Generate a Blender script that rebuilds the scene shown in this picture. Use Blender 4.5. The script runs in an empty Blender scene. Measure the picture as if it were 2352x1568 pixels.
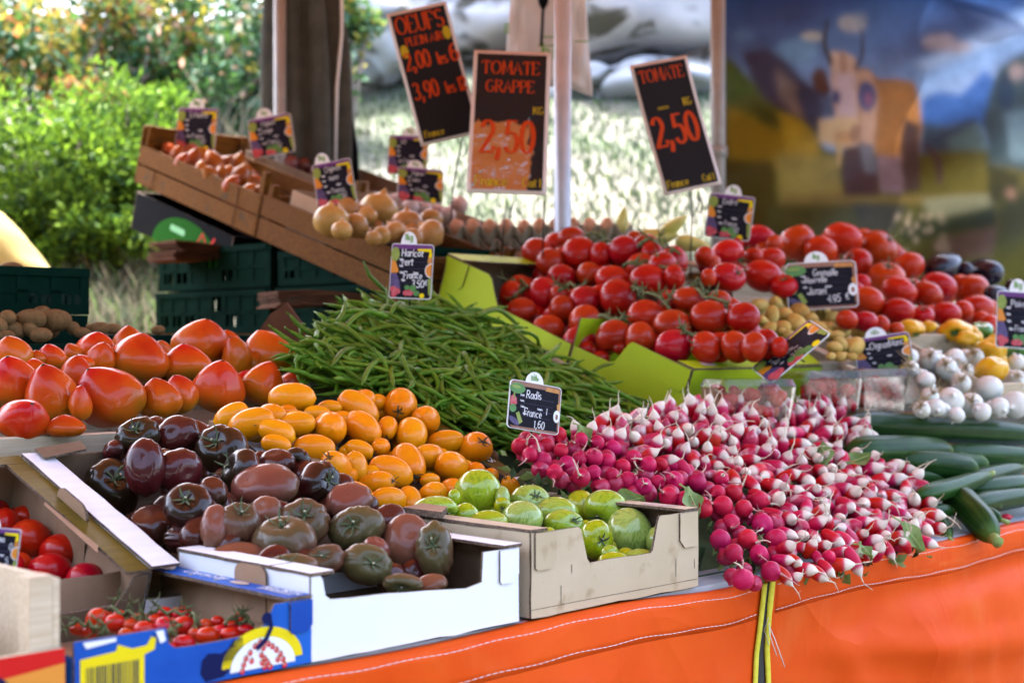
import bpy, math, random
import numpy as np
from mathutils import Vector, Matrix
sc = bpy.context.scene
C = sc.collection
R = math.radians
rnd = random.Random(7)

# ---------------------------------------------------------------- camera, sky, sun, exposure
TZ = 0.85                      # height of the table top above the ground
HC = 0.40                      # lens height above the table top
F = 3266.7                     # focal length in px of a 2352 px wide frame
cam_d = bpy.data.cameras.new('camera')
cam = bpy.data.objects.new('camera', cam_d); C.objects.link(cam)
cam.location = (0, 0, TZ + HC); cam.rotation_euler = (R(90), 0, 0)
cam_d.lens = 50; cam_d.sensor_width = 36; cam_d.clip_start = 0.05; cam_d.clip_end = 500
cam_d.dof.use_dof = True; cam_d.dof.focus_distance = 2.35; cam_d.dof.aperture_fstop = 3.6
sc.camera = cam

SUN_EL, SUN_AZ = 64, -32       # azimuth measured from +Y (behind the stall) towards +X
w = bpy.data.worlds.new('World'); sc.world = w; w.use_nodes = True
nt = w.node_tree
sky = nt.nodes.new('ShaderNodeTexSky'); sky.sky_type = 'NISHITA'; sky.sun_disc = False
sky.sun_elevation = R(SUN_EL); sky.sun_rotation = R(SUN_AZ); sky.dust_density = 5; sky.air_density = .7; sky.ozone_density = .3
nt.links.new(sky.outputs[0], nt.nodes['Background'].inputs[0])
nt.nodes['Background'].inputs[1].default_value = 0.15
sun_d = bpy.data.lights.new('sun', 'SUN'); sun_d.energy = 2.2; sun_d.angle = R(0.5); sun_d.color = (1, .97, .91)
sun = bpy.data.objects.new('sun', sun_d); C.objects.link(sun)
sv = Vector((math.sin(R(SUN_AZ)) * math.cos(R(SUN_EL)), math.cos(R(SUN_AZ)) * math.cos(R(SUN_EL)), math.sin(R(SUN_EL))))
sun.rotation_euler = sv.to_track_quat('Z', 'Y').to_euler()
sun.location = (0, 0, 8)
sc.view_settings.view_transform = 'Standard'; sc.view_settings.look = 'None'
sc.view_settings.exposure = 3.55; sc.view_settings.gamma = 1
try:
    sc.cycles.use_denoising = True
    sc.cycles.max_bounces = 8; sc.cycles.diffuse_bounces = 1; sc.cycles.transparent_max_bounces = 12
    sc.cycles.caustics_reflective = False; sc.cycles.caustics_refractive = False
    sc.cycles.sample_clamp_indirect = 6
except Exception: pass

# ---------------------------------------------------------------- placing
# stall axes: s runs along the customer's edge of the table (away to the right), t runs into the stall, z above the table top
q = math.sqrt(.5)
U = Vector((q, q, 0)); V = Vector((-q, q, 0)); Z = Vector((0, 0, 1))
def W(s, t, z=0.0): return Vector((q * (s - t), 2 + q * (s + t), TZ + z))
def ray(px, py): return (px - 1176) / F, (py - 784) / F
def RD(px, py, D):
    a, b = ray(px, py); return Vector((a * D, D, TZ + HC - b * D))
def RT(px, py, t):
    a, b = ray(px, py); D = (2 + t / q) / (1 - a); return RD(px, py, D)
def plane_D(px, py, pl):       # pl = (z0, k, t0[, m, s0]): z = z0 + k (t - t0) + m (s - s0)
    z0, k, t0, m_, s0 = tuple(pl) + (0, 0) if len(pl) == 3 else pl; a, b = ray(px, py)
    # t = q((1-a)D) - 2q ; HC - bD = z0 + k(t-t0)
    return (HC - z0 + k * (t0 + 2 * q) + m_ * (s0 + 2 * q)) / (k * q * (1 - a) + m_ * q * (1 + a) + b)
def RP(px, py, pl, dd=0.0): return RD(px, py, plane_D(px, py, pl) + dd)
def frame(o, th=0.0, yaw=0.0):
    """local x along s, y into the stall (tilted up by th degrees), z the normal"""
    u = Matrix.Rotation(R(yaw), 3, 'Z') @ U; v = Matrix.Rotation(R(yaw), 3, 'Z') @ V
    y = v * math.cos(R(th)) + Z * math.sin(R(th)); n = u.cross(y)
    M = Matrix((u, y, n)).transposed().to_4x4(); M.translation = o
    return M
def face_cam(o, yaw=0, pitch=0, roll=0):
    """local x right, z up, -y towards the viewer"""
    M = Matrix.Rotation(R(yaw), 4, 'Z') @ Matrix.Rotation(R(pitch), 4, 'X') @ Matrix.Rotation(R(roll), 4, 'Y')
    M.translation = o
    return M

# ---------------------------------------------------------------- objects
def tag(o, label=None, cat=None, group=None, kind=None):
    if label: o['label'] = label
    if cat: o['category'] = cat
    if group: o['group'] = group
    if kind: o['kind'] = kind
    return o
def thing(name, label, cat, M, group=None):
    o = bpy.data.objects.new(name, None); C.objects.link(o); o.empty_display_size = .05
    o.matrix_world = M if isinstance(M, Matrix) else Matrix.Translation(M)
    return tag(o, label, cat, group)
def link(name, me, parent=None, M=None):
    o = bpy.data.objects.new(name, me); C.objects.link(o)
    if parent is not None: o.parent = parent
    if M is not None: o.matrix_basis = M if isinstance(M, Matrix) else Matrix.Translation(M)
    return o
def mesh_np(name, v, f, mats, mi=None, smooth=True):
    """f: (n,4) or (n,3) array"""
    v = np.asarray(v, dtype=np.float32); f = np.asarray(f, dtype=np.int32); n, k = f.shape
    me = bpy.data.meshes.new(name)
    me.vertices.add(len(v)); me.vertices.foreach_set('co', v.ravel())
    me.loops.add(n * k); me.loops.foreach_set('vertex_index', f.ravel())
    me.polygons.add(n); me.polygons.foreach_set('loop_start', np.arange(0, n * k, k, dtype=np.int32))
    me.polygons.foreach_set('use_smooth', np.full(n, smooth, dtype=bool))
    for m in mats: me.materials.append(m)
    if mi is not None: me.polygons.foreach_set('material_index', np.asarray(mi, dtype=np.int32))
    me.update(calc_edges=True); me.validate()
    return me
class MB:
    def __init__(s): s.v = []; s.f = []; s.m = []; s.sm = []
    def add(s, vs, fs, mi=0, sm=False):
        n = len(s.v); s.v += [tuple(p) for p in vs]
        for f in fs: s.f.append(tuple(i + n for i in f)); s.m.append(mi); s.sm.append(sm)
        return s
    def box(s, a, b, mi=0, M=None):
        x0, y0, z0 = a; x1, y1, z1 = b
        vs = [Vector(p) for p in ((x0,y0,z0),(x1,y0,z0),(x1,y1,z0),(x0,y1,z0),(x0,y0,z1),(x1,y0,z1),(x1,y1,z1),(x0,y1,z1))]
        if M is not None: vs = [M @ p for p in vs]
        return s.add(vs, [(3,2,1,0),(4,5,6,7),(0,1,5,4),(1,2,6,5),(2,3,7,6),(3,0,4,7)], mi)
    def tube(s, pts, rad, seg=6, mi=0, cap=True):
        pts = [Vector(p) for p in pts]; n = len(pts)
        if not hasattr(rad, '__len__'): rad = [rad] * n
        rings = []; up = Vector((.31, .17, .94))
        for i, p in enumerate(pts):
            d = (pts[min(i + 1, n - 1)] - pts[max(i - 1, 0)])
            d = d.normalized() if d.length > 1e-9 else Vector((0, 0, 1))
            x = up.cross(d)
            if x.length < .05: x = Vector((1, 0, 0)).cross(d)
            x.normalize(); y = d.cross(x); up = y.cross(d) if False else up
            rings.append([p + (x * math.cos(2*math.pi*k/seg) + y * math.sin(2*math.pi*k/seg)) * rad[i] for k in range(seg)])
        vs = [v for r_ in rings for v in r_]; fs = []
        for i in range(n - 1):
            for k in range(seg):
                a = i*seg + k; b = i*seg + (k+1) % seg
                fs.append((a, b, b + seg, a + seg))
        if cap: fs.append(tuple(range(seg - 1, -1, -1))); fs.append(tuple((n-1)*seg + k for k in range(seg)))
        return s.add(vs, fs, mi, True)
    def prism(s, poly, fn, th, mi=0, me=None, back=None):
        """poly: 2-D outline; fn(x, y, d) -> point; from d=0 (front) to d=th"""
        n = len(poly); me = mi if me is None else me; back = mi if back is None else back
        a = [fn(x, y, 0) for x, y in poly]; b = [fn(x, y, th) for x, y in poly]
        s.add(a, [tuple(range(n))], mi); s.add(b, [tuple(range(n - 1, -1, -1))], back)
        vs = a + b
        return s.add(vs, [(i, i + n, (i + 1) % n + n, (i + 1) % n) for i in range(n)], me)
    def poly(s, poly, fn, mi=0): return s.add([fn(x, y) for x, y in poly], [tuple(range(len(poly)))], mi)
    def build(s, name, mats, parent=None, M=None, bevel=0):
        me = bpy.data.meshes.new(name); me.from_pydata(s.v, [], s.f)
        for m in (mats if isinstance(mats, (list, tuple)) else [mats]): me.materials.append(m)
        me.polygons.foreach_set('material_index', s.m); me.polygons.foreach_set('use_smooth', s.sm); me.update()
        import bmesh
        bm = bmesh.new(); bm.from_mesh(me); bmesh.ops.recalc_face_normals(bm, faces=bm.faces); bm.to_mesh(me); bm.free()
        o = link(name, me, parent, M)
        if bevel:
            b = o.modifiers.new('bevel', 'BEVEL'); b.width = bevel; b.segments = 2; b.limit_method = 'ANGLE'; b.angle_limit = R(50)
        return o

# ---------------------------------------------------------------- materials
MATS = {}
def lin(c):
    return tuple((x / 12.92 if x <= .04045 else ((x + .055) / 1.055) ** 2.4) for x in c[:3]) + (1,)
def hexc(h): return lin(tuple(int(h[i:i+2], 16) / 255 for i in (0, 2, 4)))
def pm(name, c, c2=None, scale=30, rough=.5, bump=0, bscale=None, var=0, hue=0, coat=0, sss=0, stretch=None, lo=.35, hi=.65, detail=4,
       metal=0, spec=.5, trans=0, coord='Object', extra=None, dist=0, croug=.05, alpha=1):
    """principled material, colour c..c2 through a noise, a per-object value/hue shift and a noise bump; colours are linear tuples or hex"""
    if name in MATS: return MATS[name]
    c = hexc(c) if isinstance(c, str) else tuple(c)[:3] + (1,); c2 = c if c2 is None else (hexc(c2) if isinstance(c2, str) else tuple(c2)[:3] + (1,))
    m = bpy.data.materials.new(name); m.use_nodes = True; N = m.node_tree.nodes; L = m.node_tree.links
    p = N['Principled BSDF']; tc = N.new('ShaderNodeTexCoord'); oi = N.new('ShaderNodeObjectInfo')
    mp = N.new('ShaderNodeMapping'); L.new(tc.outputs[coord], mp.inputs[0])
    if stretch: mp.inputs['Scale'].default_value = stretch
    off = N.new('ShaderNodeVectorMath'); off.operation = 'SCALE'; off.inputs[0].default_value = (17, 31, 47)
    L.new(oi.outputs['Random'], off.inputs['Scale']); L.new(off.outputs[0], mp.inputs['Location'])
    no = N.new('ShaderNodeTexNoise'); no.inputs['Scale'].default_value = scale; no.inputs['Detail'].default_value = detail
    no.inputs['Distortion'].default_value = dist
    L.new(mp.outputs[0], no.inputs['Vector'])
    rp = N.new('ShaderNodeValToRGB'); e = rp.color_ramp.elements
    e[0].position = lo; e[0].color = c; e[1].position = hi; e[1].color = c2
    L.new(no.outputs['Fac'], rp.inputs[0]); out = rp.outputs[0]
    env = dict(N=N, L=L, tc=tc, oi=oi, mp=mp, no=no, p=p)
    if extra: out = extra(env, out)
    if var or hue:
        hs = N.new('ShaderNodeHueSaturation')
        for k, amt, mid in (('Value', var, 1), ('Hue', hue, .5)):
            if amt:
                mr = N.new('ShaderNodeMapRange'); mr.inputs['To Min'].default_value = mid - amt; mr.inputs['To Max'].default_value = mid + amt
                if k == 'Hue':
                    mm = N.new('ShaderNodeMath'); mm.operation = 'FRACT'; mu = N.new('ShaderNodeMath'); mu.operation = 'MULTIPLY'; mu.inputs[1].default_value = 13.7
                    L.new(oi.outputs['Random'], mu.inputs[0]); L.new(mu.outputs[0], mm.inputs[0]); L.new(mm.outputs[0], mr.inputs['Value'])
                else: L.new(oi.outputs['Random'], mr.inputs['Value'])
                L.new(mr.outputs[0], hs.inputs[k])
        L.new(out, hs.inputs['Color']); out = hs.outputs[0]
    L.new(out, p.inputs['Base Color'])
    p.inputs['Roughness'].default_value = rough; p.inputs['Metallic'].default_value = metal
    p.inputs['Specular IOR Level'].default_value = spec
    if coat: p.inputs['Coat Weight'].default_value = coat; p.inputs['Coat Roughness'].default_value = croug
    if sss:
        p.inputs['Subsurface Weight'].default_value = sss; p.inputs['Subsurface Radius'].default_value = (.02, .008, .004); p.inputs['Subsurface Scale'].default_value = .3
    if alpha < 1: p.inputs['Alpha'].default_value = alpha
    if trans:   # thin leaf or cloth: some light passes through
        tr = N.new('ShaderNodeBsdfTranslucent'); mx = N.new('ShaderNodeMixShader'); mx.inputs[0].default_value = trans
        L.new(out, tr.inputs[0]); L.new(p.outputs[0], mx.inputs[1]); L.new(tr.outputs[0], mx.inputs[2])
        L.new(mx.outputs[0], N['Material Output'].inputs[0])
    if bump:
        nb = N.new('ShaderNodeTexNoise'); nb.inputs['Scale'].default_value = bscale or scale; nb.inputs['Detail'].default_value = 5
        L.new(mp.outputs[0], nb.inputs['Vector'])
        bp = N.new('ShaderNodeBump'); bp.inputs['Strength'].default_value = bump; bp.inputs['Distance'].default_value = .004
        L.new(nb.outputs['Fac'], bp.inputs['Height']); L.new(bp.outputs[0], p.inputs['Normal'])
        if coat: L.new(bp.outputs[0], p.inputs['Coat Normal'])
    MATS[name] = m
    return m
def ramp(env, fac, stops, interp='LINEAR'):
    r_ = env['N'].new('ShaderNodeValToRGB'); r_.color_ramp.interpolation = interp; el = r_.color_ramp.elements
    while len(el) < len(stops): el.new(.5)
    for e, (p, c) in zip(el, stops): e.position = p; e.color = hexc(c) if isinstance(c, str) else tuple(c)[:3] + (1,)
    env['L'].new(fac, r_.inputs[0]); return r_.outputs[0]
def mixc(env, fac, a, b):
    m = env['N'].new('ShaderNodeMix'); m.data_type = 'RGBA'
    if isinstance(fac, (int, float)): m.inputs[0].default_value = fac
    else: env['L'].new(fac, m.inputs[0])
    for i, x in ((6, a), (7, b)):
        if isinstance(x, (tuple, str)): m.inputs[i].default_value = hexc(x) if isinstance(x, str) else tuple(x)[:3] + (1,)
        else: env['L'].new(x, m.inputs[i])
    return m.outputs[2]
def math_n(env, op, a, b=None):
    m = env['N'].new('ShaderNodeMath'); m.operation = op
    for i, x in enumerate((a, b)):
        if x is None: continue
        if isinstance(x, (int, float)): m.inputs[i].default_value = x
        else: env['L'].new(x, m.inputs[i])
    return m.outputs[0]
def gen_axis(env, k=2):
    s = env['N'].new('ShaderNodeSeparateXYZ'); env['L'].new(env['tc'].outputs['Generated'], s.inputs[0]); return s.outputs[k]
def angle_coord(env, ka, kz):
    """angle round the stem axis and height, for stripes that run from stem to tip"""
    N, L = env['N'], env['L']; s = N.new('ShaderNodeSeparateXYZ'); L.new(env['tc'].outputs['Object'], s.inputs[0])
    n = N.new('ShaderNodeVectorMath'); n.operation = 'NORMALIZE'; L.new(env['tc'].outputs['Object'], n.inputs[0])
    s2 = N.new('ShaderNodeSeparateXYZ'); L.new(n.outputs[0], s2.inputs[0])
    l2 = N.new('ShaderNodeCombineXYZ'); L.new(s.outputs[0], l2.inputs[0]); L.new(s.outputs[1], l2.inputs[1])
    n2 = N.new('ShaderNodeVectorMath'); n2.operation = 'NORMALIZE'; L.new(l2.outputs[0], n2.inputs[0])
    sc_ = N.new('ShaderNodeVectorMath'); sc_.operation = 'SCALE'; sc_.inputs['Scale'].default_value = ka; L.new(n2.outputs[0], sc_.inputs[0])
    z = math_n(env, 'MULTIPLY', s2.outputs[2], kz)
    cz = N.new('ShaderNodeCombineXYZ'); L.new(z, cz.inputs[2])
    ad = N.new('ShaderNodeVectorMath'); L.new(sc_.outputs[0], ad.inputs[0]); L.new(cz.outputs[0], ad.inputs[1])
    of = N.new('ShaderNodeVectorMath'); of.operation = 'SCALE'; of.inputs[0].default_value = (7, 13, 29); L.new(env['oi'].outputs['Random'], of.inputs['Scale'])
    a2 = N.new('ShaderNodeVectorMath'); L.new(ad.outputs[0], a2.inputs[0]); L.new(of.outputs[0], a2.inputs[1])
    return a2.outputs[0]
def noise(env, vec, scale, detail=3, dist=0):
    n = env['N'].new('ShaderNodeTexNoise'); n.inputs['Scale'].default_value = scale; n.inputs['Detail'].default_value = detail; n.inputs['Distortion'].default_value = dist
    env['L'].new(vec, n.inputs['Vector']); return n.outputs['Fac']

def x_heart(env, col):
    z = gen_axis(env); n = noise(env, env['mp'].outputs[0], 14, 3)
    f = math_n(env, 'ADD', math_n(env, 'MULTIPLY', z, .62), math_n(env, 'MULTIPLY', n, .7))
    sc_ = math_n(env, 'GREATER_THAN', math_n(env, 'ADD', z, math_n(env, 'MULTIPLY', n, .02)), .995)
    return mixc(env, sc_, ramp(env, f, [(.3, (.32, .15, .006)), (.58, (.6, .11, .004)), (.85, (.56, .05, .003)), (1.15, (.46, .012, .003))]), (.03, .02, .01))
def x_dark(env, col):
    z = gen_axis(env); n = noise(env, env['mp'].outputs[0], 22, 3)
    f = math_n(env, 'ADD', z, math_n(env, 'MULTIPLY', math_n(env, 'SUBTRACT', n, .5), .5))
    f = math_n(env, 'ADD', f, math_n(env, 'MULTIPLY', math_n(env, 'SUBTRACT', env['oi'].outputs['Random'], .5), .55))
    st = noise(env, angle_coord(env, 6, 1), 1.6, 3)
    base = ramp(env, f, [(.1, (.075, .011, .008)), (.4, (.05, .0105, .0075)), (.62, (.027, .01, .005)), (.9, (.015, .011, .0035))])
    return mixc(env, math_n(env, 'MULTIPLY', st, .25), base, (.07, .025, .012))
def x_brown(env, col):
    z = gen_axis(env); n = noise(env, env['mp'].outputs[0], 22, 3)
    f = math_n(env, 'ADD', z, math_n(env, 'MULTIPLY', math_n(env, 'SUBTRACT', n, .5), .5))
    f = math_n(env, 'ADD', f, math_n(env, 'MULTIPLY', math_n(env, 'SUBTRACT', env['oi'].outputs['Random'], .5), .45))
    st = noise(env, angle_coord(env, 7, 1), 1.6, 4)
    base = ramp(env, f, [(.1, (.21, .06, .032)), (.45, (.165, .062, .033)), (.7, (.115, .064, .03)), (.95, (.075, .06, .02))])
    return mixc(env, math_n(env, 'MULTIPLY', st, .35), base, (.13, .07, .035))
def x_zebra(env, col):
    f = noise(env, angle_coord(env, 3.2, 1.5), 1.9, 5, 1.6)
    z = gen_axis(env)
    b = ramp(env, math_n(env, 'ADD', env['oi'].outputs['Random'], math_n(env, 'MULTIPLY', math_n(env, 'SUBTRACT', noise(env, env['mp'].outputs[0], 12), .5), .6)),
             [(.1, (.38, .5, .1)), (.35, (.34, .46, .016)), (.7, (.42, .4, .003)), (1, (.28, .4, .006))])
    d = ramp(env, f, [(.5, (0, 0, 0)), (.6, (1, 1, 1))])
    return mixc(env, math_n(env, 'MULTIPLY', d, .5), b, (.1, .2, .006))
def x_frad(env, col):
    z = gen_axis(env); n = noise(env, env['mp'].outputs[0], 60, 3)
    f = math_n(env, 'ADD', z, math_n(env, 'MULTIPLY', math_n(env, 'SUBTRACT', n, .5), .22))
    f = math_n(env, 'ADD', f, math_n(env, 'MULTIPLY', math_n(env, 'SUBTRACT', env['oi'].outputs['Random'], .5), .22))
    return ramp(env, f, [(.54, (.56, .005, .035)), (.64, (.6, .06, .13)), (.71, (.78, .6, .5)), (.92, (.8, .7, .56))])
def x_onionstripe(env, col):
    f = noise(env, angle_coord(env, 9, .5), 2, 3)
    return mixc(env, math_n(env, 'MULTIPLY', f, .5), col, (.25, .1, .03))
def x_cuc(env, col):
    f = noise(env, angle_coord(env, 5, .25), 1.6, 3)
    d = ramp(env, f, [(.45, (0, 0, 0)), (.7, (1, 1, 1))])
    c = mixc(env, math_n(env, 'MULTIPLY', d, .45), col, (.045, .12, .014))
    z = gen_axis(env)
    e = ramp(env, z, [(.86, (0, 0, 0)), (1, (1, 1, 1))])
    return mixc(env, math_n(env, 'MULTIPLY', e, .6), c, (.13, .22, .03))

M_ = dict
heart_m = pm('heart_tomato_skin', (.5, .03, .01), rough=0.4, coat=0.4, bump=.12, bscale=45, var=.12, hue=.012, sss=.05, extra=x_heart, croug=0.07, spec=0.1)
dark_m = pm('dark_tomato_skin', (.1, .02, .02), rough=0.4, coat=0.6, bump=.06, bscale=60, var=.2, hue=.012, extra=x_dark, croug=0.05, spec=0.1)
brown_m = pm('brown_tomato_skin', (.2, .05, .03), rough=0.42, coat=0.4, bump=.1, bscale=70, var=.15, hue=.012, extra=x_brown, croug=0.1, spec=0.12)
plum_m = pm('orange_plum_skin', (.84, .24, .002), (.88, .31, .003), scale=16, rough=0.4, coat=0.4, bump=.02, bscale=60, var=.06, hue=.007, sss=.05, croug=0.06, spec=0.1)
zebra_m = pm('zebra_tomato_skin', (.4, .4, .05), rough=0.4, coat=1, var=.1, sss=.05, extra=x_zebra, croug=0.06, spec=0.1)
red_m = pm('red_tomato_skin', (.36, .005, .003), (.42, .014, .004), scale=18, rough=0.4, coat=0.35, bump=.03, bscale=60, var=.14, hue=.008, sss=.05, croug=0.09, spec=0.1)
red2_m = pm('bright_red_tomato_skin', (.5, .008, .002), (.56, .024, .003), scale=16, rough=0.4, coat=0.5, bump=.03, bscale=60, var=.1, hue=.008, sss=.05, croug=0.05, spec=0.1)
loose_m = pm('loose_tomato_skin', (.44, .01, .003), (.5, .03, .005), scale=16, rough=0.4, coat=0.35, var=.12, hue=.01, sss=.05, croug=0.1, spec=0.1)
calyx_m = pm('calyx_green', (.06, .085, .03), (.09, .12, .05), scale=80, rough=.7)
dcalyx_m = pm('dry_calyx', (.03, .028, .012), (.06, .05, .02), scale=80, rough=.8)
stem_cut = pm('cut_stem', (.5, .45, .28), rough=.8)
vine_m = pm('vine_green', (.08, .11, .03), (.13, .16, .05), scale=60, rough=.65)
rrad_m = pm('pink_radish_skin', (.48, .005, .05), (.56, .012, .075), scale=70, rough=0.4, coat=0.1, bump=.1, bscale=160, var=.16, hue=.012, sss=.05, croug=0.2, spec=0.18)
frad_m = pm('white_tip_radish_skin', (.5, .01, .06), rough=0.42, coat=0.08, bump=.06, bscale=160, var=.12, hue=.014, sss=.05, extra=x_frad, croug=0.2, spec=0.18)
root_m = pm('root_hair', (.7, .55, .38), (.78, .64, .46), scale=40, rough=.7)
proot_m = pm('pink_root_hair', (.6, .22, .22), (.68, .42, .32), scale=30, rough=.7)
bean_m = pm('bean_skin', (.062, .14, .006), (.125, .21, .015), scale=26, spec=.15, rough=.42, bump=.15, bscale=160, var=.28, hue=.02)
pot_m = pm('potato_skin', (.5, .3, .06), (.62, .42, .12), scale=40, spec=.15, rough=.6, bump=.1, bscale=120, var=.12)
onion_m = pm('onion_skin', (.42, .2, .05), (.55, .3, .09), scale=20, spec=.15, rough=.35, coat=.2, var=.18, hue=.01, extra=x_onionstripe)
shal_m = pm('shallot_skin', (.46, .13, .014), (.4, .09, .014), scale=30, spec=.15, rough=.35, coat=.2, var=.25, hue=.015, extra=x_onionstripe)
ronion_m = pm('red_onion_skin', (.1, .012, .03), (.16, .02, .05), scale=20, rough=.35, coat=.2, var=.2, extra=x_onionstripe)
garlic_m = pm('garlic_skin', (.6, .42, .36), (.5, .3, .26), scale=30, rough=.6, var=.1)
wonion_m = pm('white_onion_skin', (.74, .72, .62), (.8, .78, .7), scale=25, rough=.32, coat=.15, bump=.05, bscale=80, var=.05, sss=.1)
straw_m = pm('dry_root', (.6, .44, .22), (.5, .34, .15), scale=60, rough=.85, var=.1)
ypep_m = pm('yellow_pepper_skin', (.78, .36, .006), (.8, .44, .01), scale=14, rough=0.34, coat=0.2, var=.06, spec=0.3)
gpep_m = pm('green_pepper_skin', (.04, .16, .02), (.06, .22, .03), scale=14, rough=.2, coat=.5, var=.1)
egg_pl_m = pm('aubergine_skin', (.006, .004, .012), (.012, .006, .022), scale=14, rough=0.4, coat=0.5, spec=0.1)
cuc_m = pm('cucumber_skin', (.008, .036, .006), (.014, .052, .009), scale=20, rough=0.4, coat=.06, bump=.12, bscale=45, var=.2, extra=x_cuc, spec=.1)
egg_m = pm('brown_egg_shell', (.5, .23, .11), (.56, .28, .15), scale=20, rough=.6, var=.12)
tray_m = pm('egg_tray_pulp', (.4, .33, .24), (.48, .4, .3), scale=120, rough=.95, bump=.3, bscale=300)
endive_m = pm('pale_yellow_leaf', (.55, .52, .08), (.68, .62, .2), scale=18, rough=.5, var=.08, sss=.1)
kiwi_m = pm('kiwi_skin', (.16, .09, .035), (.22, .13, .05), scale=120, spec=.15, rough=.85, bump=.3, bscale=250, var=.15)
melon_m = pm('melon_rind', (.55, .5, .3), (.62, .58, .36), scale=60, rough=.7, bump=.4, bscale=120)
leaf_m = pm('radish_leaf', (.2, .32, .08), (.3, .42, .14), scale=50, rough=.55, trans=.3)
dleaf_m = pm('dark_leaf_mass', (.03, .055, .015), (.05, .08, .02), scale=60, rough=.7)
# containers and stall
wood_m = pm('raw_poplar', (.56, .42, .27), (.66, .53, .37), scale=10, stretch=(1.2, 18, 18), spec=.15, rough=.7, bump=.12, bscale=14, detail=8, var=.05)
dwood_m = pm('weathered_crate_wood', (.085, .03, .003), (.145, .057, .006), scale=9, stretch=(1.2, 16, 16), spec=.15, rough=.8, bump=.15, bscale=14, detail=8, var=.08)
blotch = lambda env, col: mixc(env, ramp(env, noise(env, env['tc'].outputs['Object'], 18, 4), [(.6, (0, 0, 0)), (.72, (1, 1, 1))]), col, (.07, .045, .02))
dwood2_m = pm('blotched_crate_wood', (.105, .038, .003), (.17, .07, .008), scale=9, stretch=(1.2, 16, 16), spec=.15, rough=.8, bump=.15, bscale=14, detail=8, extra=blotch)
beige_m = pm('stained_card', (.52, .4, .25), (.6, .47, .31), scale=7, spec=.15, rough=.75, bump=.04, bscale=60, detail=8,
             extra=lambda env, col: mixc(env, ramp(env, noise(env, env['tc'].outputs['Object'], 26, 6), [(.58, (0, 0, 0)), (.8, (.7, .7, .7))]), col, (.27, .16, .065)))
white_m = pm('white_card', (.78, .78, .8), (.82, .82, .84), scale=8, rough=.55, bump=.03, bscale=40)
corr_m = pm('white_fluted_card', (.76, .76, .79), (.81, .81, .84), scale=8, rough=.6, bump=.2, bscale=60, stretch=(1, 8, 1))
kraft_m = pm('kraft_card', (.32, .19, .11), (.38, .235, .14), scale=20, spec=.15, rough=.8, bump=.05, bscale=120)
dkraft_m = pm('brown_card', (.16, .095, .055), (.2, .125, .075), scale=20, spec=.15, rough=.8, bump=.05, bscale=120)
edge_m = pm('corrugated_edge', (.05, .035, .025), (.2, .13, .08), scale=220, rough=.9, bump=.5, bscale=300)
olive_m = pm('olive_printed_card', (.085, .062, .006), (.12, .09, .012), scale=10, spec=.15, rough=.45, bump=.2, bscale=60, stretch=(1, 9, 1))
lime_m = pm('lime_card', (.36, .47, .008), (.41, .53, .014), scale=7, spec=.15, rough=.5, bump=.05, bscale=50)
blue_m = pm('blue_printed_card', (.003, .055, .33), (.01, .12, .5), scale=5, rough=.45, spec=.15)
navy_m = pm('navy_print', (.003, .007, .06), rough=.5, spec=.1)
yellow_m = pm('yellow_print', (.8, .62, .008), rough=.5, spec=.1)
redp_m = pm('red_print', (.6, .015, .012), rough=.5, spec=.1)
orangep_m = pm('amber_print', (.7, .24, .01), rough=.4)
whitep_m = pm('white_print', (.82, .82, .82), rough=.4)
black_m = pm('black_plastic', (.003, .003, .004), rough=.7, spec=.05)
slate_m = pm('slate_print', (.008, .008, .014), (.012, .012, .018), scale=30, rough=.6, spec=.1)
chalk_m = pm('chalk_pen', (.8, .8, .82), rough=.6)
purple_m = pm('purple_print', (.12, .02, .16), rough=.45)
limep_m = pm('lime_print', (.2, .28, .03), (.28, .34, .06), scale=60, rough=.45)
greenp_m = pm('green_print', (.06, .2, .04), (.1, .28, .06), scale=60, rough=.45)
plump_m = pm('plum_print', (.05, .03, .1), (.1, .07, .2), scale=80, rough=.45)
berry_m = pm('berry_print', (.45, .02, .04), (.6, .12, .14), scale=90, rough=.45)
peach_m = pm('peach_print', (.5, .17, .02), (.6, .28, .05), scale=60, rough=.45)
brownp_m = pm('brown_print', (.25, .1, .06), (.3, .14, .08), scale=60, rough=.45)
inkgreen_m = pm('green_ink', (.13, .32, .02), rough=.5)
signblk_m = pm('laminated_black', (.014, .012, .013), rough=.6, spec=.08, bump=.1, bscale=9)
crinkle_m = pm('crinkled_laminate', (.01, .008, .009), rough=.6, coat=1, bump=1.0, bscale=16, croug=.05, spec=.2)
_n = crinkle_m.node_tree; [x for x in _n.nodes if x.type == 'BUMP'][0].inputs['Distance'].default_value = .02; _e = dict(N=_n.nodes, L=_n.links); _p = _n.nodes['Principled BSDF']; _p.inputs['Coat IOR'].default_value = 3.8
_tc = _n.nodes.new('ShaderNodeTexCoord'); _s = _n.nodes.new('ShaderNodeSeparateXYZ'); _n.links.new(_tc.outputs['Object'], _s.inputs[0])
_w = math_n(_e, 'MULTIPLY', math_n(_e, 'SUBTRACT', noise(_e, _tc.outputs['Object'], 14, 6), .5), .4)      # loose film: gloss only where it has come away
_a = ramp(_e, math_n(_e, 'ADD', math_n(_e, 'MULTIPLY', _s.outputs[2], -1), _w), [(.0, (0, 0, 0)), (.02, (1, 1, 1))], 'LINEAR')
_b = ramp(_e, math_n(_e, 'ADD', _s.outputs[0], math_n(_e, 'MULTIPLY', _w, .2)), [(.055, (1, 1, 1)), (.062, (0, 0, 0))])
_n.links.new(math_n(_e, 'MULTIPLY', math_n(_e, 'MULTIPLY', _a, _b), .9), _p.inputs['Coat Weight'])
signred_m = pm('sign_red', (.5, .05, .008), rough=.6, spec=.08)
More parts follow.
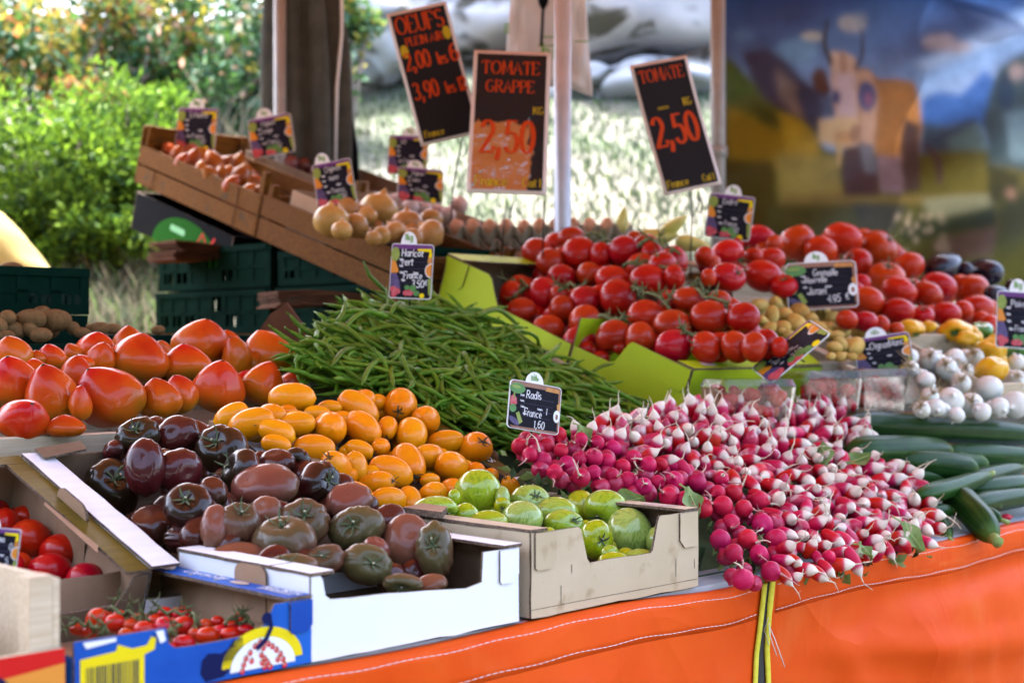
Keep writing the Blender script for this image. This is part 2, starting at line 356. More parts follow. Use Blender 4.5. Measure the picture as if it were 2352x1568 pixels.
signyel_m = pm('sign_yellow', (.45, .3, .015), rough=.6, spec=.08)
signbord_m = pm('sign_border', (.62, .5, .44), rough=.4, coat=.3)
wire_m = pm('black_wire', (.02, .02, .022), rough=.45, metal=.6)
crate_m = pm('dark_green_plastic', (.0015, .014, .009), (.002, .018, .011), scale=30, rough=.8, spec=.03)
steel_m = pm('galvanised_pole', (.4, .42, .46), (.47, .48, .52), scale=20, rough=.4, metal=.35)
pole2_m = pm('dull_pole', (.26, .25, .24), (.31, .3, .28), scale=20, rough=.5, metal=.1)
cloth_m = pm('orange_tarpaulin', (.74, .075, .005), (.78, .092, .007), scale=9, rough=0.5, bump=.12, bscale=30, coat=0, croug=0.3,
             extra=lambda env, col: mixc(env, ramp(env, noise(env, env['mp'].outputs[0], 3.5, 8, 1.5), [(.6, (0, 0, 0)), (.8, (.4, .4, .4))]), col, (.8, .2, .05)), spec=0.08)
# long soft creases pressed into the tarpaulin
_n = cloth_m.node_tree; _e = dict(N=_n.nodes, L=_n.links); _tc = _n.nodes.new('ShaderNodeTexCoord'); _h = None
for _sc, _st, _am in ((1.4, (1, 1, .4), 1.0), (2.6, (.6, .6, 1.0), .6), (6, (1, 1, .5), .16)):
    _mp = _n.nodes.new('ShaderNodeMapping'); _mp.inputs['Scale'].default_value = _st; _mp.inputs['Rotation'].default_value = (.3, .5, .4); _n.links.new(_tc.outputs['Object'], _mp.inputs[0])
    _r = math_n(_e, 'POWER', math_n(_e, 'SUBTRACT', 1.0, math_n(_e, 'ABSOLUTE', math_n(_e, 'MULTIPLY', math_n(_e, 'SUBTRACT', noise(_e, _mp.outputs[0], _sc, 2, .8), .5), 5.0))), 3.0)
    _r = math_n(_e, 'MULTIPLY', math_n(_e, 'MAXIMUM', _r, 0.0), _am); _h = _r if _h is None else math_n(_e, 'ADD', _h, _r)
_bp = [x for x in _n.nodes if x.type == 'BUMP'][0]; _b2 = _n.nodes.new('ShaderNodeBump'); _b2.inputs['Strength'].default_value = .4; _b2.inputs['Distance'].default_value = .012
_n.links.new(_h, _b2.inputs['Height']); _n.links.new(_bp.outputs[0], _b2.inputs['Normal']); _n.links.new(_b2.outputs[0], _n.nodes['Principled BSDF'].inputs['Normal'])
thread_m = pm('white_thread', (.8, .78, .74), rough=.8)
zipy_m = pm('yellow_webbing', (.72, .6, .02), (.78, .68, .05), scale=120, rough=.7, bump=.3, bscale=300)
zipb_m = pm('black_zip', (.015, .013, .012), rough=.6, bump=.4, bscale=400)
top_m = pm('grey_table_top', (.32, .38, .42), (.4, .46, .5), scale=8, rough=.4)
curt_m = pm('taupe_canvas', (.06, .064, .055), (.085, .088, .075), scale=14, spec=.15, rough=.85, bump=.1, bscale=200)
bag_m = pm('white_bag_film', (.7, .66, .64), (.76, .7, .68), scale=12, rough=.45, trans=.45, bump=.3, bscale=20)
yel_m = pm('yellow_canvas', (.5, .4, .13), (.56, .46, .18), scale=12, rough=.7, trans=.35, bump=.1, bscale=20)
paper_m = pm('brown_paper_bag', (.09, .036, .016), (.12, .05, .024), scale=20, spec=.15, rough=.85)
bluetarp_m = pm('blue_tarp', (.02, .08, .4), rough=.5)
awn_m = pm('orange_awning', (.7, .19, .04), rough=.7, trans=.06)

# clear plastic
m = bpy.data.materials.new('clear_plastic'); m.use_nodes = True; N = m.node_tree.nodes; L = m.node_tree.links; N.remove(N['Principled BSDF'])
tr = N.new('ShaderNodeBsdfTransparent'); tr.inputs[0].default_value = (.95, .96, .97, 1); gl = N.new('ShaderNodeBsdfGlossy'); gl.inputs['Roughness'].default_value = .06
fr = N.new('ShaderNodeFresnel'); fr.inputs[0].default_value = 1.5; mx = N.new('ShaderNodeMixShader')
nb = N.new('ShaderNodeTexNoise'); nb.inputs['Scale'].default_value = 30; bp = N.new('ShaderNodeBump'); bp.inputs['Strength'].default_value = .18; bp.inputs['Distance'].default_value = .004
L.new(nb.outputs[0], bp.inputs['Height']); L.new(bp.outputs[0], gl.inputs['Normal']); L.new(bp.outputs[0], fr.inputs['Normal'])
ad = N.new('ShaderNodeMath'); ad.inputs[1].default_value = .015; L.new(fr.outputs[0], ad.inputs[0])
L.new(ad.outputs[0], mx.inputs[0]); L.new(tr.outputs[0], mx.inputs[1]); L.new(gl.outputs[0], mx.inputs[2]); L.new(mx.outputs[0], N['Material Output'].inputs[0])
clear_m = m
# printed tarpaulin: the print is stored as one colour per vertex
m = bpy.data.materials.new('printed_tarpaulin'); m.use_nodes = True; N = m.node_tree.nodes; L = m.node_tree.links
at = N.new('ShaderNodeVertexColor'); at.layer_name = 'print'; p = N['Principled BSDF']; L.new(at.outputs[0], p.inputs['Base Color']); p.inputs['Roughness'].default_value = .42
p.inputs['Specular IOR Level'].default_value = .25
tl = N.new('ShaderNodeBsdfTranslucent'); L.new(at.outputs[0], tl.inputs[0]); mx = N.new('ShaderNodeMixShader'); mx.inputs[0].default_value = .3
L.new(p.outputs[0], mx.inputs[1]); L.new(tl.outputs[0], mx.inputs[2]); L.new(mx.outputs[0], N['Material Output'].inputs[0])
print_m = m
# ---------------------------------------------------------------- produce shapes (unit size, stem along +z)
def sph(nu, nv):
    th = np.linspace(.02, math.pi - .02, nv + 1)[:, None]; ph = np.linspace(0, 2 * math.pi, nu, endpoint=False)[None, :]
    i, j = np.meshgrid(np.arange(nv), np.arange(nu), indexing='ij'); a = i * nu + j; b = i * nu + (j + 1) % nu
    return th + 0 * ph, ph + 0 * th, np.stack([a, a + nu, b + nu, b], -1).reshape(-1, 4)
def lumps(x, y, z, rng, amp, n=6, fmax=3.2):
    s = 0
    for _ in range(n):
        k = np.array([rng.gauss(0, 1) for _ in range(3)]); k = k / np.linalg.norm(k) * rng.uniform(1.2, fmax)
        s = s + np.sin(k[0]*x + k[1]*y + k[2]*z + rng.uniform(0, 6.3))
    return 1 + amp * s / math.sqrt(n)
def shape(kind, rng, nu=36, nv=22):
    th, ph, f = sph(nu, nv); s, c = np.sin(th), np.cos(th)
    r = s.copy(); z = c.copy(); R1 = 1 + 0 * th
    if kind == 'round':
        z = c * .86; R1 = 1 + .03 * np.cos(5 * ph + rng.uniform(0, 6)) * np.exp(-((th - .5) / .5) ** 2)
        z = z - .17 * np.exp(-(th / .33) ** 2)
    elif kind == 'ribbed':
        n = rng.choice([6, 7, 8, 9]); p0 = rng.uniform(0, 6); am = rng.uniform(.03, .085)
        w = ph + .35 * np.sin(ph * 2 + rng.uniform(0, 6)) + .2 * np.sin(3 * ph + p0)
        rib = 1 - np.abs(np.cos(n * w / 2 + p0)) ** 3.5 * am * (1 + .8 * np.cos(th)) ** .8 * np.clip(s, .25, 1)
        R1 = rib * (1 + .07 * np.cos(2 * ph + rng.uniform(0, 6))); z = c * rng.uniform(.72, .84)
        z = z - .24 * np.exp(-(th / .4) ** 2) + .1 * np.exp(-((math.pi - th) / .35) ** 2)
    elif kind == 'smooth':
        R1 = 1 + .04 * np.cos(2 * ph + rng.uniform(0, 6)); z = c * .84 - .2 * np.exp(-(th / .4) ** 2)
    elif kind == 'heart':
        up = np.clip(c, 0, 1); r = s * (1 - .3 * up ** 1.5); z = np.where(c > 0, c * 1.16, c * .82)
        z = z + .05 * np.exp(-(th / .16) ** 2); n = rng.choice([4, 5]); p0 = rng.uniform(0, 6)
        R1 = 1 - rng.uniform(.04, .11) * np.abs(np.cos(n * ph / 2 + p0 + .2 * np.sin(ph))) ** 2.2 * np.clip(s * 1.2, 0, 1)
        z = z + .12 * np.exp(-((math.pi - th) / .35) ** 2)
    elif kind == 'plum':
        z = c * 1.52; r = s ** .92 * (1 - .05 * c); z = z - .06 * np.exp(-(np.abs(math.pi - th) / .14) ** 2) - .07 * np.exp(-(th / .25) ** 2)
        R1 = 1 + .015 * np.cos(3 * ph)
    elif kind == 'zebra':
        n = rng.choice([5, 6, 7]); p0 = rng.uniform(0, 6)
        R1 = 1 - .02 * np.abs(np.cos(n * ph / 2 + p0 + .3 * np.sin(ph))) ** 4 * np.clip(1 + c, .2, 1.5) * s
        z = c * .88 - .2 * np.exp(-(th / .36) ** 2)
    elif kind == 'cherry': z = c * .96 - .08 * np.exp(-(th / .3) ** 2)
    elif kind == 'potato': z = c * 1.45; r = s ** .9
    elif kind == 'onion':
        z = c * .9 + .3 * np.exp(-(th / .17) ** 2); r = s * (1 - .2 * np.exp(-((th - .36) / .2) ** 2)); z = z - .1 * np.exp(-((math.pi - th) / .25) ** 2)
    elif kind == 'shallot': z = c * 1.35 + .35 * np.exp(-(th / .2) ** 2); r = s ** .95 * (1 - .1 * c)
    elif kind == 'egg': z = np.where(c > 0, c * 1.45, c * 1.15)
    elif kind == 'aubergine': z = c * 1.8; r = s ** .8 * (1 - .22 * c)
    elif kind == 'pepper':
        R1 = 1 - .16 * np.abs(np.cos(2 * ph + .15)) ** 5 * (.4 + .6 * s); z = c * 1.05 - .32 * np.exp(-(th / .45) ** 2) + .2 * np.exp(-((math.pi - th) / .35) ** 2); r = s ** .75
    elif kind == 'cucumber':
        z = c * 1.0; r = np.clip(1 - np.abs(c) ** 7, 0, 1) ** .5 * (1 - .1 * c) * .0 + (1 - np.abs(c) ** 6) ** .5
    elif kind == 'rrad':
        z = c * .95 + .35 * np.exp(-(th / .26) ** 2); r = s * (1 - .18 * np.exp(-((th - .5) / .28) ** 2)); z = z - .08 * np.exp(-((math.pi - th) / .3) ** 2)
    elif kind == 'frad':
        z = c * 2.0 + .4 * np.exp(-(th / .2) ** 2); r = s ** .75 * (1 - .06 * np.exp(-((th - .45) / .25) ** 2)) * (1 + .06 * c)
    x = r * R1 * np.cos(ph); y = r * R1 * np.sin(ph)
    a = dict(round=.02, ribbed=.03, smooth=.03, heart=.035, plum=.025, zebra=.02, cherry=.012, potato=.05, onion=.025, egg=.006, aubergine=.04, pepper=.04, rrad=.03, frad=.045).get(kind, .02)
    m = lumps(x, y, z, rng, a)
    return np.stack([x * m, y * m, z * m], -1).reshape(-1, 3), f
ZTOP = dict(round=.68, ribbed=.54, smooth=.62, zebra=.66, plum=1.43, cherry=.87, pepper=.7, aubergine=1.78)
def calyx_geo(kind, rng, long=.55, curl=.5, n=5, wid=.1, stem=.25):
    mb = MB(); z0 = ZTOP.get(kind, .7)
    for i in range(n):
        a = 2 * math.pi * (i + rng.uniform(-.2, .2)) / n; l = long * rng.uniform(.7, 1.15); cu = curl * rng.uniform(.2, 1.3); tw = rng.uniform(-.5, .5)
        pts = []
        for t in np.linspace(0, 1, 6):
            rr = .04 + l * t; aa = a + tw * t * t
            zz = z0 + .05 + .3 * rr * (1 - rr) + cu * l * t ** 2.5 + (0.1 if kind != 'plum' else -.35 * rr) * rr
            hw = wid * (1 - t) ** .7 * (.6 + .9 * t) + .012
            pts += [(rr*math.cos(aa) - hw*math.sin(aa), rr*math.sin(aa) + hw*math.cos(aa), zz),
                    (rr*math.cos(aa), rr*math.sin(aa), zz + .03), (rr*math.cos(aa) + hw*math.sin(aa), rr*math.sin(aa) - hw*math.cos(aa), zz)]
        fs = []
        for k in range(5):
            b = 3 * k; fs += [(b, b+1, b+4, b+3), (b+1, b+2, b+5, b+4)]
        mb.add(pts, fs, 0, True)
    dx, dy = rng.uniform(-.15, .15), rng.uniform(-.15, .15)
    mb.tube([(0, 0, z0 - .02), (dx*.4, dy*.4, z0 + stem * .6), (dx, dy, z0 + stem)], [.07, .055, .065], 6, 0)
    mb.tube([(dx, dy, z0 + stem), (dx, dy, z0 + stem + .012)], [.058, .05], 6, 1)
    return mb
ORD = 'first second third fourth fifth sixth seventh eighth ninth tenth eleventh twelfth thirteenth fourteenth fifteenth sixteenth seventeenth eighteenth nineteenth twentieth'.split()
ROWN = {1: ['only'], 2: ['back', 'front'], 3: ['back', 'middle', 'front'], 4: ['back', 'second', 'third', 'front'], 5: ['back', 'second', 'middle', 'fourth', 'front'], 6: ['back', 'second', 'third', 'fourth', 'fifth', 'front']}
def row_places(pts, n):
    """[(row name, ordinal from the left)] for points given as (px, py)"""
    idx = sorted(range(len(pts)), key=lambda i: pts[i][1]); out = [None] * len(pts); m = len(pts)
    for r_ in range(n):
        part = idx[r_ * m // n:(r_ + 1) * m // n]
        for k, i in enumerate(sorted(part, key=lambda i: pts[i][0])): out[i] = (ROWN[n][r_], ORD[k])
    return out
def axes_to(d, spin):
    z = Vector(d).normalized(); x = Vector((.3, .8, .5)).cross(z)
    if x.length < .1: x = Vector((1, 0, 0)).cross(z)
    x.normalize(); y = z.cross(x)
    return Matrix((x, y, z)).transposed() @ Matrix.Rotation(spin, 3, 'Z')
def relax(it, k=.86, lim=.09, n=80):
    """slide neighbours nearer or farther until they touch instead of passing through each other"""
    m = len(it)
    if m < 2: return
    d0 = np.array([i['D'] for i in it]); D = d0.copy(); a = np.array([ray(i['px'], i['py']) for i in it]); rp = np.array([i['rp'] for i in it])
    rng = np.random.RandomState(3)
    for _ in range(n):
        P = np.stack([a[:, 0] * D, D, -a[:, 1] * D], 1); r_ = rp * D / F
        dif = P[:, None] - P[None]; dist = np.linalg.norm(dif, axis=2); need = (r_[:, None] + r_[None]) * k
        lat = np.sqrt(np.maximum(dist ** 2 - (D[:, None] - D[None]) ** 2, 0))
        want = np.sqrt(np.maximum(need ** 2 - lat ** 2, 0)); cur = D[:, None] - D[None]
        pref = (a[None, :, 1] - a[:, None, 1]) + .0001 * (np.arange(m)[:, None] - np.arange(m)[None])   # lower in the picture = nearer
        sg = np.where(np.abs(cur) > .3 * want, np.sign(cur), np.sign(pref)); pen = np.where(dist < need, want - np.abs(cur), 0); np.fill_diagonal(pen, 0); pen = np.maximum(pen, 0)
        D = np.clip(D + .25 * (pen * sg).sum(1).clip(-.02, .02), d0 - lim, d0 + lim)
    for i, d in zip(it, D): i['D'] = float(d)
def heap(name, cat, group, kind, mat, ents, xf, pl, rows, heapname, desc, calyx=None, cal_p=1.0, kpack=.86, alts=(), lim=.09, seed=1, down=(0, .6, -.5), smin=None, group_fill=None, nfill=0, flabel=None, rseg=(36, 22), grow=1.06):
    """produce placed one by one; ents rows are (cx, cy, w, h[, options]) in the frame xf = (ox, oy, k)"""
    rng = random.Random(seed); ox, oy, kk = xf; it = []
    for e in ents:
        o = next((x for x in e[4:] if isinstance(x, dict)), {})
        px, py = ox + kk * e[0], oy + kk * e[1]; wpx, hpx = e[2] * kk * grow, e[3] * kk * grow
        if kind == 'round': wpx, hpx = max(wpx, hpx / 1.2), max(hpx, wpx / 1.2)
        it.append(dict(px=px, py=py, w=wpx, h=hpx, rp=math.sqrt(wpx * hpx) / 2, D=o.get('D') or plane_D(px, py, pl), o=o, e=e))
    relax(it, kpack, lim)
    pl_ = row_places([(i['px'], i['py']) for i in it], rows)
    fill = []
    for _ in range(int(nfill * 2.2)):
        a = rng.choice(it); near = sorted(it, key=lambda j: (j['px'] - a['px']) ** 2 + (j['py'] - a['py']) ** 2)[1:5]; b = rng.choice(near)
        t = rng.uniform(.3, .7); px = a['px']*(1-t) + b['px']*t; py = a['py']*(1-t) + b['py']*t; rp = min(a['rp'], b['rp']) * rng.uniform(.85, 1.05)
        D = max(a['D'], b['D']); D += rp * D / F * rng.uniform(.5, 1.3)
        if any((px - g['px'])**2 + (py - g['py'])**2 < (rp * .6)**2 for g in fill): continue
        fill.append(dict(px=px, py=py, w=2*rp, h=2*rp, rp=rp, D=D, o={}, e=None))
    if smin is not None:
        for i in it + fill:
            a = ray(i['px'], i['py'])[0]; i['D'] = max(i['D'], (2 + (smin + .8 * i['rp'] * i['D'] / F) / q) / (1 + a))
    for n_, i in enumerate(it + fill):
        o = i['o']; isf = i['e'] is None; k = o.get('k', kind); v, f = shape(k, rng, *rseg)
        pos = RD(i['px'], i['py'], i['D']); sc_ = i['D'] / F
        if k in ('plum', 'potato', 'aubergine') and not isf:
            ang = R(i['e'][4] if not isinstance(i['e'][4], dict) else 0) if len(i['e']) > 4 else 0
            L_, w_ = i['w'], i['h']; A_ = {'plum': 1.5, 'potato': 1.4, 'aubergine': 1.8}[k] * w_
            if L_ < w_: L_, w_ = w_, L_; ang += R(90)
            cs = math.sqrt(max(0, min(1, (L_*L_ - w_*w_) / max(A_*A_ - w_*w_, 1)))); sn = math.sqrt(1 - cs * cs)
            sgn = o.get('e', rng.choice([-1, 1])); to = o.get('to', -1 if o.get('e') else 1)
            d = Vector((math.cos(ang) * cs * sgn, sn * to, -math.sin(ang) * cs * sgn)); A3 = Matrix.Identity(3) * (w_ / 2 * sc_)
            Rm = axes_to(d, rng.uniform(0, 6)); T = np.array(A3)
        else:
            if 'c' in o:
                dx = (o['c'][0] - i['e'][0]) / (i['e'][2] / 2) * .92; dy = (o['c'][1] - i['e'][1]) / (i['e'][3] / 2) * .92; m2 = dx*dx + dy*dy
                d = Vector((dx, -math.sqrt(max(.03, 1 - m2)), -dy))
            elif 'tip' in o: d = Vector(o['tip'])
            else: d = Vector((down[0] + rng.gauss(0, .45), down[1] + rng.gauss(0, .2), down[2] + rng.gauss(0, .4)))
            Rm = axes_to(d, rng.uniform(0, 6)); Rn = np.array(Rm); wv = v @ Rn.T
            ex = (wv[:, 0].max() - wv[:, 0].min()); ez = (wv[:, 2].max() - wv[:, 2].min())
            S = np.eye(3) * math.sqrt(i['w'] * i['h']) / 2 * sc_ if k in ('onion', 'shallot') else np.diag([i['w'] * sc_ / ex, (i['w'] + i['h']) / 2 * sc_ / ((ex + ez) / 2), i['h'] * sc_ / ez]); T = Rn.T @ S @ Rn
        v = v @ np.array(T).T
        me = mesh_np(name, v, f, [o.get('mat', mat)])
        M = Rm.to_4x4(); M.translation = pos
        ob = link(name, me, None, M)
        if isf: tag(ob, flabel, cat, group_fill or group + ' underneath')
        else:
            r_, q_ = pl_[n_]; ds = o.get('d') or (rng.choice(alts) if alts else desc)
            tag(ob, f'{ds}, {q_} from left in the {r_} row of {heapname}', cat, group)
        if calyx and (('c' in o) or (k == 'plum' and o.get('e')) or (k not in ('plum', 'heart') and not isf and rng.random() < cal_p * .0)):
            cm, cw, lo, cu, wi, st = calyx
            mb = calyx_geo(k, rng, lo, cu, rng.choice([5, 5, 6]), wi, st)
            mb.v = [tuple(p) for p in (np.array(mb.v) @ np.array(T).T)]
            mb.build('calyx', [cm, cw], ob)
    return it
def inpoly(x, y, P):
    c = False; j = len(P) - 1
    for i in range(len(P)):
        if (P[i][1] > y) != (P[j][1] > y) and x < (P[j][0] - P[i][0]) * (y - P[i][1]) / (P[j][1] - P[i][1]) + P[i][0]: c = not c
        j = i
    return c
def poisson(P, d, rng, tries=9000, dens=None):
    xs = [p[0] for p in P]; ys = [p[1] for p in P]; out = []
    for _ in range(tries):
        x, y = rng.uniform(min(xs), max(xs)), rng.uniform(min(ys), max(ys))
        if not inpoly(x, y, P): continue
        dd = d if dens is None else d * dens(x, y)
        if all((x - a) ** 2 + (y - b) ** 2 > dd * dd for a, b in out): out.append((x, y))
    return out

# ---------------------------------------------------------------- strokes: lettering drawn as thin raised ribbons
def arc(cx, cy, rx, ry, a, b, n=11): return [(cx + rx * math.cos(R(a + (b - a) * i / (n - 1))), cy + ry * math.sin(R(a + (b - a) * i / (n - 1)))) for i in range(n)]
G = {
 'A': [[(0,0),(.36,1),(.72,0)],[(.14,.36),(.58,.36)]], 'B': [[(.05,0),(.05,1)],[(.05,1)]+arc(.3,.76,.24,.24,90,-90,7)+[(.05,.52)],[(.3,.52)]+arc(.32,.26,.27,.26,90,-90,7)+[(.05,0)]],
 'C': [arc(.4,.5,.38,.5,48,312)], 'E': [[(.05,0),(.05,1)],[(.05,1),(.56,1),(.56,.86)],[(.05,.52),(.44,.52)],[(.05,0),(.58,0),(.6,.15)]],
 'F': [[(.05,0),(.05,1)],[(.05,1),(.56,1),(.56,.84)],[(.05,.5),(.42,.5)]], 'G': [arc(.4,.5,.38,.5,50,330)+[(.74,.42)],[(.46,.42),(.76,.42)]],
 'H': [[(.05,0),(.05,1)],[(.62,0),(.62,1)],[(.05,.52),(.62,.52)]], 'I': [[(.15,0),(.15,1)]], 'K': [[(.05,0),(.05,1)],[(.62,1),(.06,.42)],[(.22,.58),(.66,0)]],
 'L': [[(.05,1),(.05,0)],[(.05,0),(.55,0),(.57,.16)]], 'M': [[(.05,0),(.09,1)],[(.09,1),(.42,.1),(.76,1)],[(.76,1),(.82,0)]], 'N': [[(.05,0),(.05,1)],[(.05,1),(.64,0)],[(.64,0),(.64,1)]],
 'O': [arc(.42,.5,.4,.5,90,450,19)], 'P': [[(.05,0),(.05,1)],[(.05,1)]+arc(.3,.73,.28,.27,90,-90,8)+[(.05,.46)]], 'R': [[(.05,0),(.05,1)],[(.05,1)]+arc(.3,.75,.26,.25,90,-90,8)+[(.05,.5)],[(.28,.5),(.66,0)]],
 'S': [arc(.32,.74,.26,.26,35,270,9)+arc(.32,.25,.28,.26,90,-150,10)], 'T': [[(.36,0),(.36,1)],[(0,.84),(.02,1),(.7,1),(.72,.84)]], 'U': [[(.05,1),(.05,.35)]+arc(.34,.33,.29,.33,180,360,9)+[(.63,1)]],
 'V': [[(0,1),(.34,0),(.68,1)]], 'Y': [[(0,1),(.33,.5)],[(.66,1),(.33,.5),(.33,0)]], 'X': [[(0,1),(.62,0)],[(.62,1),(0,0)]], 'D': [[(.05,0),(.05,1)],[(.05,1)]+arc(.28,.5,.36,.5,90,-90,11)+[(.05,0)]],
 'a': [arc(.24,.31,.22,.31,60,380,12),[(.47,.62),(.47,.08),(.54,0)]], 'b': [[(.05,1),(.05,0)],arc(.26,.31,.22,.31,160,-160,12)], 'c': [arc(.27,.31,.24,.31,50,310,10)],
 'd': [arc(.24,.31,.22,.31,20,340,12),[(.47,1),(.47,0)]], 'e': [[(.05,.33),(.46,.33)]+arc(.26,.31,.21,.31,5,310,12)], 'g': [arc(.24,.31,.22,.31,20,380,12),[(.47,.62),(.47,-.15)]+arc(.25,-.15,.22,.18,0,-150,6)],
 'h': [[(.05,1),(.05,0)],[(.05,.4)]+arc(.26,.4,.2,.22,170,0,7)+[(.46,0)]], 'i': [[(.12,.62),(.12,0)],[(.12,.8),(.12,.88)]], 'k': [[(.05,1),(.05,0)],[(.42,.62),(.06,.26)],[(.18,.38),(.46,0)]],
 'l': [[(.1,1),(.1,.08),(.2,0)]], 'm': [[(.05,.62),(.05,0)],[(.05,.4)]+arc(.2,.42,.14,.2,170,0,6)+[(.34,0)],[(.34,.4)]+arc(.49,.42,.15,.2,170,0,6)+[(.64,0)]],
 'n': [[(.05,.62),(.05,0)],[(.05,.4)]+arc(.26,.4,.2,.22,170,0,7)+[(.46,0)]], 'o': [arc(.26,.31,.24,.31,90,450,14)], 'p': [[(.05,.62),(.05,-.3)],arc(.26,.31,.22,.31,160,-160,12)],
 'q': [arc(.24,.31,.22,.31,20,340,12),[(.47,.62),(.47,-.3)]], 'r': [[(.05,.62),(.05,0)],[(.05,.36)]+arc(.24,.36,.18,.25,160,50,6)], 's': [arc(.22,.46,.17,.16,40,270,7)+arc(.22,.15,.19,.16,90,-150,8)],
 't': [[(.16,.88),(.16,.12),(.28,0)],[(0,.62),(.34,.62)]], 'u': [[(.05,.62),(.05,.2)]+arc(.25,.2,.2,.2,180,340,6)+[(.45,.62)],[(.45,.62),(.45,0)]], 'v': [[(0,.62),(.22,0),(.44,.62)]],
 'w': [[(0,.62),(.16,0),(.32,.5),(.48,0),(.64,.62)]], 'x': [[(0,.62),(.42,0)],[(.42,.62),(0,0)]], 'y': [[(0,.62),(.22,.02)],[(.44,.62),(.12,-.3)]], 'z': [[(0,.62),(.42,.62),(0,0),(.42,0)]],
 '0': [arc(.3,.5,.27,.5,90,450,17)], '1': [[(.05,.8),(.22,1),(.22,0)]], '2': [arc(.28,.72,.25,.28,160,-20,9)+[(.02,0)],[(.02,0),(.54,0),(.57,.14)]], '3': [arc(.26,.76,.23,.24,150,-80,8),arc(.26,.27,.26,.27,85,-150,10)],
 '4': [[(.42,0),(.42,1),(0,.3),(.58,.3)]], '5': [[(.5,1),(.12,1),(.08,.56)]+arc(.27,.32,.27,.32,110,-150,11)], '6': [arc(.42,.5,.4,.5,85,180,6)+arc(.29,.3,.27,.3,180,-170,14)],
 '7': [[(0,1),(.54,1),(.2,0)]], '8': [arc(.28,.75,.22,.25,90,450,12),arc(.28,.26,.26,.26,90,450,12)], '9': [arc(.28,.68,.26,.31,0,350,13)+[(.5,.35),(.3,0)]],
 ',': [[(.1,.1),(.12,.0),(.04,-.2)]], '.': [[(.08,.0),(.08,.09)]], ':': [[(.08,.05),(.08,.14)],[(.08,.45),(.08,.54)]], '-': [[(.05,.35),(.35,.35)]],
 '€': [arc(.42,.5,.34,.5,50,310),[(0,.6),(.5,.6)],[(0,.42),(.46,.42)]], "'": [[(.08,1),(.06,.8)]]}
ADV = {'I': .34, 'i': .28, 'l': .28, 'r': .44, 't': .38, ',': .4, '.': .24, ':': .26, "'": .2, 'm': .78, 'M': 1.0, 'O': .98, 'G': .95, 'A': .86, 'w': .74, 'N': .84, 'C': .9, 'T': .84, 'H': .82, 'K': .8, 'U': .82, 'V': .8, 'Q': .98, 'E': .76, 'F': .7, 'L': .7, 'S': .76, 'R': .82, 'P': .74, 'B': .76, ' ': .38, '1': .46, '0': .7, '2': .7, '3': .68, '5': .7, '9': .7, '6': .72}
def text_w(s, size, sp=1): return sum(ADV.get(c, .64) for c in s) * size * sp
STROKE_N = [0]
def text(mb, s, x, y, size, fn, mi, wid=.09, nib=None, serif=0, slant=0, sp=1, jit=0, rng=rnd, center=False, xs=1.0):
    """fn(x, y, layer) -> point; nib = (thin, thick) for a pen whose upright strokes are thick"""
    if isinstance(mb, list): mb.append(MB()); mb = mb[-1]
    if center: x -= text_w(s, size, sp) * xs / 2
    for ch in s:
        base = y + (rng.uniform(-1, 1) * jit * size)
        for st in G.get(ch, []):
            pts = [(x + (px + slant * py) * size * xs, base + py * size) for px, py in st]
            ribbon(mb, pts, size, fn, mi, wid, nib)
            if serif:
                for e, o in ((0, 1), (-1, -2)):
                    gx, gy = st[e]; dx = abs(st[e][0] - st[o][0]); dy = abs(st[e][1] - st[o][1])
                    if gy in (0, 1, .62, -.3) and dy > dx * 1.2 and ch not in 'CGSOcaes0235689,.:':
                        X, Y = pts[e]; h = serif * size
                        ribbon(mb, [(X - h, Y), (X + h, Y)], size, fn, mi, nib[0] * .9 if nib else wid * .6, None)
        x += ADV.get(ch, .64) * size * sp * xs
    return x
def ribbon(mb, pts, size, fn, mi, wid=.09, nib=None):
    n = len(pts); L_ = []; STROKE_N[0] += 1; lay = (STROKE_N[0] % 12) * .06
    for i in range(n):
        a = pts[max(i - 1, 0)]; b = pts[min(i + 1, n - 1)]; dx, dy = b[0] - a[0], b[1] - a[1]; l = math.hypot(dx, dy) or 1; dx /= l; dy /= l
        w_ = (nib[0] + (nib[1] - nib[0]) * abs(dy) ** 1.3 if nib else wid) * size / 2
        ex = 0 if 0 < i < n - 1 else w_ * .6 * (-1 if i == 0 else 1)
        cx, cy = pts[i][0] + dx * ex, pts[i][1] + dy * ex
        L_ += [(cx - dy * w_, cy + dx * w_), (cx + dy * w_, cy - dx * w_)]
    mb.add([fn(px, py, 1 + lay) for px, py in L_], [(2*i, 2*i+1, 2*i+3, 2*i+2) for i in range(n - 1)], mi)
def ell(cx, cy, rx, ry, n=24, a0=0, a1=360, rot=0):
    c, s = math.cos(R(rot)), math.sin(R(rot)); out = []
    for i in range(n):
        a = R(a0 + (a1 - a0) * i / (n if a1 - a0 == 360 else n - 1)); x, y = rx * math.cos(a), ry * math.sin(a); out.append((cx + x*c - y*s, cy + x*s + y*c))
    return out
def rrect(x0, y0, x1, y1, r, n=5):
    P = []
    for cx, cy, a in ((x1-r, y1-r, 0), (x0+r, y1-r, 90), (x0+r, y0+r, 180), (x1-r, y0+r, 270)):
        P += [(cx + r*math.cos(R(a + 90*i/n)), cy + r*math.sin(R(a + 90*i/n))) for i in range(n + 1)]
    return P
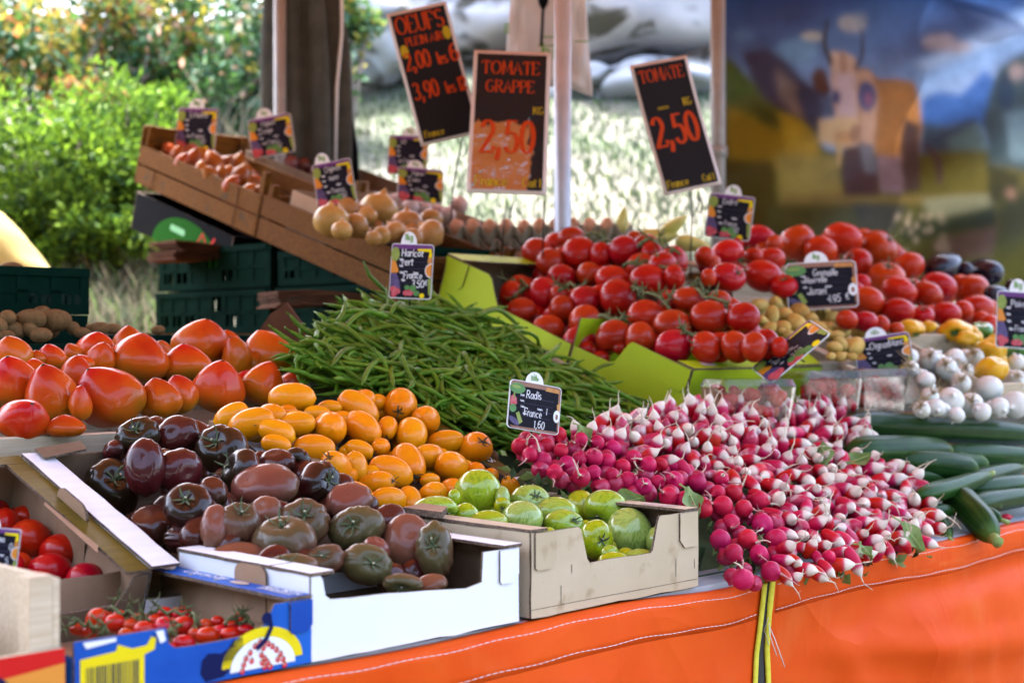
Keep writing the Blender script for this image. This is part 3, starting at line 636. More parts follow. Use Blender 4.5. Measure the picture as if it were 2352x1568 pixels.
# ---------------------------------------------------------------- ground, bank, rocks, plants
def sstep(a, b, x):
    t = min(1, max(0, (x - a) / (b - a))); return t * t * (3 - 2 * t)
def ground_z(x, y):
    return 1.25 * sstep(4.3, 5.4, y) + max(0, y - 5.2) * .40 * sstep(4.9, 6.2, y) * (1 if y < 12 else 12 / y) + .05 * math.sin(x * 3.1 + y * 1.7) * sstep(4.5, 6, y)
soil_m = pm('dry_soil', (.3, .24, .16), (.42, .36, .26), scale=2.5, rough=.95, bump=.5, bscale=30, detail=8)
def x_ground(env, col):
    n = noise(env, env['tc'].outputs['Object'], 1.1, 6, .5)
    f = ramp(env, n, [(.42, (0, 0, 0)), (.56, (1, 1, 1))])
    return mixc(env, f, col, (.062, .082, .046))
ground_m = pm('ground_mix', (.085, .085, .066), (.105, .1, .082), scale=5, rough=.95, bump=.4, bscale=25, detail=8, extra=x_ground)
xs = [-300, -80, -30] + [-12 + .3 * i for i in range(80)] + [14, 30, 80, 300]; ys = [-300, -80, -20, -6, -2, 0, 2, 3.4] + [4 + .2 * i for i in range(60)] + [17, 22, 40, 100, 300]
v = np.array([(x, y, ground_z(x, y)) for y in ys for x in xs]); nx = len(xs)
f = [(j*nx+i, j*nx+i+1, (j+1)*nx+i+1, (j+1)*nx+i) for j in range(len(ys)-1) for i in range(nx-1)]
# street in front of the stall
street_m = pm('asphalt', (.09, .09, .092), (.12, .118, .11), scale=60, rough=.9, bump=.3, bscale=200)
mb = MB().add([(-60, -80, .004), (60, -80, .004), (60, 3.2, .004), (-60, 3.2, .004)], [(0, 1, 2, 3)]); tag(mb.build('street', street_m), kind='structure')
tag(link('ground', mesh_np('ground', v, f, [ground_m])), kind='structure')

def leaves(name, mats, n, size, fn, rng, parent=None, thin=.5, shares=None, flop=.5):
    """n folded leaf-sized faces; fn() -> (point, outward direction)"""
    vs = []; fs = []; mi = []
    for i in range(n):
        p, o = fn(); s = size * rng.uniform(.55, 1.35)
        d = (o + Vector((rng.gauss(0, 1), rng.gauss(0, 1), rng.gauss(0, 1))) * .75)
        d = d.normalized() if d.length > .01 else Vector((0, 0, 1)); sd = d.cross(Vector((rng.gauss(0, 1), rng.gauss(0, 1), rng.gauss(0, 1) + .5)))
        if sd.length < .01: sd = Vector((1, 0, 0))
        sd.normalize(); nn = d.cross(sd) * s * .12 * flop * 2; b = len(vs)
        vs += [p, p + d*s*.5 + sd*s*thin*.5 - nn, p + d*s, p + d*s*.5 - sd*s*thin*.5 - nn, p + d*s*.55 + nn]
        fs += [(b, b+1, b+4), (b+1, b+2, b+4), (b+2, b+3, b+4), (b+3, b, b+4)]
        m_ = rng.choices(range(len(mats)), shares or [1] * len(mats))[0]; mi += [m_] * 4
    return link(name, mesh_np(name, [tuple(x) for x in vs], fs, mats, mi, True), parent)
def foliage_mat(name, a, b, trans=.35): return pm(name, a, b, scale=6, rough=.6, spec=.15, trans=trans, var=0)
fg = [foliage_mat('leaf_mid_green', (0.0613, 0.149, 0.028), (0.105, 0.219, 0.0525)), foliage_mat('leaf_dark_green', (0.028, 0.07, 0.0227), (0.0455, 0.105, 0.035)),
      foliage_mat('leaf_blue_green', (0.105, 0.219, 0.14), (0.175, 0.298, 0.193)), foliage_mat('leaf_yellow_olive', (0.28, 0.245, 0.035), (0.367, 0.333, 0.07)),
      foliage_mat('leaf_rust', (0.385, 0.14, 0.0438), (0.473, 0.21, 0.0788)), foliage_mat('leaf_bright_lime', (0.149, 0.289, 0.021), (0.228, 0.367, 0.0385)),
      foliage_mat('leaf_lime_deep', (0.0525, 0.123, 0.0175), (0.0875, 0.175, 0.0315)), foliage_mat('leaf_pink_dry', (0.473, 0.298, 0.21), (0.578, 0.385, 0.298))]
bark_m = pm('grey_bark', (.2, .15, .11), (.3, .24, .18), scale=30, rough=.9, bump=.4)
def shrub(label, cat, px, py, D, w_, h_, n, size, mats, shares, seed, clumps=26, thin=.5, group='shrubs on the bank', name='shrub', dep=.6, spread=.3):
    rng = random.Random(seed); c = RD(px, py, D); gz = min(ground_z(c.x, c.y), c.z - h_ * .3); base = Vector((c.x, c.y, gz))
    t = thing(name, label, cat, base, group); hw, hh = w_ / 2, h_ / 2
    cl = []
    for _ in range(clumps):
        while True:
            x, y, z = rng.uniform(-1, 1), rng.uniform(-1, 1), rng.uniform(-1, 1)
            if x*x + y*y + z*z < 1 and (x*x + y*y + z*z > .25): break
        cl.append((Vector((x * hw, y * hw * dep, z * hh)) + c - base, rng.uniform(.16, .34) * min(w_, h_)))
    def fn():
        cc, r_ = rng.choice(cl); o = Vector((rng.gauss(0, 1), rng.gauss(0, 1), rng.gauss(0, 1) + .25)).normalized()
        return cc + o * r_ * rng.uniform(.35, 1.1), o
    leaves('foliage', mats, n, size, fn, rng, t, thin, shares)
    mb = MB()
    for cc, r_ in cl[:12]:
        mid = cc * .5 + Vector((rng.uniform(-.1, .1) * w_, rng.uniform(-.1, .1), -.05)); mb.tube([(0, 0, -.1), mid, cc], [.022, .014, .006], 5)
    mb.build('stems', bark_m, t)
    return t
shrub('olive and rust leaved bush high on the bank at the far end', 'bush', 110, 130, 7.6, 1.05, .8, 4200, .06, [fg[3], fg[0], fg[4], fg[2], fg[1]], [4, 2.5, 1.3, 2, 1.5], 1, 30)
shrub('yellowish bush with rusty tips beside the broad-leaved evergreen', 'bush', 300, 75, 7.9, .75, .7, 2600, .055, [fg[3], fg[0], fg[4], fg[7], fg[1]], [3, 2, .9, 1.2, 1.5], 2, 22)
shrub('broad-leaved evergreen bush with glossy blue green leaves by the gathered canvas', 'bush', 520, 110, 8.3, 1.25, 1.05, 5200, .07, [fg[0], fg[2], fg[1], fg[3], fg[7]], [3, 3, 2.5, .6, .5], 3, 34)
shrub('dark green bush in the shade under the yellowish one', 'bush', 330, 230, 7.7, 1.1, .55, 2600, .055, [fg[1], fg[0], fg[2], fg[7]], [3, 1.6, 1, .5], 4, 22)
shrub('small rust red bush at the foot of the olive one', 'bush', 190, 228, 7.2, .35, .16, 500, .045, [fg[4], fg[3], fg[7]], [3, 1, 1], 5, 8)
shrub('bright lime feathery conifer shrub low on the bank', 'shrub', 60, 430, 6.2, 1.0, .72, 9000, .05, [fg[5], fg[6], fg[1]], [4, 2.2, .7], 6, 44, thin=.22)
shrub('bright lime spreading conifer shrub behind the tilted onion crate', 'shrub', 270, 430, 6.4, .7, .78, 7000, .05, [fg[5], fg[6], fg[1]], [3.6, 2.4, .8], 7, 36, thin=.22)
shrub('low lime feathery shrub at the foot of the spreading one', 'shrub', 190, 545, 6.0, .8, .3, 4500, .05, [fg[5], fg[6], fg[1]], [3.6, 2.4, .8], 17, 20, thin=.22)
shrub('lime feathery shrub reaching up beside the shallot card', 'shrub', 375, 300, 6.9, .4, .35, 2600, .05, [fg[5], fg[6], fg[0]], [3.6, 2.4, 1], 18, 14, thin=.22)
shrub('pale green weedy bush between the canvas and the white boulder', 'bush', 800, 20, 8.2, .35, .35, 1100, .06, [fg[0], fg[2], fg[3]], [2, 2, 1], 8, 10)
shrub('dark leafy bush behind the yellow canvas', 'bush', 60, 600, 6.6, 1.2, .45, 2500, .05, [fg[1], fg[6], fg[5]], [3, 2, .7], 9, 20)

def blade_mass(name, n, region, h, mats, seed, kind='stuff', label=None, lean=.5, wd=.006):
    rng = random.Random(seed); vs = []; fs = []; mi = []
    for _ in range(n):
        x, y = region(rng); z = ground_z(x, y) - .01; hh = h * rng.uniform(.4, 1.3); a = rng.uniform(0, 6.3); l = rng.uniform(0, lean) * hh; b = len(vs)
        dx, dy = math.cos(a) * l, math.sin(a) * l; w_ = wd * rng.uniform(.6, 1.5); sx, sy = -math.sin(a + 1) * w_, math.cos(a + 1) * w_
        vs += [(x - sx, y - sy, z), (x + sx, y + sy, z), (x + dx*.45 + sx*.7, y + dy*.45 + sy*.7, z + hh*.65), (x + dx*.45 - sx*.7, y + dy*.45 - sy*.7, z + hh*.65), (x + dx, y + dy, z + hh), (x + dx, y + dy, z + hh)]
        fs += [(b, b+1, b+2, b+3), (b+3, b+2, b+4, b+5)]; mi += [rng.choices(range(len(mats)), [3, 2, 1][:len(mats)])[0]] * 2
    o = link(name, mesh_np(name, vs, fs, mats, mi, False)); tag(o, label, None, None, kind); return o
gr = [foliage_mat('grass_pale', (.062, .088, .052), (.082, .106, .07)), foliage_mat('grass_straw', (.14, .128, .09), (.17, .158, .115)), foliage_mat('grass_green', (.08, .14, .04), (.12, .18, .06))]
blade_mass('grass', 12000, lambda r_: (lambda y: (y * r_.uniform(-.17, .2), y))(r_.uniform(5.0, 9.3)), .055, [gr[0], gr[0], gr[2]], 3, label='pale dry grass growing on the bank behind the stall')
blade_mass('dry_grass', 3500, lambda r_: (lambda y: (y * r_.uniform(-.34, -.22), y))(r_.uniform(4.9, 6.0)), .16, [gr[1], gr[0], gr[2]], 4, label='tall straw coloured grass between the green crates and the shrubs', lean=.8)
blade_mass('tall_weeds', 70, lambda r_: (lambda y: (y * r_.uniform(-.215, -.175), y))(r_.uniform(7.3, 7.8)), .35, [gr[1], gr[0]], 5, label='pale dry weeds in front of the broad-leaved evergreen', lean=.9, wd=.008)

rock_m = pm('pale_limestone', (.3, .315, .335), (.42, .435, .45), scale=3.2, rough=.9, bump=.6, bscale=12, detail=9,
            extra=lambda env, col: mixc(env, ramp(env, noise(env, env['tc'].outputs['Object'], 2.6, 7, 1), [(.5, (0, 0, 0)), (.6, (1, 1, 1))]), col, (.06, .06, .045)))
def rock(label, px, py, D, w_, h_, seed, d_=None):
    rng = random.Random(seed); c = RD(px, py, D); th, ph, f = sph(72, 48)
    x, y, z = np.sin(th)*np.cos(ph), np.sin(th)*np.sin(ph), np.cos(th)
    e = .75; x, y, z = (np.sign(a) * np.abs(a) ** e for a in (x, y, z))
    m_ = lumps(x, y, z, rng, .17, 9, 4) * lumps(x, y, z, rng, .07, 12, 11)
    v = np.stack([x * m_ * w_ / 2, y * m_ * (d_ or w_) / 2, z * m_ * h_ / 2], -1).reshape(-1, 3)
    o = link('boulder', mesh_np('boulder', v, f, [rock_m]), None, Matrix.Translation(c) @ Matrix.Rotation(rng.uniform(-.15, .15), 4, 'Y'))
    tag(o, label, 'rock', 'limestone boulders above the grass')
rock('smooth pale boulder beside the gathered canvas', 845, 85, 9.3, .62, .66, 11)
rock('long grey boulder behind the egg sign and the white bag', 1085, 30, 10.2, 1.0, .6, 12)
rock('big cracked boulder topping the bank between the two poles', 1470, 40, 9.8, 1.25, .62, 13)
rock('low white boulder under the cracked one', 1490, 205, 9.6, .95, .34, 14)
rock('white boulder low behind the wide steel pole', 1310, 215, 9.5, .62, .3, 15)
rock('pale boulder behind the dull pole and the printed tarpaulin', 1690, 150, 9.9, .8, .7, 16)

# unseen trees added behind the camera to block the low sky that the fruit would mirror
tdark = foliage_mat('block_tree_leaf_dark', (.03, .06, .015), (.05, .09, .02)); tmid = foliage_mat('block_tree_leaf_mid', (.05, .09, .02), (.07, .12, .03))
for i, (x, y) in enumerate(((-9, -5.5), (-4.6, -7.5), (0, -8.2), (4.8, -7.6), (9.5, -5.2))):
    rng = random.Random(70 + i); t = thing('sky_block_tree', 'leafy tree added out of view to block the low sky', 'tree', Vector((x, y, 0)), 'added trees blocking the low sky')
    MB().tube([(0, 0, 0), (.05, 0, 1.2), (0, .05, 2.6), (.1, 0, 4)], [.2, .16, .14, .08], 10).build('block_tree_trunk', bark_m, t)
    cl = [(Vector((rng.uniform(-2, 2), rng.uniform(-1.4, 1.4), rng.uniform(1.6, 5.6))), rng.uniform(.8, 1.3)) for _ in range(26)]
    def fn():
        c, r_ = rng.choice(cl); o = Vector((rng.gauss(0, 1), rng.gauss(0, 1), rng.gauss(0, 1))).normalized(); return c + o * r_ * rng.uniform(.3, 1), o
    leaves('block_tree_crown', [tdark, tmid], 2600, .42, fn, rng, t, .7)

# ---------------------------------------------------------------- the stall: table, cloth, awning, poles
t = thing('market_table', 'long trestle table with grey top under the produce', 'table', W(0, 0, -TZ))
TB = frame(W(0, 0, -TZ))
mb = MB().box((-1.6, .012, TZ - .03), (3.2, 1.2, TZ)); mb.build('table_top', top_m, t, t.matrix_world.inverted() @ TB)
for x in (-1.4, .2, 1.6, 3.0):
    for y in (.12, 1.05):
        MB().tube([(x, y, 0), (x, y, TZ - .03)], .02, 8).build('leg', pole2_m, t, t.matrix_world.inverted() @ TB)
t = thing('rear_table', 'low shelf table behind the counter carrying the crates', 'table', W(.6, 1.9, -TZ))
TB2 = t.matrix_world.inverted() @ frame(W(0, 0, -TZ))
MB().box((-.75, 1.56, TZ + .39), (1.75, 2.8, TZ + .42)).build('table_top', dwood_m, t, TB2)
for x in (-.65, .6, 1.65):
    for y in (1.65, 2.6): MB().tube([(x, y, 0), (x, y, TZ + .39)], .02, 8).build('leg', pole2_m, t, TB2)
# sloping boards under the tilted boxes
t = thing('display_rack', 'sloping board rack that tilts the produce boxes towards the customers', 'rack', W(.5, .7, 0))
TB3 = t.matrix_world.inverted() @ frame(W(0, .36, -.012), 17)
mb = MB()
for i in range(5): mb.box((-.8, .02 + i * .17, -.03), (2.9, .15 + i * .17, -.014))
mb.build('board', dwood_m, t, TB3)
for x in (-.7, .5, 1.6, 2.8): MB().box((x, 1.0, 0), (x + .04, 1.04, .19)).build('leg', dwood_m, t, t.matrix_world.inverted() @ frame(W(0, 0, 0)))

def cloth_off(s, h):
    """outward bulge of the skirt at edge position s and drop h below the table top"""
    k = min(1, h / .12)
    o = .006 + .010 * math.sin(s * 5.1 + 1) * k + .006 * math.sin(s * 11 + h * 6) * k
    g = math.exp(-((s - .60) / .10) ** 2); o -= .012 * g * k
    for c, w_, a, sl in ((.05, .05, .016, .4), (.16, .025, .012, -.3), (.27, .03, .014, .15), (.72, .05, .010, .8), (1.0, .1, .012, .9), (1.3, .05, .01, .25), (1.55, .06, .012, -.2), (1.9, .08, .012, .2)):
        o += a * math.exp(-((s - c - sl * h) / w_) ** 2) * sstep(.06, .2, h)
    o += .014 * math.exp(-((h - .13 - .12 * max(0, s - .6)) / .03) ** 2) * sstep(.62, 1.1, s)         # sag below the hem
    o -= .016 * math.exp(-((h - .085) / .03) ** 2) * sstep(.75, 1.3, s)
    return o + .02 * h
def cloth_top(s): return -.004 - .006 * math.exp(-((s - .5) / .14) ** 2) + .003 * math.sin(s * 9)
def cloth_pt(s, h, d=0.0):
    return W(s, -cloth_off(s, h) - d, cloth_top(s) - h)
t = thing('table_skirt', 'orange tarpaulin skirt with white stitching hung along the front of the counter', 'table skirt', W(.6, 0, 0))
SI = t.matrix_world.inverted()
ss = np.arange(-1.5, 3.2, .0125); hs = np.concatenate([np.arange(0, .2, .01), np.arange(.2, .83, .02)])
v = [tuple(SI @ W(s, .02, cloth_top(s) + .002)) for s in ss] + [tuple(SI @ cloth_pt(s, h)) for h in hs for s in ss]
n = len(ss); f = [(j*n+i, j*n+i+1, (j+1)*n+i+1, (j+1)*n+i) for j in range(len(hs)) for i in range(n-1)]
o = link('skirt_panel', mesh_np('skirt_panel', v, f, [cloth_m]), t); so = o.modifiers.new('thick', 'SOLIDIFY'); so.thickness = .0015
for h0 in (.009, .053):
  for s, s_end in ((-1.4, .576), (.64, 3.1)):
    mb = MB()
    while s < s_end:
        mb.tube([cloth_pt(s, h0 + .001 * math.sin(s * 40), .0011), cloth_pt(s + .0055, h0 + .0012 * math.sin(s * 40 + .3), .0014), cloth_pt(s + .011, h0 + .001 * math.sin(s * 40 + .6), .0011)], .00065, 5)
        s += .0125
    mb.v = [tuple(SI @ Vector(p)) for p in mb.v]; mb.build('stitching', thread_m, t)
for h0, hh in ((-.0005, .0735),):
    vs = []; fs = []
    for i, s in enumerate(ss):
        for h in (.0, .015, .03, .045, .06): vs.append(tuple(SI @ cloth_pt(s, h, .0006)))
    for i in range(n - 1):
        if .585 < ss[i] < .63: continue
        for k in range(4): a = i*5 + k; fs.append((a, a+5, a+6, a+1))
    o = link('hem_band', mesh_np('hem_band', vs, fs, [cloth_m]), t); so = o.modifiers.new('thick', 'SOLIDIFY'); so.thickness = .001
t = thing('zip_tape', 'yellow webbing tapes with black zip hanging down the orange skirt', 'zip', cloth_pt(.605, 0, .002))
SI = t.matrix_world.inverted()
def strip(s_of, w_of, d, mat, name):
    vs = []; hh = np.arange(-.012, .8, .008)
    for h in hh:
        s, w_ = s_of(h), w_of(h); hk = max(h, 0)
        for dw, dd in ((-1, d), (-.5, d + .003), (.5, d + .003), (1, d), (0, d - .004)): vs.append(tuple(SI @ (cloth_pt(s + dw * w_, hk, dd) + Vector((0, 0, -min(h, 0) * .0)))))
    fs = []
    for i in range(len(hh) - 1):
        for k in range(5): a = i*5; fs.append((a + k, a + (k+1) % 5, a + 5 + (k+1) % 5, a + 5 + k))
    return link(name, mesh_np(name, vs, fs, [mat]), t)
op = lambda h: .005 + .011 * sstep(.05, .22, h)
ctr = lambda h: .607 - .055 * h + .004 * math.sin(h * 9)
strip(lambda h: ctr(h) - op(h) - .006, lambda h: .0072, .005, zipy_m, 'webbing')
strip(lambda h: ctr(h) + op(h) * .9 + .006, lambda h: .0072 if h > .05 else .009, .006, zipy_m, 'webbing')
strip(ctr, lambda h: op(h) + .001, .002, zipb_m, 'zip')
mb = MB()
for k in range(3):
    p = cloth_pt(ctr(.05) + .004 * k, .06 + .01 * k, .012); mb.tube([p, p + Vector((.008 * (k - 1), -.004, -.02)), p + Vector((.012 * k, -.004, -.045 - .01 * k))], .0008, 4)
mb.v = [tuple(SI @ Vector(p)) for p in mb.v]; mb.build('loose_thread', thread_m, t)

# awning overhead, out of the picture but for the light it holds back
t = thing('awning', 'orange canvas awning stretched over the stall', 'awning', W(1, 1.7, 2.0))
AI = t.matrix_world.inverted(); sa = np.linspace(-1.9, 3.6, 24); ta = np.linspace(-.8, 3.15, 18)
v = [tuple(AI @ W(s, tt, 2.06 + .12 * math.sin((tt + .8) / 3.95 * math.pi) - .02 * math.sin(s * 4) ** 2)) for tt in ta for s in sa]; n = len(sa)
f = [(j*n+i, j*n+i+1, (j+1)*n+i+1, (j+1)*n+i) for j in range(len(ta)-1) for i in range(n-1)]
link('canvas', mesh_np('canvas', v, f, [awn_m]), t)
for a, b in (((-1.9, -.8), (3.6, -.8)), ((-1.9, 3.15), (3.6, 3.15)), ((-1.9, -.8), (-1.9, 3.15)), ((3.6, -.8), (3.6, 3.15))):
    MB().tube([AI @ W(*a, 2.03), AI @ W(*b, 2.03)], .018, 8).build('frame_bar', pole2_m, t)
def pole(label, px, D, r_, mat, sq=False, top=2.02):
    p = RD(px, 784, D); g = ground_z(p.x, p.y); o = None
    t = thing('tent_pole', label, 'pole', Vector((p.x, p.y, g)), 'poles of the stall tent')
    seg = 20
    MB().tube([(0, 0, -.02), (0, 0, TZ + top - g)], r_, seg).build('tube', mat, t)
    MB().tube([(0, 0, 1.45 - g * .6), (0, 0, 1.49 - g * .6)], r_ * 1.25, seg).build('collar', mat, t)
    return t
pole('bright galvanised tent pole rising behind the vine tomatoes', 1292, 4.05, .0245, steel_m)
pole('dull grey tent pole at the edge of the printed tarpaulin', 1649, 5.33, .028, pole2_m)
pole('brownish tent pole wrapped by the gathered canvas', 643, 5.0, .022, pole2_m)
# gathered canvas
p0 = RD(690, 784, 5.1); t = thing('gathered_canvas', 'taupe tent side canvas gathered in folds round its pole', 'curtain', Vector((p0.x, p0.y, 1.2)))
nu, nv = 90, 40; vs = []
for j in range(nv + 1):
    zz = j / nv; z = .05 + zz * 1.75; wd = .105 + .018 * math.sin(zz * 3.5) - .05 * sstep(.55, 1, zz) + .02 * sstep(.3, 0, zz)
    for i in range(nu):
        a = 2 * math.pi * i / nu; fold = 1 + .3 * math.sin(6 * a + 1.2 * math.sin(zz * 3)) + .1 * math.sin(11 * a + 2)
        vs.append((wd * fold * math.cos(a) + .02 * math.sin(zz * 4), .07 * fold * math.sin(a), z))
f = [(j*nu+i, j*nu+(i+1) % nu, (j+1)*nu+(i+1) % nu, (j+1)*nu+i) for j in range(nv) for i in range(nu)]
link('folds', mesh_np('folds', vs, f, [curt_m]), t)
mb = MB(); mb.tube([(.125, -.02, .6), (.135, -.04, .95), (.15, -.02, 1.15), (.15, -.02, 1.4), (.12, -.02, 1.75)], .006, 6); mb.build('white_hem', whitep_m, t)
mb = MB()
mb.prism([(.14, .45), (.215, .45), (.2, .75), (.17, .93), (.155, .75)], lambda x, y, d: (x, .03 + d, y), .03); mb.build('dark_lining', black_m, t)
# a hanging white bag
p0 = RD(1258, 90, 4.6); t = thing('hanging_bag', 'crinkled white bag with green print hanging behind the steel pole', 'bag', p0)
nu, nv = 50, 34; rng = random.Random(5); vs = []
for j in range(nv + 1):
    zz = j / nv
    for i in range(nu):
        a = 2 * math.pi * i / nu; x = math.copysign(abs(math.cos(a)) ** .5, math.cos(a)); y = math.sin(a)
        hw = .112 + .034 * (1 - zz) ; z = -.17 + zz * .42 + .02 * math.sin(3.1 * x + 1) * (1 - zz)
        cr = .008 * math.sin(9 * x + 5 * zz * 3) + .006 * math.sin(17 * x - 9 * zz)
        vs.append((hw * x, (.035 * (1 - .5 * zz) * y + cr) * (1 if j else .1), z))
f = [(j*nu+i, j*nu+(i+1) % nu, (j+1)*nu+(i+1) % nu, (j+1)*nu+i) for j in range(nv) for i in range(nu)]
link('film', mesh_np('film', vs, f, [bag_m]), t)
mb = MB(); fnb = lambda x, y, l=0: (x, -.052 - .0003 * l, y)
for k in range(3): ribbon(mb, [(-.14, .035 - .012 * k), (-.125, .035 - .012 * k)], .05, fnb, 0, .12)
for k, (a, b) in enumerate(((-.02, .06), (.085, .13), (-.03, .03))): ribbon(mb, [(a, -.005 - .014 * k), (b, -.005 - .014 * k)], .05, fnb, 0, .08)
text(mb, 'bio', -.02, -.075, .05, fnb, 0, .14); mb.build('print', inkgreen_m, t)
# black spoon-shaped hook in front of the bag
t = thing('black_ladle', 'black plastic scoop hanging handle down beside the steel pole', 'scoop', RD(1243, 40, 4.45))
mb = MB(); mb.tube([(0, 0, -.09), (.004, 0, -.02), (.006, 0, .03)], .005, 8); mb.build('handle', black_m, t)
mb = MB(); mb.tube([(.006, 0, .025), (.007, 0, .04), (.007, 0, .065), (.006, 0, .1), (.004, 0, .14), (.002, 0, .17)], [.006, .014, .02, .02, .018, .012], 14); mb.build('scoop_bowl', black_m, t)

# ---------------------------------------------------------------- printed tarpaulin with a cow on an alpine meadow
PW, PH = 300, 250; X, Y = np.meshgrid(np.linspace(120, 2200, PW), np.linspace(-200, 1800, PH))
img = np.zeros((PH, PW, 3))
def fbm(s):
    o = 0
    for k in range(5):
        g = nz.rand(int(s * 2 ** k) + 2, int(s * 2 ** k) + 2); u = np.linspace(0, g.shape[0] - 1.01, PH); w_ = np.linspace(0, g.shape[1] - 1.01, PW)
        i, j = u.astype(int), w_.astype(int); a, b = (u - i)[:, None], (w_ - j)[None]
        o = o + ((g[i][:, j] * (1-a) + g[i+1][:, j] * a) * (1-b) + (g[i][:, j+1] * (1-a) + g[i+1][:, j+1] * a) * b) * .5 ** k
    return o / 1.94
nz = np.random.RandomState(4); X0, Y0 = X, Y
X = X + 26 * (fbm(9) - .5); Y = Y + 26 * (fbm(9) - .5)
def blur(m_, n=2):
    for _ in range(n):
        m_ = (np.roll(m_, 1, 0) + m_ + np.roll(m_, -1, 0)) / 3; m_ = (np.roll(m_, 1, 1) + m_ + np.roll(m_, -1, 1)) / 3
    return m_
def pmask(P):
    P = np.array(P, float); inside = np.zeros(X.shape, bool); j = len(P) - 1
    for i in range(len(P)):
        xi, yi = P[i]; xj, yj = P[j]
        inside ^= ((yi > Y) != (yj > Y)) & (X < (xj - xi) * (Y - yi) / (yj - yi + 1e-9) + xi); j = i
    return inside.astype(float)
def put(P, col, soft=2, op=1.0):
    soft += 1 if X0.shape and np.array(P)[:, 0].min() > 560 and np.array(P)[:, 0].max() < 1460 else 5
    global img
    m_ = blur(pmask(P), soft)[..., None] * op; img = img * (1 - m_) + np.array(hexc(col)[:3]) * m_
def blob(cx, cy, rx, ry, col, soft=2, op=1, rot=0): put(ell(cx, cy, rx, ry, 28, rot=rot), col, soft, op)
c1, c2, c3 = (np.array(hexc(h)[:3]) for h in ('0f3f7c', '5a6f9c', '8fa9d6'))
tt = np.clip((Y + 100) / 420, 0, 1)[..., None]; t2 = np.clip((Y - 300) / 300, 0, 1)[..., None]
img = c1 * (1 - tt) + c2 * tt; img = img * (1 - t2) + c3 * t2
put([(1200, 420), (2200, -60), (2200, 220), (1350, 560)], '7f9fd0', 8, .8); put([(1300, 380), (2200, 40), (2200, 120), (1330, 440)], 'b7cdf0', 5, .6)
blob(900, 150, 95, 50, 'a29a9c', 4); blob(970, 130, 40, 50, '8a8a96', 4, .7); blob(640, 240, 70, 28, 'c6b8a8', 3); blob(1440, 260, 90, 55, 'b5a9b4', 3); blob(1540, 300, 70, 28, 'b5a9b4', 3); blob(560, 330, 130, 80, '7fa3c4', 6, .7); blob(250, 220, 60, 50, '6f93bd', 5, .6)
put([(1340, 610), (1440, 560), (1560, 580), (1700, 440), (1800, 500), (1800, 790), (1340, 790)], '3c62a6', 2)
put([(230, 330), (380, 305), (480, 370), (600, 480), (700, 560), (720, 900), (500, 800), (300, 560)], '42354a', 3); put([(420, 420), (560, 520), (640, 700), (560, 740), (470, 600)], '8a7166', 4, .8); put([(560, 560), (680, 560), (700, 860), (620, 800)], '3a3c50', 3)
put([(1330, 740), (1500, 770), (1660, 720), (1700, 1050), (1330, 1050)], '3a4a5c', 4); put([(1480, 860), (1680, 760), (1760, 1020), (1500, 1030)], '5d7472', 4, .8)
put([(120, 930), (2200, 930), (2200, 1800), (120, 1800)], '575024', 3)
put([(120, 340), (180, 380), (400, 620), (640, 800), (760, 960), (760, 1250), (120, 1250)], '5c5a1a', 3); put([(140, 620), (330, 720), (520, 860), (640, 1010), (400, 1040), (140, 980)], '8a6a14', 5); put([(440, 690), (560, 730), (690, 870), (700, 1050), (500, 980)], 'a98524', 4); put([(120, 350), (170, 400), (330, 560), (150, 640)], '53611f', 3); put([(300, 620), (440, 700), (480, 790), (360, 740)], '3a3a14', 3, .8)
put([(120, 980), (420, 1000), (460, 1320), (400, 1560), (120, 1560)], '4a3c0c', 6); put([(430, 960), (820, 960), (850, 1230), (470, 1260)], '94803f', 6); put([(470, 1200), (1400, 1190), (1780, 1190), (1780, 1260), (470, 1280)], '7d6a38', 4)
put([(400, 1260), (1800, 1240), (1800, 1800), (300, 1800)], '4a4a24', 5); put([(900, 1250), (1250, 1250), (1180, 1420), (960, 1420)], '3c3c3c', 4, .8); put([(1200, 1380), (1780, 1250), (1780, 1400), (1240, 1480)], '27301e', 4); put([(1330, 1210), (1780, 1180), (1780, 1260), (1400, 1340)], '7c7c62', 4); put([(1420, 1480), (1800, 1380), (1740, 1568), (1420, 1600)], '5d4a42', 4)
put([(1320, 1000), (1780, 1000), (1780, 1190), (1320, 1190)], '5c5422', 4); put([(1700, 1000), (1950, 1080), (1900, 1250), (1760, 1250)], '35331a', 4)
# the cow
put([(930, 420), (1000, 410), (1080, 480), (1180, 480), (1290, 500), (1330, 620), (1350, 760), (1320, 960), (1240, 1000), (1060, 960), (930, 880)], 'a3744c', 2)
put([(1080, 560), (1290, 540), (1330, 700), (1300, 940), (1080, 930)], 'a9703c', 5, .8); put([(950, 420), (1040, 430), (1070, 620), (1060, 930), (960, 880)], 'c69c86', 3)
put([(1240, 720), (1340, 760), (1320, 1160), (1210, 1170)], '4d3a38', 3); put([(850, 890), (980, 880), (1090, 960), (1080, 1190), (860, 1190)], '4a3234', 3); put([(1080, 950), (1230, 950), (1220, 1180), (1090, 1180)], '8a7078', 3); put([(960, 870), (1060, 880), (1090, 1060), (1000, 1050)], '6d6a74', 3)
put([(650, 470), (690, 420), (740, 430), (775, 560), (740, 600), (680, 580)], '5c3a30', 2); put([(580, 570), (700, 560), (790, 600), (800, 740), (620, 730)], '3e4460', 3, .8)
put([(770, 320), (850, 320), (940, 345), (960, 470), (940, 640), (940, 880), (800, 900), (790, 700), (775, 500)], 'cfa58c', 2); put([(800, 450), (930, 450), (920, 720), (810, 730)], 'c8aeb6', 3, .9); put([(835, 320), (880, 320), (880, 450), (840, 450)], '9a6a50', 2, .7)
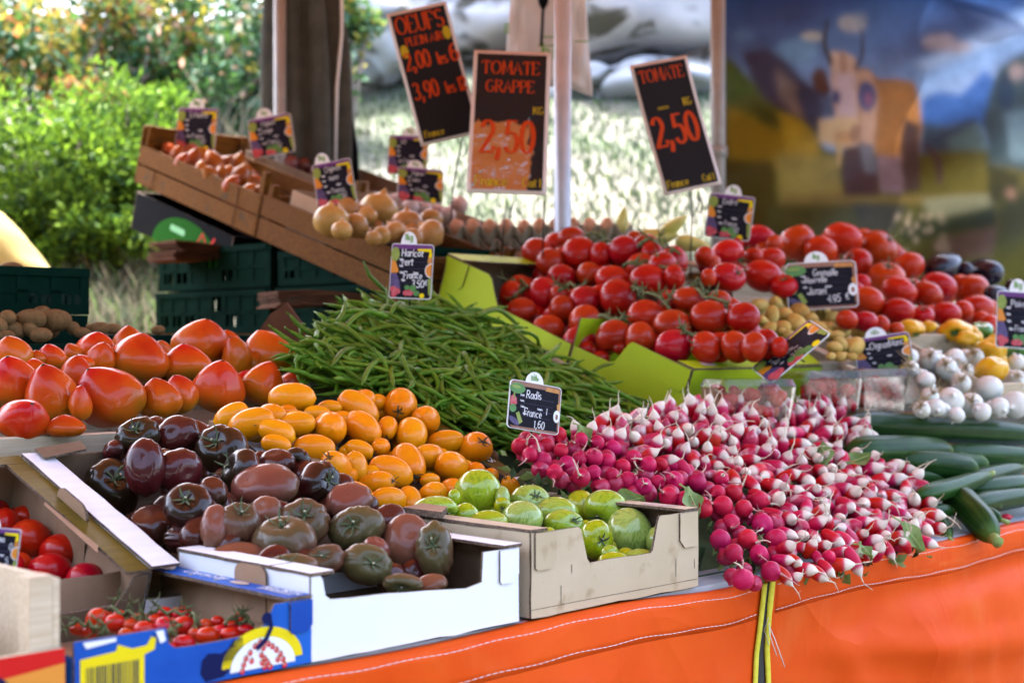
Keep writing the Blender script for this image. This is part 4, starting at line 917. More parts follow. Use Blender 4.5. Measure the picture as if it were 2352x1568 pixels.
blob(1000, 590, 60, 95, '4c5580', 2); blob(1010, 610, 30, 50, 'a0607c', 2, .7); blob(800, 600, 28, 45, '3f4a78', 2); put([(690, 750), (800, 730), (940, 740), (950, 880), (820, 910), (690, 880)], 'd6b184', 3); blob(860, 850, 70, 40, 'c58a5c', 3, .7); blob(925, 820, 35, 60, '8a5c54', 2, .7); put([(810, 880), (850, 880), (840, 1020), (812, 1020)], 'c3a06c', 2)
put([(775, 430), (715, 300), (712, 220), (728, 135), (745, 140), (735, 230), (745, 300), (790, 370)], '3b2f33', 1); put([(925, 430), (975, 330), (972, 200), (955, 165), (985, 190), (998, 300), (985, 360), (950, 420)], '3b2f33', 1)
put([(1350, 880), (1410, 980), (1420, 1130), (1450, 1130), (1440, 980), (1380, 880)], '4a3238', 2)
put([(1800, 420), (1960, 330), (2200, 300), (2200, 1060), (1720, 1020), (1690, 760)], '3a4a50', 4); blob(1850, 560, 60, 120, '25344a', 3); blob(1930, 440, 60, 50, '8a7a7e', 4); put([(1830, 700), (2100, 640), (2100, 1000), (1850, 980)], '6f8794', 6, .8); put([(1820, 1200), (2200, 1200), (2200, 1800), (1720, 1800)], '3e3f10', 4); blob(1890, 1190, 40, 30, '8e6a58', 3)
for _ in range(26): blob(nz.uniform(1180, 1500), nz.uniform(1300, 1560), 12, nz.uniform(14, 30), '9a8a76', 1, .8)
for c_ in range(3): img[..., c_] = blur(img[..., c_], 2)
img = img * (.5 + .5 * fbm(6) + .5 * fbm(24))[..., None]
img = np.clip(img, 0, 1) * .42
D_T = 5.45; sc_t = .375 * D_T / F
t = thing('printed_tarpaulin', 'tarpaulin printed with a horned cow on an alpine meadow closing the end of the stall', 'banner', RD(2000, 300, D_T))
TI = t.matrix_world.inverted(); vs = []
for j in range(PH):
    for i in range(PW):
        x, y = X0[j, i], Y0[j, i]; p = RD(1617 + x * .375, y * .375, D_T)
        fo = .03 * math.sin(x * .006 + 1) + .02 * math.sin((x * .8 + y * 1.6) * .006) + .03 * math.exp(-((y + 60 + .42 * (x - 1960) * -1 - 200) / 70) ** 2) * (x > 900)
        vs.append(tuple(TI @ (p + Vector((0, fo, 0)))))
f = [(j*PW+i, j*PW+i+1, (j+1)*PW+i+1, (j+1)*PW+i) for j in range(PH-1) for i in range(PW-1)]
me = mesh_np('print_panel', vs, f, [print_m]); ca = me.color_attributes.new('print', 'FLOAT_COLOR', 'POINT')
ca.data.foreach_set('color', np.concatenate([img.reshape(-1, 3), np.ones((PH * PW, 1))], 1).astype(np.float32).ravel())
link('print_panel', me, t)
# ---------------------------------------------------------------- cartons and crates
def wob(P, rng, a=.0007, step=.03):
    """a cut card edge is never quite straight"""
    out = []
    for i in range(len(P)):
        p, q_ = P[i], P[(i + 1) % len(P)]; d = math.hypot(q_[0] - p[0], q_[1] - p[1]); n = max(1, int(d / step)); out.append(p)
        for k in range(1, n): out.append((p[0] + (q_[0] - p[0]) * k / n + rng.gauss(0, a), p[1] + (q_[1] - p[1]) * k / n + rng.gauss(0, a)))
    return out
def carton(label, M, w, d, h, outer, inner, front=None, left=None, right=None, back=None, rims=(), group=None, name='cardboard_box', th=.004, edge=None, seed=0, cat='box'):
    """rims: (side, width, material, y0, y1) strips folded in along the top of a wall"""
    rng = random.Random(seed); edge = edge or edge_m; t = thing(name, label, cat, M, group); ms = [outer, inner, edge]
    rc = lambda a, b: [(0, 0), (a, 0), (a, b), (0, b)]
    MB().box((th, th, 0), (w - th, d - th, th)).build('base_panel', [inner], t)
    if front is not False: MB().prism(wob(front or rc(w, h), rng), lambda x, z, k: (x, k, z), th, 0, 2, 1).build('front_panel', ms, t)
    sd = lambda P: [(max(y, th), z) if y < th else (min(y, d - th), z) for y, z in P]
    if left is not False: MB().prism(wob(sd(left or rc(d, h)), rng), lambda y, z, k: (k, y, z), th, 0, 2, 1).build('side_panel', ms, t)
    if right is not False: MB().prism(wob(sd(right or rc(d, h)), rng), lambda y, z, k: (w - k, y, z), th, 0, 2, 1).build('side_panel', ms, t)
    if back is not False: MB().prism(wob(back or rc(w, h), rng), lambda x, z, k: (x, d - k, z), th, 0, 2, 1).build('back_panel', ms, t)
    for side, wd, m_, a, b in rims:
        mb = MB()
        if side in 'lr':
            b = b or d; P = wob([(-.001, a), (wd, a), (wd, b), (-.001, b)], rng)
            fx = (lambda x: x) if side == 'l' else (lambda x: w - x)
            mb.prism(P, lambda x, y, k: (fx(x), y, h + .0045 - k + .0005), .0045, 0, 1, 0)
        else:
            b = b or w; P = wob([(a, -.001), (b, -.001), (b, wd), (a, wd)], rng); fy = (lambda y: y) if side == 'f' else (lambda y: d - y)
            mb.prism(P, lambda x, y, k: (x, fy(y), h + .0045 - k + .001), .0045, 0, 1, 0)
        mb.build('rim_flap', [m_, edge], t)
    return t
def sub_of(t, nm, k=0):
    return [c for c in t.children if c.name.split('.')[0] == nm][k]
def side_tab(t, x0, x1, z0, z1, mat, r_=.012, d=.0026, flip=False, name='corner_tab', edge=None):
    """locking tab lying on the front panel"""
    P = [(x0, z1), (x0, z0 + r_ * (0 if flip else .3)), (x0 + r_ * .3, z0), (x1 - r_, z0), (x1, z0 + r_), (x1, z1)] if not flip else [(x0, z1), (x0, z0 + r_), (x0 + r_, z0), (x1 - r_ * .3, z0), (x1, z0 + r_ * .3), (x1, z1)]
    MB().prism(P, lambda x, z, k: (x, -.0006 - d + k, z), d, 0, 1, 1).build(name, [mat, edge or edge_m], sub_of(t, 'front_panel'))
def wooden_crate(label, M, w, d, h, mat, slats=2, group=None, post=.022, th=.009, front_h=None, gap=.012, left_h=None, back_h=None, right_h=None, open_front=False, board_th=.008, staples=True, left_hole=False):
    t = thing('wooden_crate', label, 'crate', M, group)
    fh = front_h or h
    MB().box((th, th, .002), (w - th, d - th, .008)).build('base_board', mat, t)
    for x, y in ((th, th), (w - post - th, th), (th, d - post - th), (w - post - th, d - post - th)):
        MB().box((x, y, .009), (x + post, y + post, h + .004)).build('corner_post', mat, t, bevel=.001)
    def wall(nm, ax, hh, n):
        sl = (hh - gap * (n - 1)) / n
        for i in range(n):
            z0 = i * (sl + gap); mb = MB()
            if ax == 'f': mb.box((0, 0, z0), (w, th, z0 + sl))
            elif ax == 'b': mb.box((0, d - th, z0), (w, d, z0 + sl))
            elif ax == 'l': mb.box((0, th + .0005, z0), (th, d - th - .0005, z0 + sl))
            else: mb.box((w - th, th + .0005, z0), (w, d - th - .0005, z0 + sl))
            mb.build(nm, mat, t, bevel=.0012)
    if not open_front: wall('front_board', 'f', fh, slats)
    wall('side_board', 'l', left_h or h, slats); wall('side_board', 'r', right_h or h, slats); wall('end_board', 'b', back_h or h, slats)
    return t
def plastic_crate(label, M, w, d, h, group='dark green plastic crates'):
    t = thing('plastic_crate', label, 'crate', M, group); b = .012
    mb = MB()
    for i in range(7): mb.box((b + i*(w-2*b)/7, b, 0), (b + (i+.7)*(w-2*b)/7, d - b, .006))
    mb.build('base_grid', crate_m, t)
    def wall(L_, put_, seed):
        rng = random.Random(seed); mb = MB(); bar = lambda a0, a1, z0, z1, o=0: mb.box(*put_(a0, a1, z0, z1, o))
        bar(0, L_, h - .018, h, .004); bar(0, L_, 0, .022); bar(0, .02, .022, h - .018); bar(L_ - .02, L_, .022, h - .018)
        n = max(3, int(L_ / .075))
        for i in range(1, n):
            x = L_ * i / n; bar(x - .012, x + .012, .022, h - .018)
        bar(.02, L_ - .02, h * .44, h * .52); 
        for i in range(n):      # most openings are closed by thin webs, a few stay open as grip holes
            x0, x1 = L_ * i / n + .012, L_ * (i + 1) / n - .012
            for z0, z1 in ((.022, h * .44), (h * .52, h - .018)):
                if rng.random() < .62: mb.box(*put_(x0, x1, z0, z1, -.003))
                else: bar((x0 + x1) / 2 - .004, (x0 + x1) / 2 + .004, z0, z1)
        mb.build('side_wall', crate_m, t)
    e = .004
    wall(w, lambda a, b_, z0, z1, o: ((a, -o, z0), (b_, b + min(o, 0), z1)), 1); wall(w, lambda a, b_, z0, z1, o: ((a, d - b - min(o, 0), z0), (b_, d + o, z1)), 2)
    wall(d - 2*b - .002, lambda a, b_, z0, z1, o: ((-o, b + .001 + a, z0), (b + min(o, 0), b + .001 + b_, z1)), 3); wall(d - 2*b - .002, lambda a, b_, z0, z1, o: ((w - b - min(o, 0), b + .001 + a, z0), (w + o, b + .001 + b_, z1)), 4)
    return t

# white box lying flat in front, white box tilted behind it
wf = [(0, 0), (.365, 0), (.365, .105), (.295, .105), (.292, .064), (.262, .059), (.12, .07), (.03, .074), (.022, .08), (.018, .1), (.014, .105), (0, .105)]
wb = carton('plain white box lying flat at the table edge with a cut-out front', frame(W(-.347, .004, .004)), .37, .305, .105, white_m, dkraft_m, wf, rims=(('l', .036, corr_m, 0, None), ('r', .034, white_m, 0, None)), seed=2)
side_tab(wb, .325, .362, .057, .104, white_m, .012)
mb = MB(); mb.box((.045, .02, .0745), (.05, .1, .079)); 
MB().prism(rrect(.09, .035, .16, .1075, .014), lambda y, z, k: (-.0045 + k, y, z), .003, 0, 1).build('handle_flap', [kraft_m, edge_m], wb)
mb = MB(); mb.prism([(-.004, .085), (.036, .085), (.037, .0865), (-.004, .0865)], lambda x, y, k: (x, y, .1102 + k), .0006); mb.build('flap_joint', edge_m, wb)
w1 = carton('plain white box tilted up behind the flat white one and heaped with dark tomatoes', frame(W(-.405, .31, .004), 19), .43, .40, .095, white_m, dkraft_m, rims=(('l', .042, corr_m, 0, None), ('r', .03, white_m, 0, None)), front=[(0, 0), (.43, 0), (.43, .05), (0, .05)], seed=3)
MB().prism(rrect(.16, .0, .25, .115, .02), lambda y, z, k: (-.0095 + k + (z - .05) * -.12, y, z), .004, 0, 1).build('handle_flap', [kraft_m, edge_m], w1)
MB().prism([(.0, .415), (.07, .42), (.075, .45), (.0, .452)], lambda x, y, k: (x + .02, y - .05, .1025 + k + .12 * x), .004, 0, 1).build('loose_flap', [dkraft_m, edge_m], w1)
# brown box of plum tomatoes at the near end, with an olive printed rim
b1 = carton('brown box with olive printed rims holding plum shaped red tomatoes', frame(W(-.838, .312, .002), 19), .43, .40, .093, dkraft_m, kraft_m, rims=(('r', .034, olive_m, 0, None), ('b', .03, olive_m, 0, None)), front=[(0, 0), (.43, 0), (.43, .09), (.41, .088), (.39, .05), (.1, .045), (0, .09)], seed=4)
MB().prism([(.014, .02), (.026, .0), (.026, .16), (.02, .17)], lambda x, y, k: (.43 - x - .02, y + .06, .0982 + k), .0012, 0, 1).build('torn_paper', [kraft_m, edge_m], b1)
# blue printed box of cherry tomatoes
BBW = .318
bf = [(0, 0), (BBW, 0), (BBW, .079), (.262, .079), (.255, .066), (.243, .052), (.22, .047), (.15, .046), (.125, .047), (.116, .054), (.113, .072), (0, .072)]
bb = carton('blue printed box of cherry tomatoes on the vine at the near end of the table', frame(W(-.664, .004, .004)), BBW, .35, .079, blue_m, kraft_m, bf, rims=(('r', .038, blue_m, 0, None),), left=[(0, 0), (.35, 0), (.35, .055), (0, .055)], back=[(0, 0), (BBW, 0), (BBW, .079), (.06, .079), (.05, .06), (0, .055)], seed=5)
mb = MB(); fb = lambda x, z, l=0: (x, -.0008 - .0004 * l, z)
mb.poly(ell(.245, .012, .058, .042, 30, 0, 180) , lambda x, z: fb(x, z, 0), 0)
mb.poly(ell(.245, .006, .047, .036, 30, 0, 180), lambda x, z: fb(x, z, 1), 1)
rg = random.Random(8)
for cx, cz in ((.215, .006), (.217, .013), (.22, .02), (.226, .026), (.228, .016), (.233, .033), (.24, .037), (.246, .036), (.252, .033), (.245, .029), (.258, .029), (.264, .024), (.27, .018), (.274, .011), (.266, .012), (.242, .021), (.247, .016), (.251, .011), (.243, .012), (.247, .006), (.255, .005), (.276, .004)):
    mb.poly(ell(cx, cz, .0036, .0038, 12), lambda x, z: fb(x, z, 2), 2); mb.poly([(cx - .0015, cz + .003), (cx + .0017, cz + .0026), (cx + .0004, cz + .0055)], lambda x, z: fb(x, z, 3), 3)
    mb.poly(ell(cx - .001, cz + .0008, .0008, .0012, 6), lambda x, z: fb(x, z, 3), 1)
mb.build('tomato_print', [yellow_m, whitep_m, redp_m, greenp_m], sub_of(bb, 'front_panel'))
mb = MB(); sw = [(.216, .046), (.217, .036), (.208, .018), (.19, .004), (.165, .0015), (.158, .012), (.16, .027), (.168, .034), (.178, .033), (.186, .031), (.196, .036), (.203, .0445)]
mb.poly(sw, lambda x, z: fb(x, z, 0), 0); ribbon(mb, [(.236, .03), (.249, .04), (.256, .052), (.254, .062), (.246, .066)], .1, lambda x, z, l: fb(x, z, 4), 0, .06); mb.poly(ell(.249, .0645, .0075, .007, 14), lambda x, z: fb(x, z, 5), 0)
mb.build('tail_print', navy_m, sub_of(bb, 'front_panel'))
mb = MB(); P = [(.007, .0), (.085, .0), (.085, .046), (.098, .05), (.1, .062), (.094, .065), (.088, .056), (.07, .055), (.052, .062), (.05, .055), (.007, .052)]
mb.poly(P, lambda x, z: fb(x, z, 0), 0); x = .014; rg = random.Random(3)
while x < .078:
    b_ = rg.uniform(.0006, .0022); mb.poly([(x, 0.0005), (x + b_, .0005), (x + b_, .042), (x, .042)], lambda x_, z: fb(x_, z, 1), 1); x += b_ + rg.uniform(.0008, .0024)
mb.build('barcode_sticker', [yellow_m, navy_m], sub_of(bb, 'front_panel'))
mb = MB(); mb.poly([(.098, .0705), (.108, .0705), (.111, .058), (.104, .056)], lambda x, z: fb(x, z, 6), 0); mb.build('white_print', whitep_m, sub_of(bb, 'front_panel')); mb = MB(); mb.poly([(.01, .07), (.05, .07), (.05, .066), (.014, .063)], lambda x, z: fb(x, z, 1), 0); mb.build('white_print', whitep_m, sub_of(bb, 'front_panel'))
mb = MB(); fr_ = lambda u_, v_, l=0: (BBW - .034 + v_, .33 - u_, .0848 + .0003 * l)
text(mb, 'CherryStar', .07, .012, .0165, fr_, 0, .14, slant=.2); mb.build('rim_lettering', whitep_m, sub_of(bb, 'rim_flap')); mb = MB(); text(mb, 'BELORTA', .25, .014, .0125, fr_, 0, .2, xs=1.1)
for a, b_ in ((.10, .006), (.13, .03), (.16, .006), (.075, .028)): mb.poly(ell(a, b_, .0025, .0025, 8), lambda x, y: fr_(x, y, 1), 1)
mb.poly(ell(.2, .016, .019, .008, 20), lambda x, y: fr_(x, y, 1), 2); ribbon(mb, [(.25, .009), (.32, .009)], .02, fr_, 0, .1)
mb.poly([(.0, .002), (.0, .03), (.03, .028), (.055, .006)], lambda x, y: fr_(x, y, 1), 0)
mb.build('rim_lettering', [whitep_m, yellow_m, signbord_m], sub_of(bb, 'rim_flap'))
side_tab(bb, BBW - .034, BBW - .001, .04, .078, blue_m, .008)
# melon crate at the very end: wooden posts and a red and amber front
mc = wooden_crate('pale wooden melon crate with red and amber paper front at the near end', frame(W(-1.09, .004, .004)), .415, .30, .142, wood_m, 1, front_h=.068, left_h=.07, post=.026)
mb = MB(); fm = lambda x, z, l=0: (x, -.001 - .0004 * l, z)
mb.poly([(0, 0), (.415, 0), (.415, .068), (0, .068)], lambda x, z: fm(x, z, 0), 0)
for k, (a, b_) in enumerate(((.052, .03), (.03, .012))): mb.poly([(.2, a - .02), (.415, a), (.415, b_), (.2, b_ - .02)], lambda x, z: fm(x, z, 1 + k), 1 if k == 0 else 0)
for r_, mi in ((.058, 3), (.052, 2), (.045, 0), (.039, 1)): mb.poly(ell(.31, .0, r_, r_, 30, 0, 180), lambda x, z: fm(x, z, 7 - r_ * 50), mi)
mb.build('front_print', [redp_m, orangep_m, whitep_m, navy_m], sub_of(mc, 'front_board'))
MB().prism([(.18, .062), (.37, .062), (.37, .09), (.18, .095)], lambda y, z, k: (.36 + k, y * .6, z), .001).build('card_slip', [whitep_m], mc)
# beige box of striped green tomatoes
GW = .388; gf = [(0, 0), (GW, 0), (GW, .122), (.29, .122), (.285, .112), (.273, .07), (.268, .066), (.126, .066), (.12, .072), (.106, .118), (.1, .122), (0, .122)]
gb = carton('stained beige box of striped green tomatoes beside the radishes', frame(W(.043, .004, .004)), GW, .335, .122, beige_m, dkraft_m, gf, rims=(('l', .034, beige_m, 0, None), ('r', .036, beige_m, 0, None)), seed=6)
side_tab(gb, .006, .05, .068, .1215, beige_m, .012); side_tab(gb, GW - .05, GW - .004, .066, .1215, beige_m, .012, flip=True)
mb = MB(); 
for x, z0, z1 in ((.062, .014, .04), (.33, .022, .05), (.085, .056, .068), (.378, .03, .045)): ribbon(mb, [(x, z0), (x, z1)], .1, lambda a, b_, l: (a, -.0006, b_), 0, .012)
ribbon(mb, [(.0, .012), (.12, .0125), (.25, .012), (.388, .0118)], .1, lambda a, b_, l: (a, -.0005, b_), 0, .008)
mb.build('slits', edge_m, sub_of(gb, 'front_panel'))
mb = MB(); mb.poly([(GW - .028, .05), (GW - .012, .03), (GW - .006, .045), (GW - .006, .09), (GW - .02, .1), (GW - .03, .09)], lambda x, y: (x, y, .1275), 0); mb.build('oval_sticker', signbord_m, sub_of(gb, 'rim_flap', 1))
mb = MB(); text(mb, 'Zebre', .0, .0, .02, lambda x, y, l: (GW - .03 + y * .9, .32 - x, .1282), 0, .06); mb.build('pencil_note', dwood_m, sub_of(gb, 'rim_flap', 1))
MB().prism([(0, .12), (.03, .14), (.032, .2), (0, .21)], lambda x, y, k: (x - .01, y + .06, .128 + k + x * .15), .01, 0, 1).build('handle_flap', [kraft_m, edge_m], gb)
# olive box of orange plum tomatoes
ob_ = carton('olive printed box tilted behind the beige one and heaped with orange plum tomatoes', frame(W(.035, .405, .03), 22), .392, .35, .112, olive_m, dkraft_m, rims=(('r', .036, olive_m, 0, None), ('l', .02, kraft_m, 0, None)), front=[(0, 0), (.392, 0), (.392, .08), (0, .08)], seed=7)
mb = MB(); fo_ = lambda u_, v_, l=0: (.392 - .034 + v_, .2 - u_, .1182 + .0003 * l)
text(mb, 'YNES', .055, .009, .014, fo_, 0, .2); mb.build('rim_lettering', whitep_m, sub_of(ob_, 'rim_flap'))
mb = MB(); mb.poly([(.01, .0), (.05, .003), (.055, .03), (.008, .03)], lambda x, y: fo_(x + .15, y, 0), 0); mb.poly([(.018, .008), (.03, .006), (.024, .02)], lambda x, y: fo_(x + .15, y, 1), 1); mb.poly([(.034, .01), (.05, .012), (.042, .026)], lambda x, y: fo_(x + .15, y, 1), 2); mb.build('flag_print', [whitep_m, redp_m, navy_m], sub_of(ob_, 'rim_flap'))
mb = MB(); mb.poly([(-.14, .006), (-.1, .004), (-.11, .03)], lambda x, y: fo_(x + .01, y, 0), 0); mb.build('red_print', redp_m, sub_of(ob_, 'rim_flap'))
MB().prism(rrect(.11, .06, .19, .128, .018), lambda y, z, k: (.3935 + k, y, z), .004, 0, 1).build('handle_flap', [kraft_m, edge_m], ob_)
# two pale wooden crates of heart shaped tomatoes
h1 = wooden_crate('pale wooden crate of heart shaped tomatoes nearest the boxes of plum tomatoes', frame(W(-.46, .79, .112), 17), .498, .38, .14, wood_m, 2, 'pale crates of heart shaped tomatoes', gap=.004, right_h=.06)
h2 = wooden_crate('pale wooden crate of heart shaped tomatoes next to the green beans', frame(W(.045, .79, .142), 17), .4, .38, .14, wood_m, 2, 'pale crates of heart shaped tomatoes', gap=.004, left_h=.06)
for cr, xx in ((h1, .34), (h1, .02), (h2, .02), (h2, .33)):
    mb = MB(); mb.tube([(xx, -.0015, .142), (xx + .001, -.0018, .12), (xx + .002, -.0015, .09)], .0009, 5); mb.tube([(xx, -.001, .142), (xx - .006, .008, .1415)], .0009, 5); mb.build('wire_tie', steel_m, cr)
# crate of green beans
bc = wooden_crate('low wooden crate under the heap of green beans', frame(W(.445, .46, .035), 24), .685, .66, .09, wood_m, 1)
# lime boxes of vine tomatoes
LL = [(0, 0), (.36, 0), (.36, .05), (.24, .052), (.225, .06), (.2, .11), (.19, .12), (0, .12)]
lb = carton('lower lime green box of vine tomatoes with a folded front lip', frame(W(1.125, .59, .222), 19.6), .52, .365, .12, lime_m, lime_m, left=LL, rims=(('f', .05, lime_m, 0, None),), group='lime boxes of vine tomatoes', seed=8)
MB().prism([(.004, .119), (.006, .075), (.02, .062), (.06, .058), (.078, .07), (.086, .1), (.098, .119)], lambda y, z, k: (-.0042 + k, y, z), .003, 0, 1, 1).build('corner_tab', [lime_m, edge_m], lb)
MB().prism([(.38, .0), (.51, .0), (.52, .06), (.37, .04)], lambda x, y, k: (x, y, .126 + k + .2 * y), .004, 0, 1).build('handle_flap', [lime_m, edge_m], lb)
mb = MB(); mb.poly([(.05, .012), (.1, .008), (.1, .034), (.06, .036)], lambda x, y: (x, y, .1265)); mb.build('paper_sticker', signbord_m, lb)
UL = [(0, 0), (.5, 0), (.5, .12), (.335, .12), (.32, .112), (.305, .09), (.29, .07), (.275, .052), (.15, .05), (0, .048)]
ub = carton('upper lime green box of vine tomatoes, reaching up to the egg trays', frame(W(1.125, .935, .347), 19.6), .52, .5, .12, lime_m, dkraft_m, left=UL, front=False, rims=(('b', .06, lime_m, 0, None),), group='lime boxes of vine tomatoes', seed=9)
MB().prism([(.41, .119), (.415, .06), (.43, .048), (.46, .046), (.482, .058), (.498, .119)], lambda y, z, k: (-.0042 + k, y, z), .003, 0, 1, 1).build('corner_tab', [lime_m, edge_m], ub)
mb = MB(); text(mb, 'Tomates', .1, .02, .022, lambda x, y, l: (x, .5 - .06 + y, .127), 0, .07); mb.build('pen_note', olive_m, ub)
# crates of loose tomatoes and potatoes further along
bt = wooden_crate('pale wooden crate of loose round tomatoes behind the potatoes', frame(W(1.70, .68, .29), 24), .9, .62, .11, wood_m, 1, left_h=.05, front_h=.06, back_h=.11)
btI = bt.matrix_world.inverted(); MB().tube([btI @ RD(1578, 606, 3.95), btI @ RD(1815, 636, 3.9)], .007, 4).build('top_rail', wood_m, bt)
pc = wooden_crate('small pale wooden crate of yellow new potatoes', frame(W(1.6, .47, .235), 20), .30, .45, .1, wood_m, 2, left_h=.06)
pp = wooden_crate('shallow wooden crate of peppers half hidden by the white onions', frame(W(1.98, .32, .2), 26), .6, .3, .1, wood_m, 1)
# dark weathered crates of onions and shallots
c2 = wooden_crate('weathered wooden crate of brown onions tilted over the green beans', frame(W(1.033, 1.45, .50), 17.6), .40, .69, .16, dwood_m, 2, 'weathered tilted crates', gap=.006, left_h=.13, right_h=.13, front_h=.13, back_h=.13)
carton('small kraft card box standing in the onion crate', frame(W(1.05, 1.80, .655), 17.6), .17, .2, .13, kraft_m, kraft_m, seed=20)
carton('second small kraft card box behind the brown onions', frame(W(1.25, 1.86, .665), 17.6), .14, .2, .14, kraft_m, kraft_m, seed=21)
c1 = wooden_crate('weathered blotched wooden crate of shallots at the top of the slope', frame(W(1.033, 2.117, .711), 17.6), .40, .72, .19, dwood2_m, 2, 'weathered tilted crates', left_h=.125, right_h=.125, front_h=.125, back_h=.19, gap=.007)
c3 = carton('brown cardboard box of red onions beside the shallot crate', frame(W(1.45, 2.25, .76), 17.6), .40, .64, .14, dkraft_m, dkraft_m, seed=10, back=[(0, 0), (.4, 0), (.4, .17), (.34, .17), (.33, .15), (.06, .15), (.05, .17), (0, .17)])
c4 = carton('brown cardboard box of pink shallots beside the onion crate', frame(W(1.45, 1.85, .66), 17.6), .26, .37, .12, dkraft_m, kraft_m, seed=11, back=[(0, 0), (.26, 0), (.26, .15), (.2, .15), (.19, .12), (.06, .12), (.05, .15), (0, .15)])
MB().box((.012, .03, .10), (.2, .16, .106)).build('kraft_tray_liner', kraft_m, c2)
mb = MB(); mb.tube([(-.002, .6, .06), (-.004, .61, .0), (-.003, .64, -.01)], .0015, 5); mb.build('string', paper_m, c1); mb = MB(); mb.tube([(-.002, .12, .125), (-.004, .115, .06), (-.003, .12, .0), (-.003, .02, -.003)], .0014, 5); mb.build('string', paper_m, c1)
# black and green box under the shallot crate
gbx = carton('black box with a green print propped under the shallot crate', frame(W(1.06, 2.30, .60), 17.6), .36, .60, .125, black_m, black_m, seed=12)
mb = MB(); fg_ = lambda y, z, l=0: (-.0008 - .0004 * l, y, z)
mb.poly(ell(.26, .0, .2, .11, 30, 0, 180), lambda y, z: fg_(y, z, 0), 0); mb.poly(rrect(.27, .055, .36, .076, .01), lambda y, z: fg_(y, z, 1), 1); ribbon(mb, [(.1, .09), (.13, .05), (.17, .09), (.2, .04), (.15, .03)], .1, lambda y, z, l: fg_(y, z, 1), 2, .12)  # pale rounded patch: daylight behind the handle hole put into the colour
mb.build('side_print_and_daylight', [pm('leaf_print', (.012, .11, .006), rough=.7, spec=.05), pm('grip_hole_daylight', (.25, .6, .3), rough=.7, spec=.1), redp_m], gbx)
# dark green plastic crates
plastic_crate('upper dark green plastic crate of the stack under the onion crates', frame(W(1.05, 2.06, .562)), .40, .62, .13)
plastic_crate('lower dark green plastic crate of the stack under the onion crates', frame(W(1.04, 2.05, .424)), .40, .63, .132)
plastic_crate('upper dark green plastic crate deep in the shade under the brown onions', frame(W(1.05, 1.52, .562)), .40, .5, .10)
plastic_crate('lower dark green plastic crate deep in the shade under the brown onions', frame(W(1.04, 1.50, .424)), .40, .52, .132)
plastic_crate('dark green plastic crate of kiwis with blue tarp behind it', frame(W(-.42, 1.40, .458)), .53, .36, .098)
plastic_crate('dark green plastic crate under the upper kiwi crate', frame(W(-.42, 1.41, .33)), .53, .36, .126)
plastic_crate('dark green plastic crate of kiwis just behind the heart shaped tomatoes', frame(W(-.4, 1.19, .30), 4), 1.0, .3, .095)
def bag_stack(label, p, w_, d_, n, seed, yaw=20):
    rng = random.Random(seed); t = thing('paper_bag_stack', label, 'paper bags', Matrix.Translation(p) @ Matrix.Rotation(R(yaw), 4, 'Z'), 'stacks of brown paper bags'); mb = MB()
    for i in range(n):
        a, b_ = rng.gauss(0, .006), rng.gauss(0, .006); z = i * .0052; P = []
        nx_ = 14; top = [(x, z + .006 * math.sin(x * 14 + i * .4) + rng.gauss(0, .0008)) for x in np.linspace(-w_/2, w_/2, nx_)]
        vs = [(x + a, y + b_, zz + dz) for dz in (0, .0042) for y in (-d_/2, d_/2) for x, zz in top]; m_ = nx_
        fs = []
        for k in range(m_ - 1): fs += [(k, k+1, m_+k+1, m_+k), (2*m_+k, 3*m_+k, 3*m_+k+1, 2*m_+k+1), (k, 2*m_+k, 2*m_+k+1, k+1), (m_+k, m_+k+1, 3*m_+k+1, 3*m_+k)]
        fs += [(0, m_, 3*m_, 2*m_), (m_-1, 3*m_-1, 4*m_-1, 2*m_-1)]; mb.add(vs, fs, 0)
    mb.build('folded_bags', paper_m, t); return t
bag_stack('stack of folded brown paper bags on the dark green crates', RT(462, 600, 2.42) , .26, .18, 10, 3, 40)
bag_stack('stack of folded brown paper bags tucked under the onion crate', RT(735, 704, 1.7), .3, .2, 7, 4, 25)
mb = MB(); mb.prism([(-.06, 0), (.07, 0), (.075, .03), (.045, .075), (.015, .115), (-.02, .09), (-.05, .045)], lambda x, z, k: (x, k + .1 * z, z), .03); t = thing('crumpled_bag', 'crumpled brown paper bag beside the green beans', 'paper bag', RT(640, 815, 1.16)); mb.build('sheet', paper_m, t)
# yellow canvas and blue tarp
p = RD(-60, 640, 5.0); t = thing('yellow_canvas', 'yellow canvas cover draped over things beyond the kiwi crates', 'cover', p)
th_, ph_, f = sph(48, 26); x, y, z = np.sin(th_)*np.cos(ph_), np.sin(th_)*np.sin(ph_), np.cos(th_)
hx = np.where(x > 0, x * .28 + .02 * x ** 6, x * .4); hz = np.where(z > 0, z, z * 1.5) * .27 * np.clip(1 - .9 * np.clip(x, 0, 1) ** 2.2, .04, 1) + .006 * np.sin(9 * x + 4 * y) * np.clip(z, 0, 1) + .004 * np.sin(21 * x - 7 * y)
link('cloth_cover', mesh_np('cloth_cover', np.stack([hx, y * .2, hz], -1).reshape(-1, 3), f, [yel_m]), t)
p = RD(20, 640, 4.6); t = thing('blue_tarp', 'folded blue tarp under the yellow canvas', 'tarp', p); mb = MB()
for i in range(3): mb.box((-.3, -.05 + .01 * i, -.03 + .02 * i), (.15 - .02 * i, .1, -.013 + .02 * i))
mb.build('folds', bluetarp_m, t, bevel=.006)
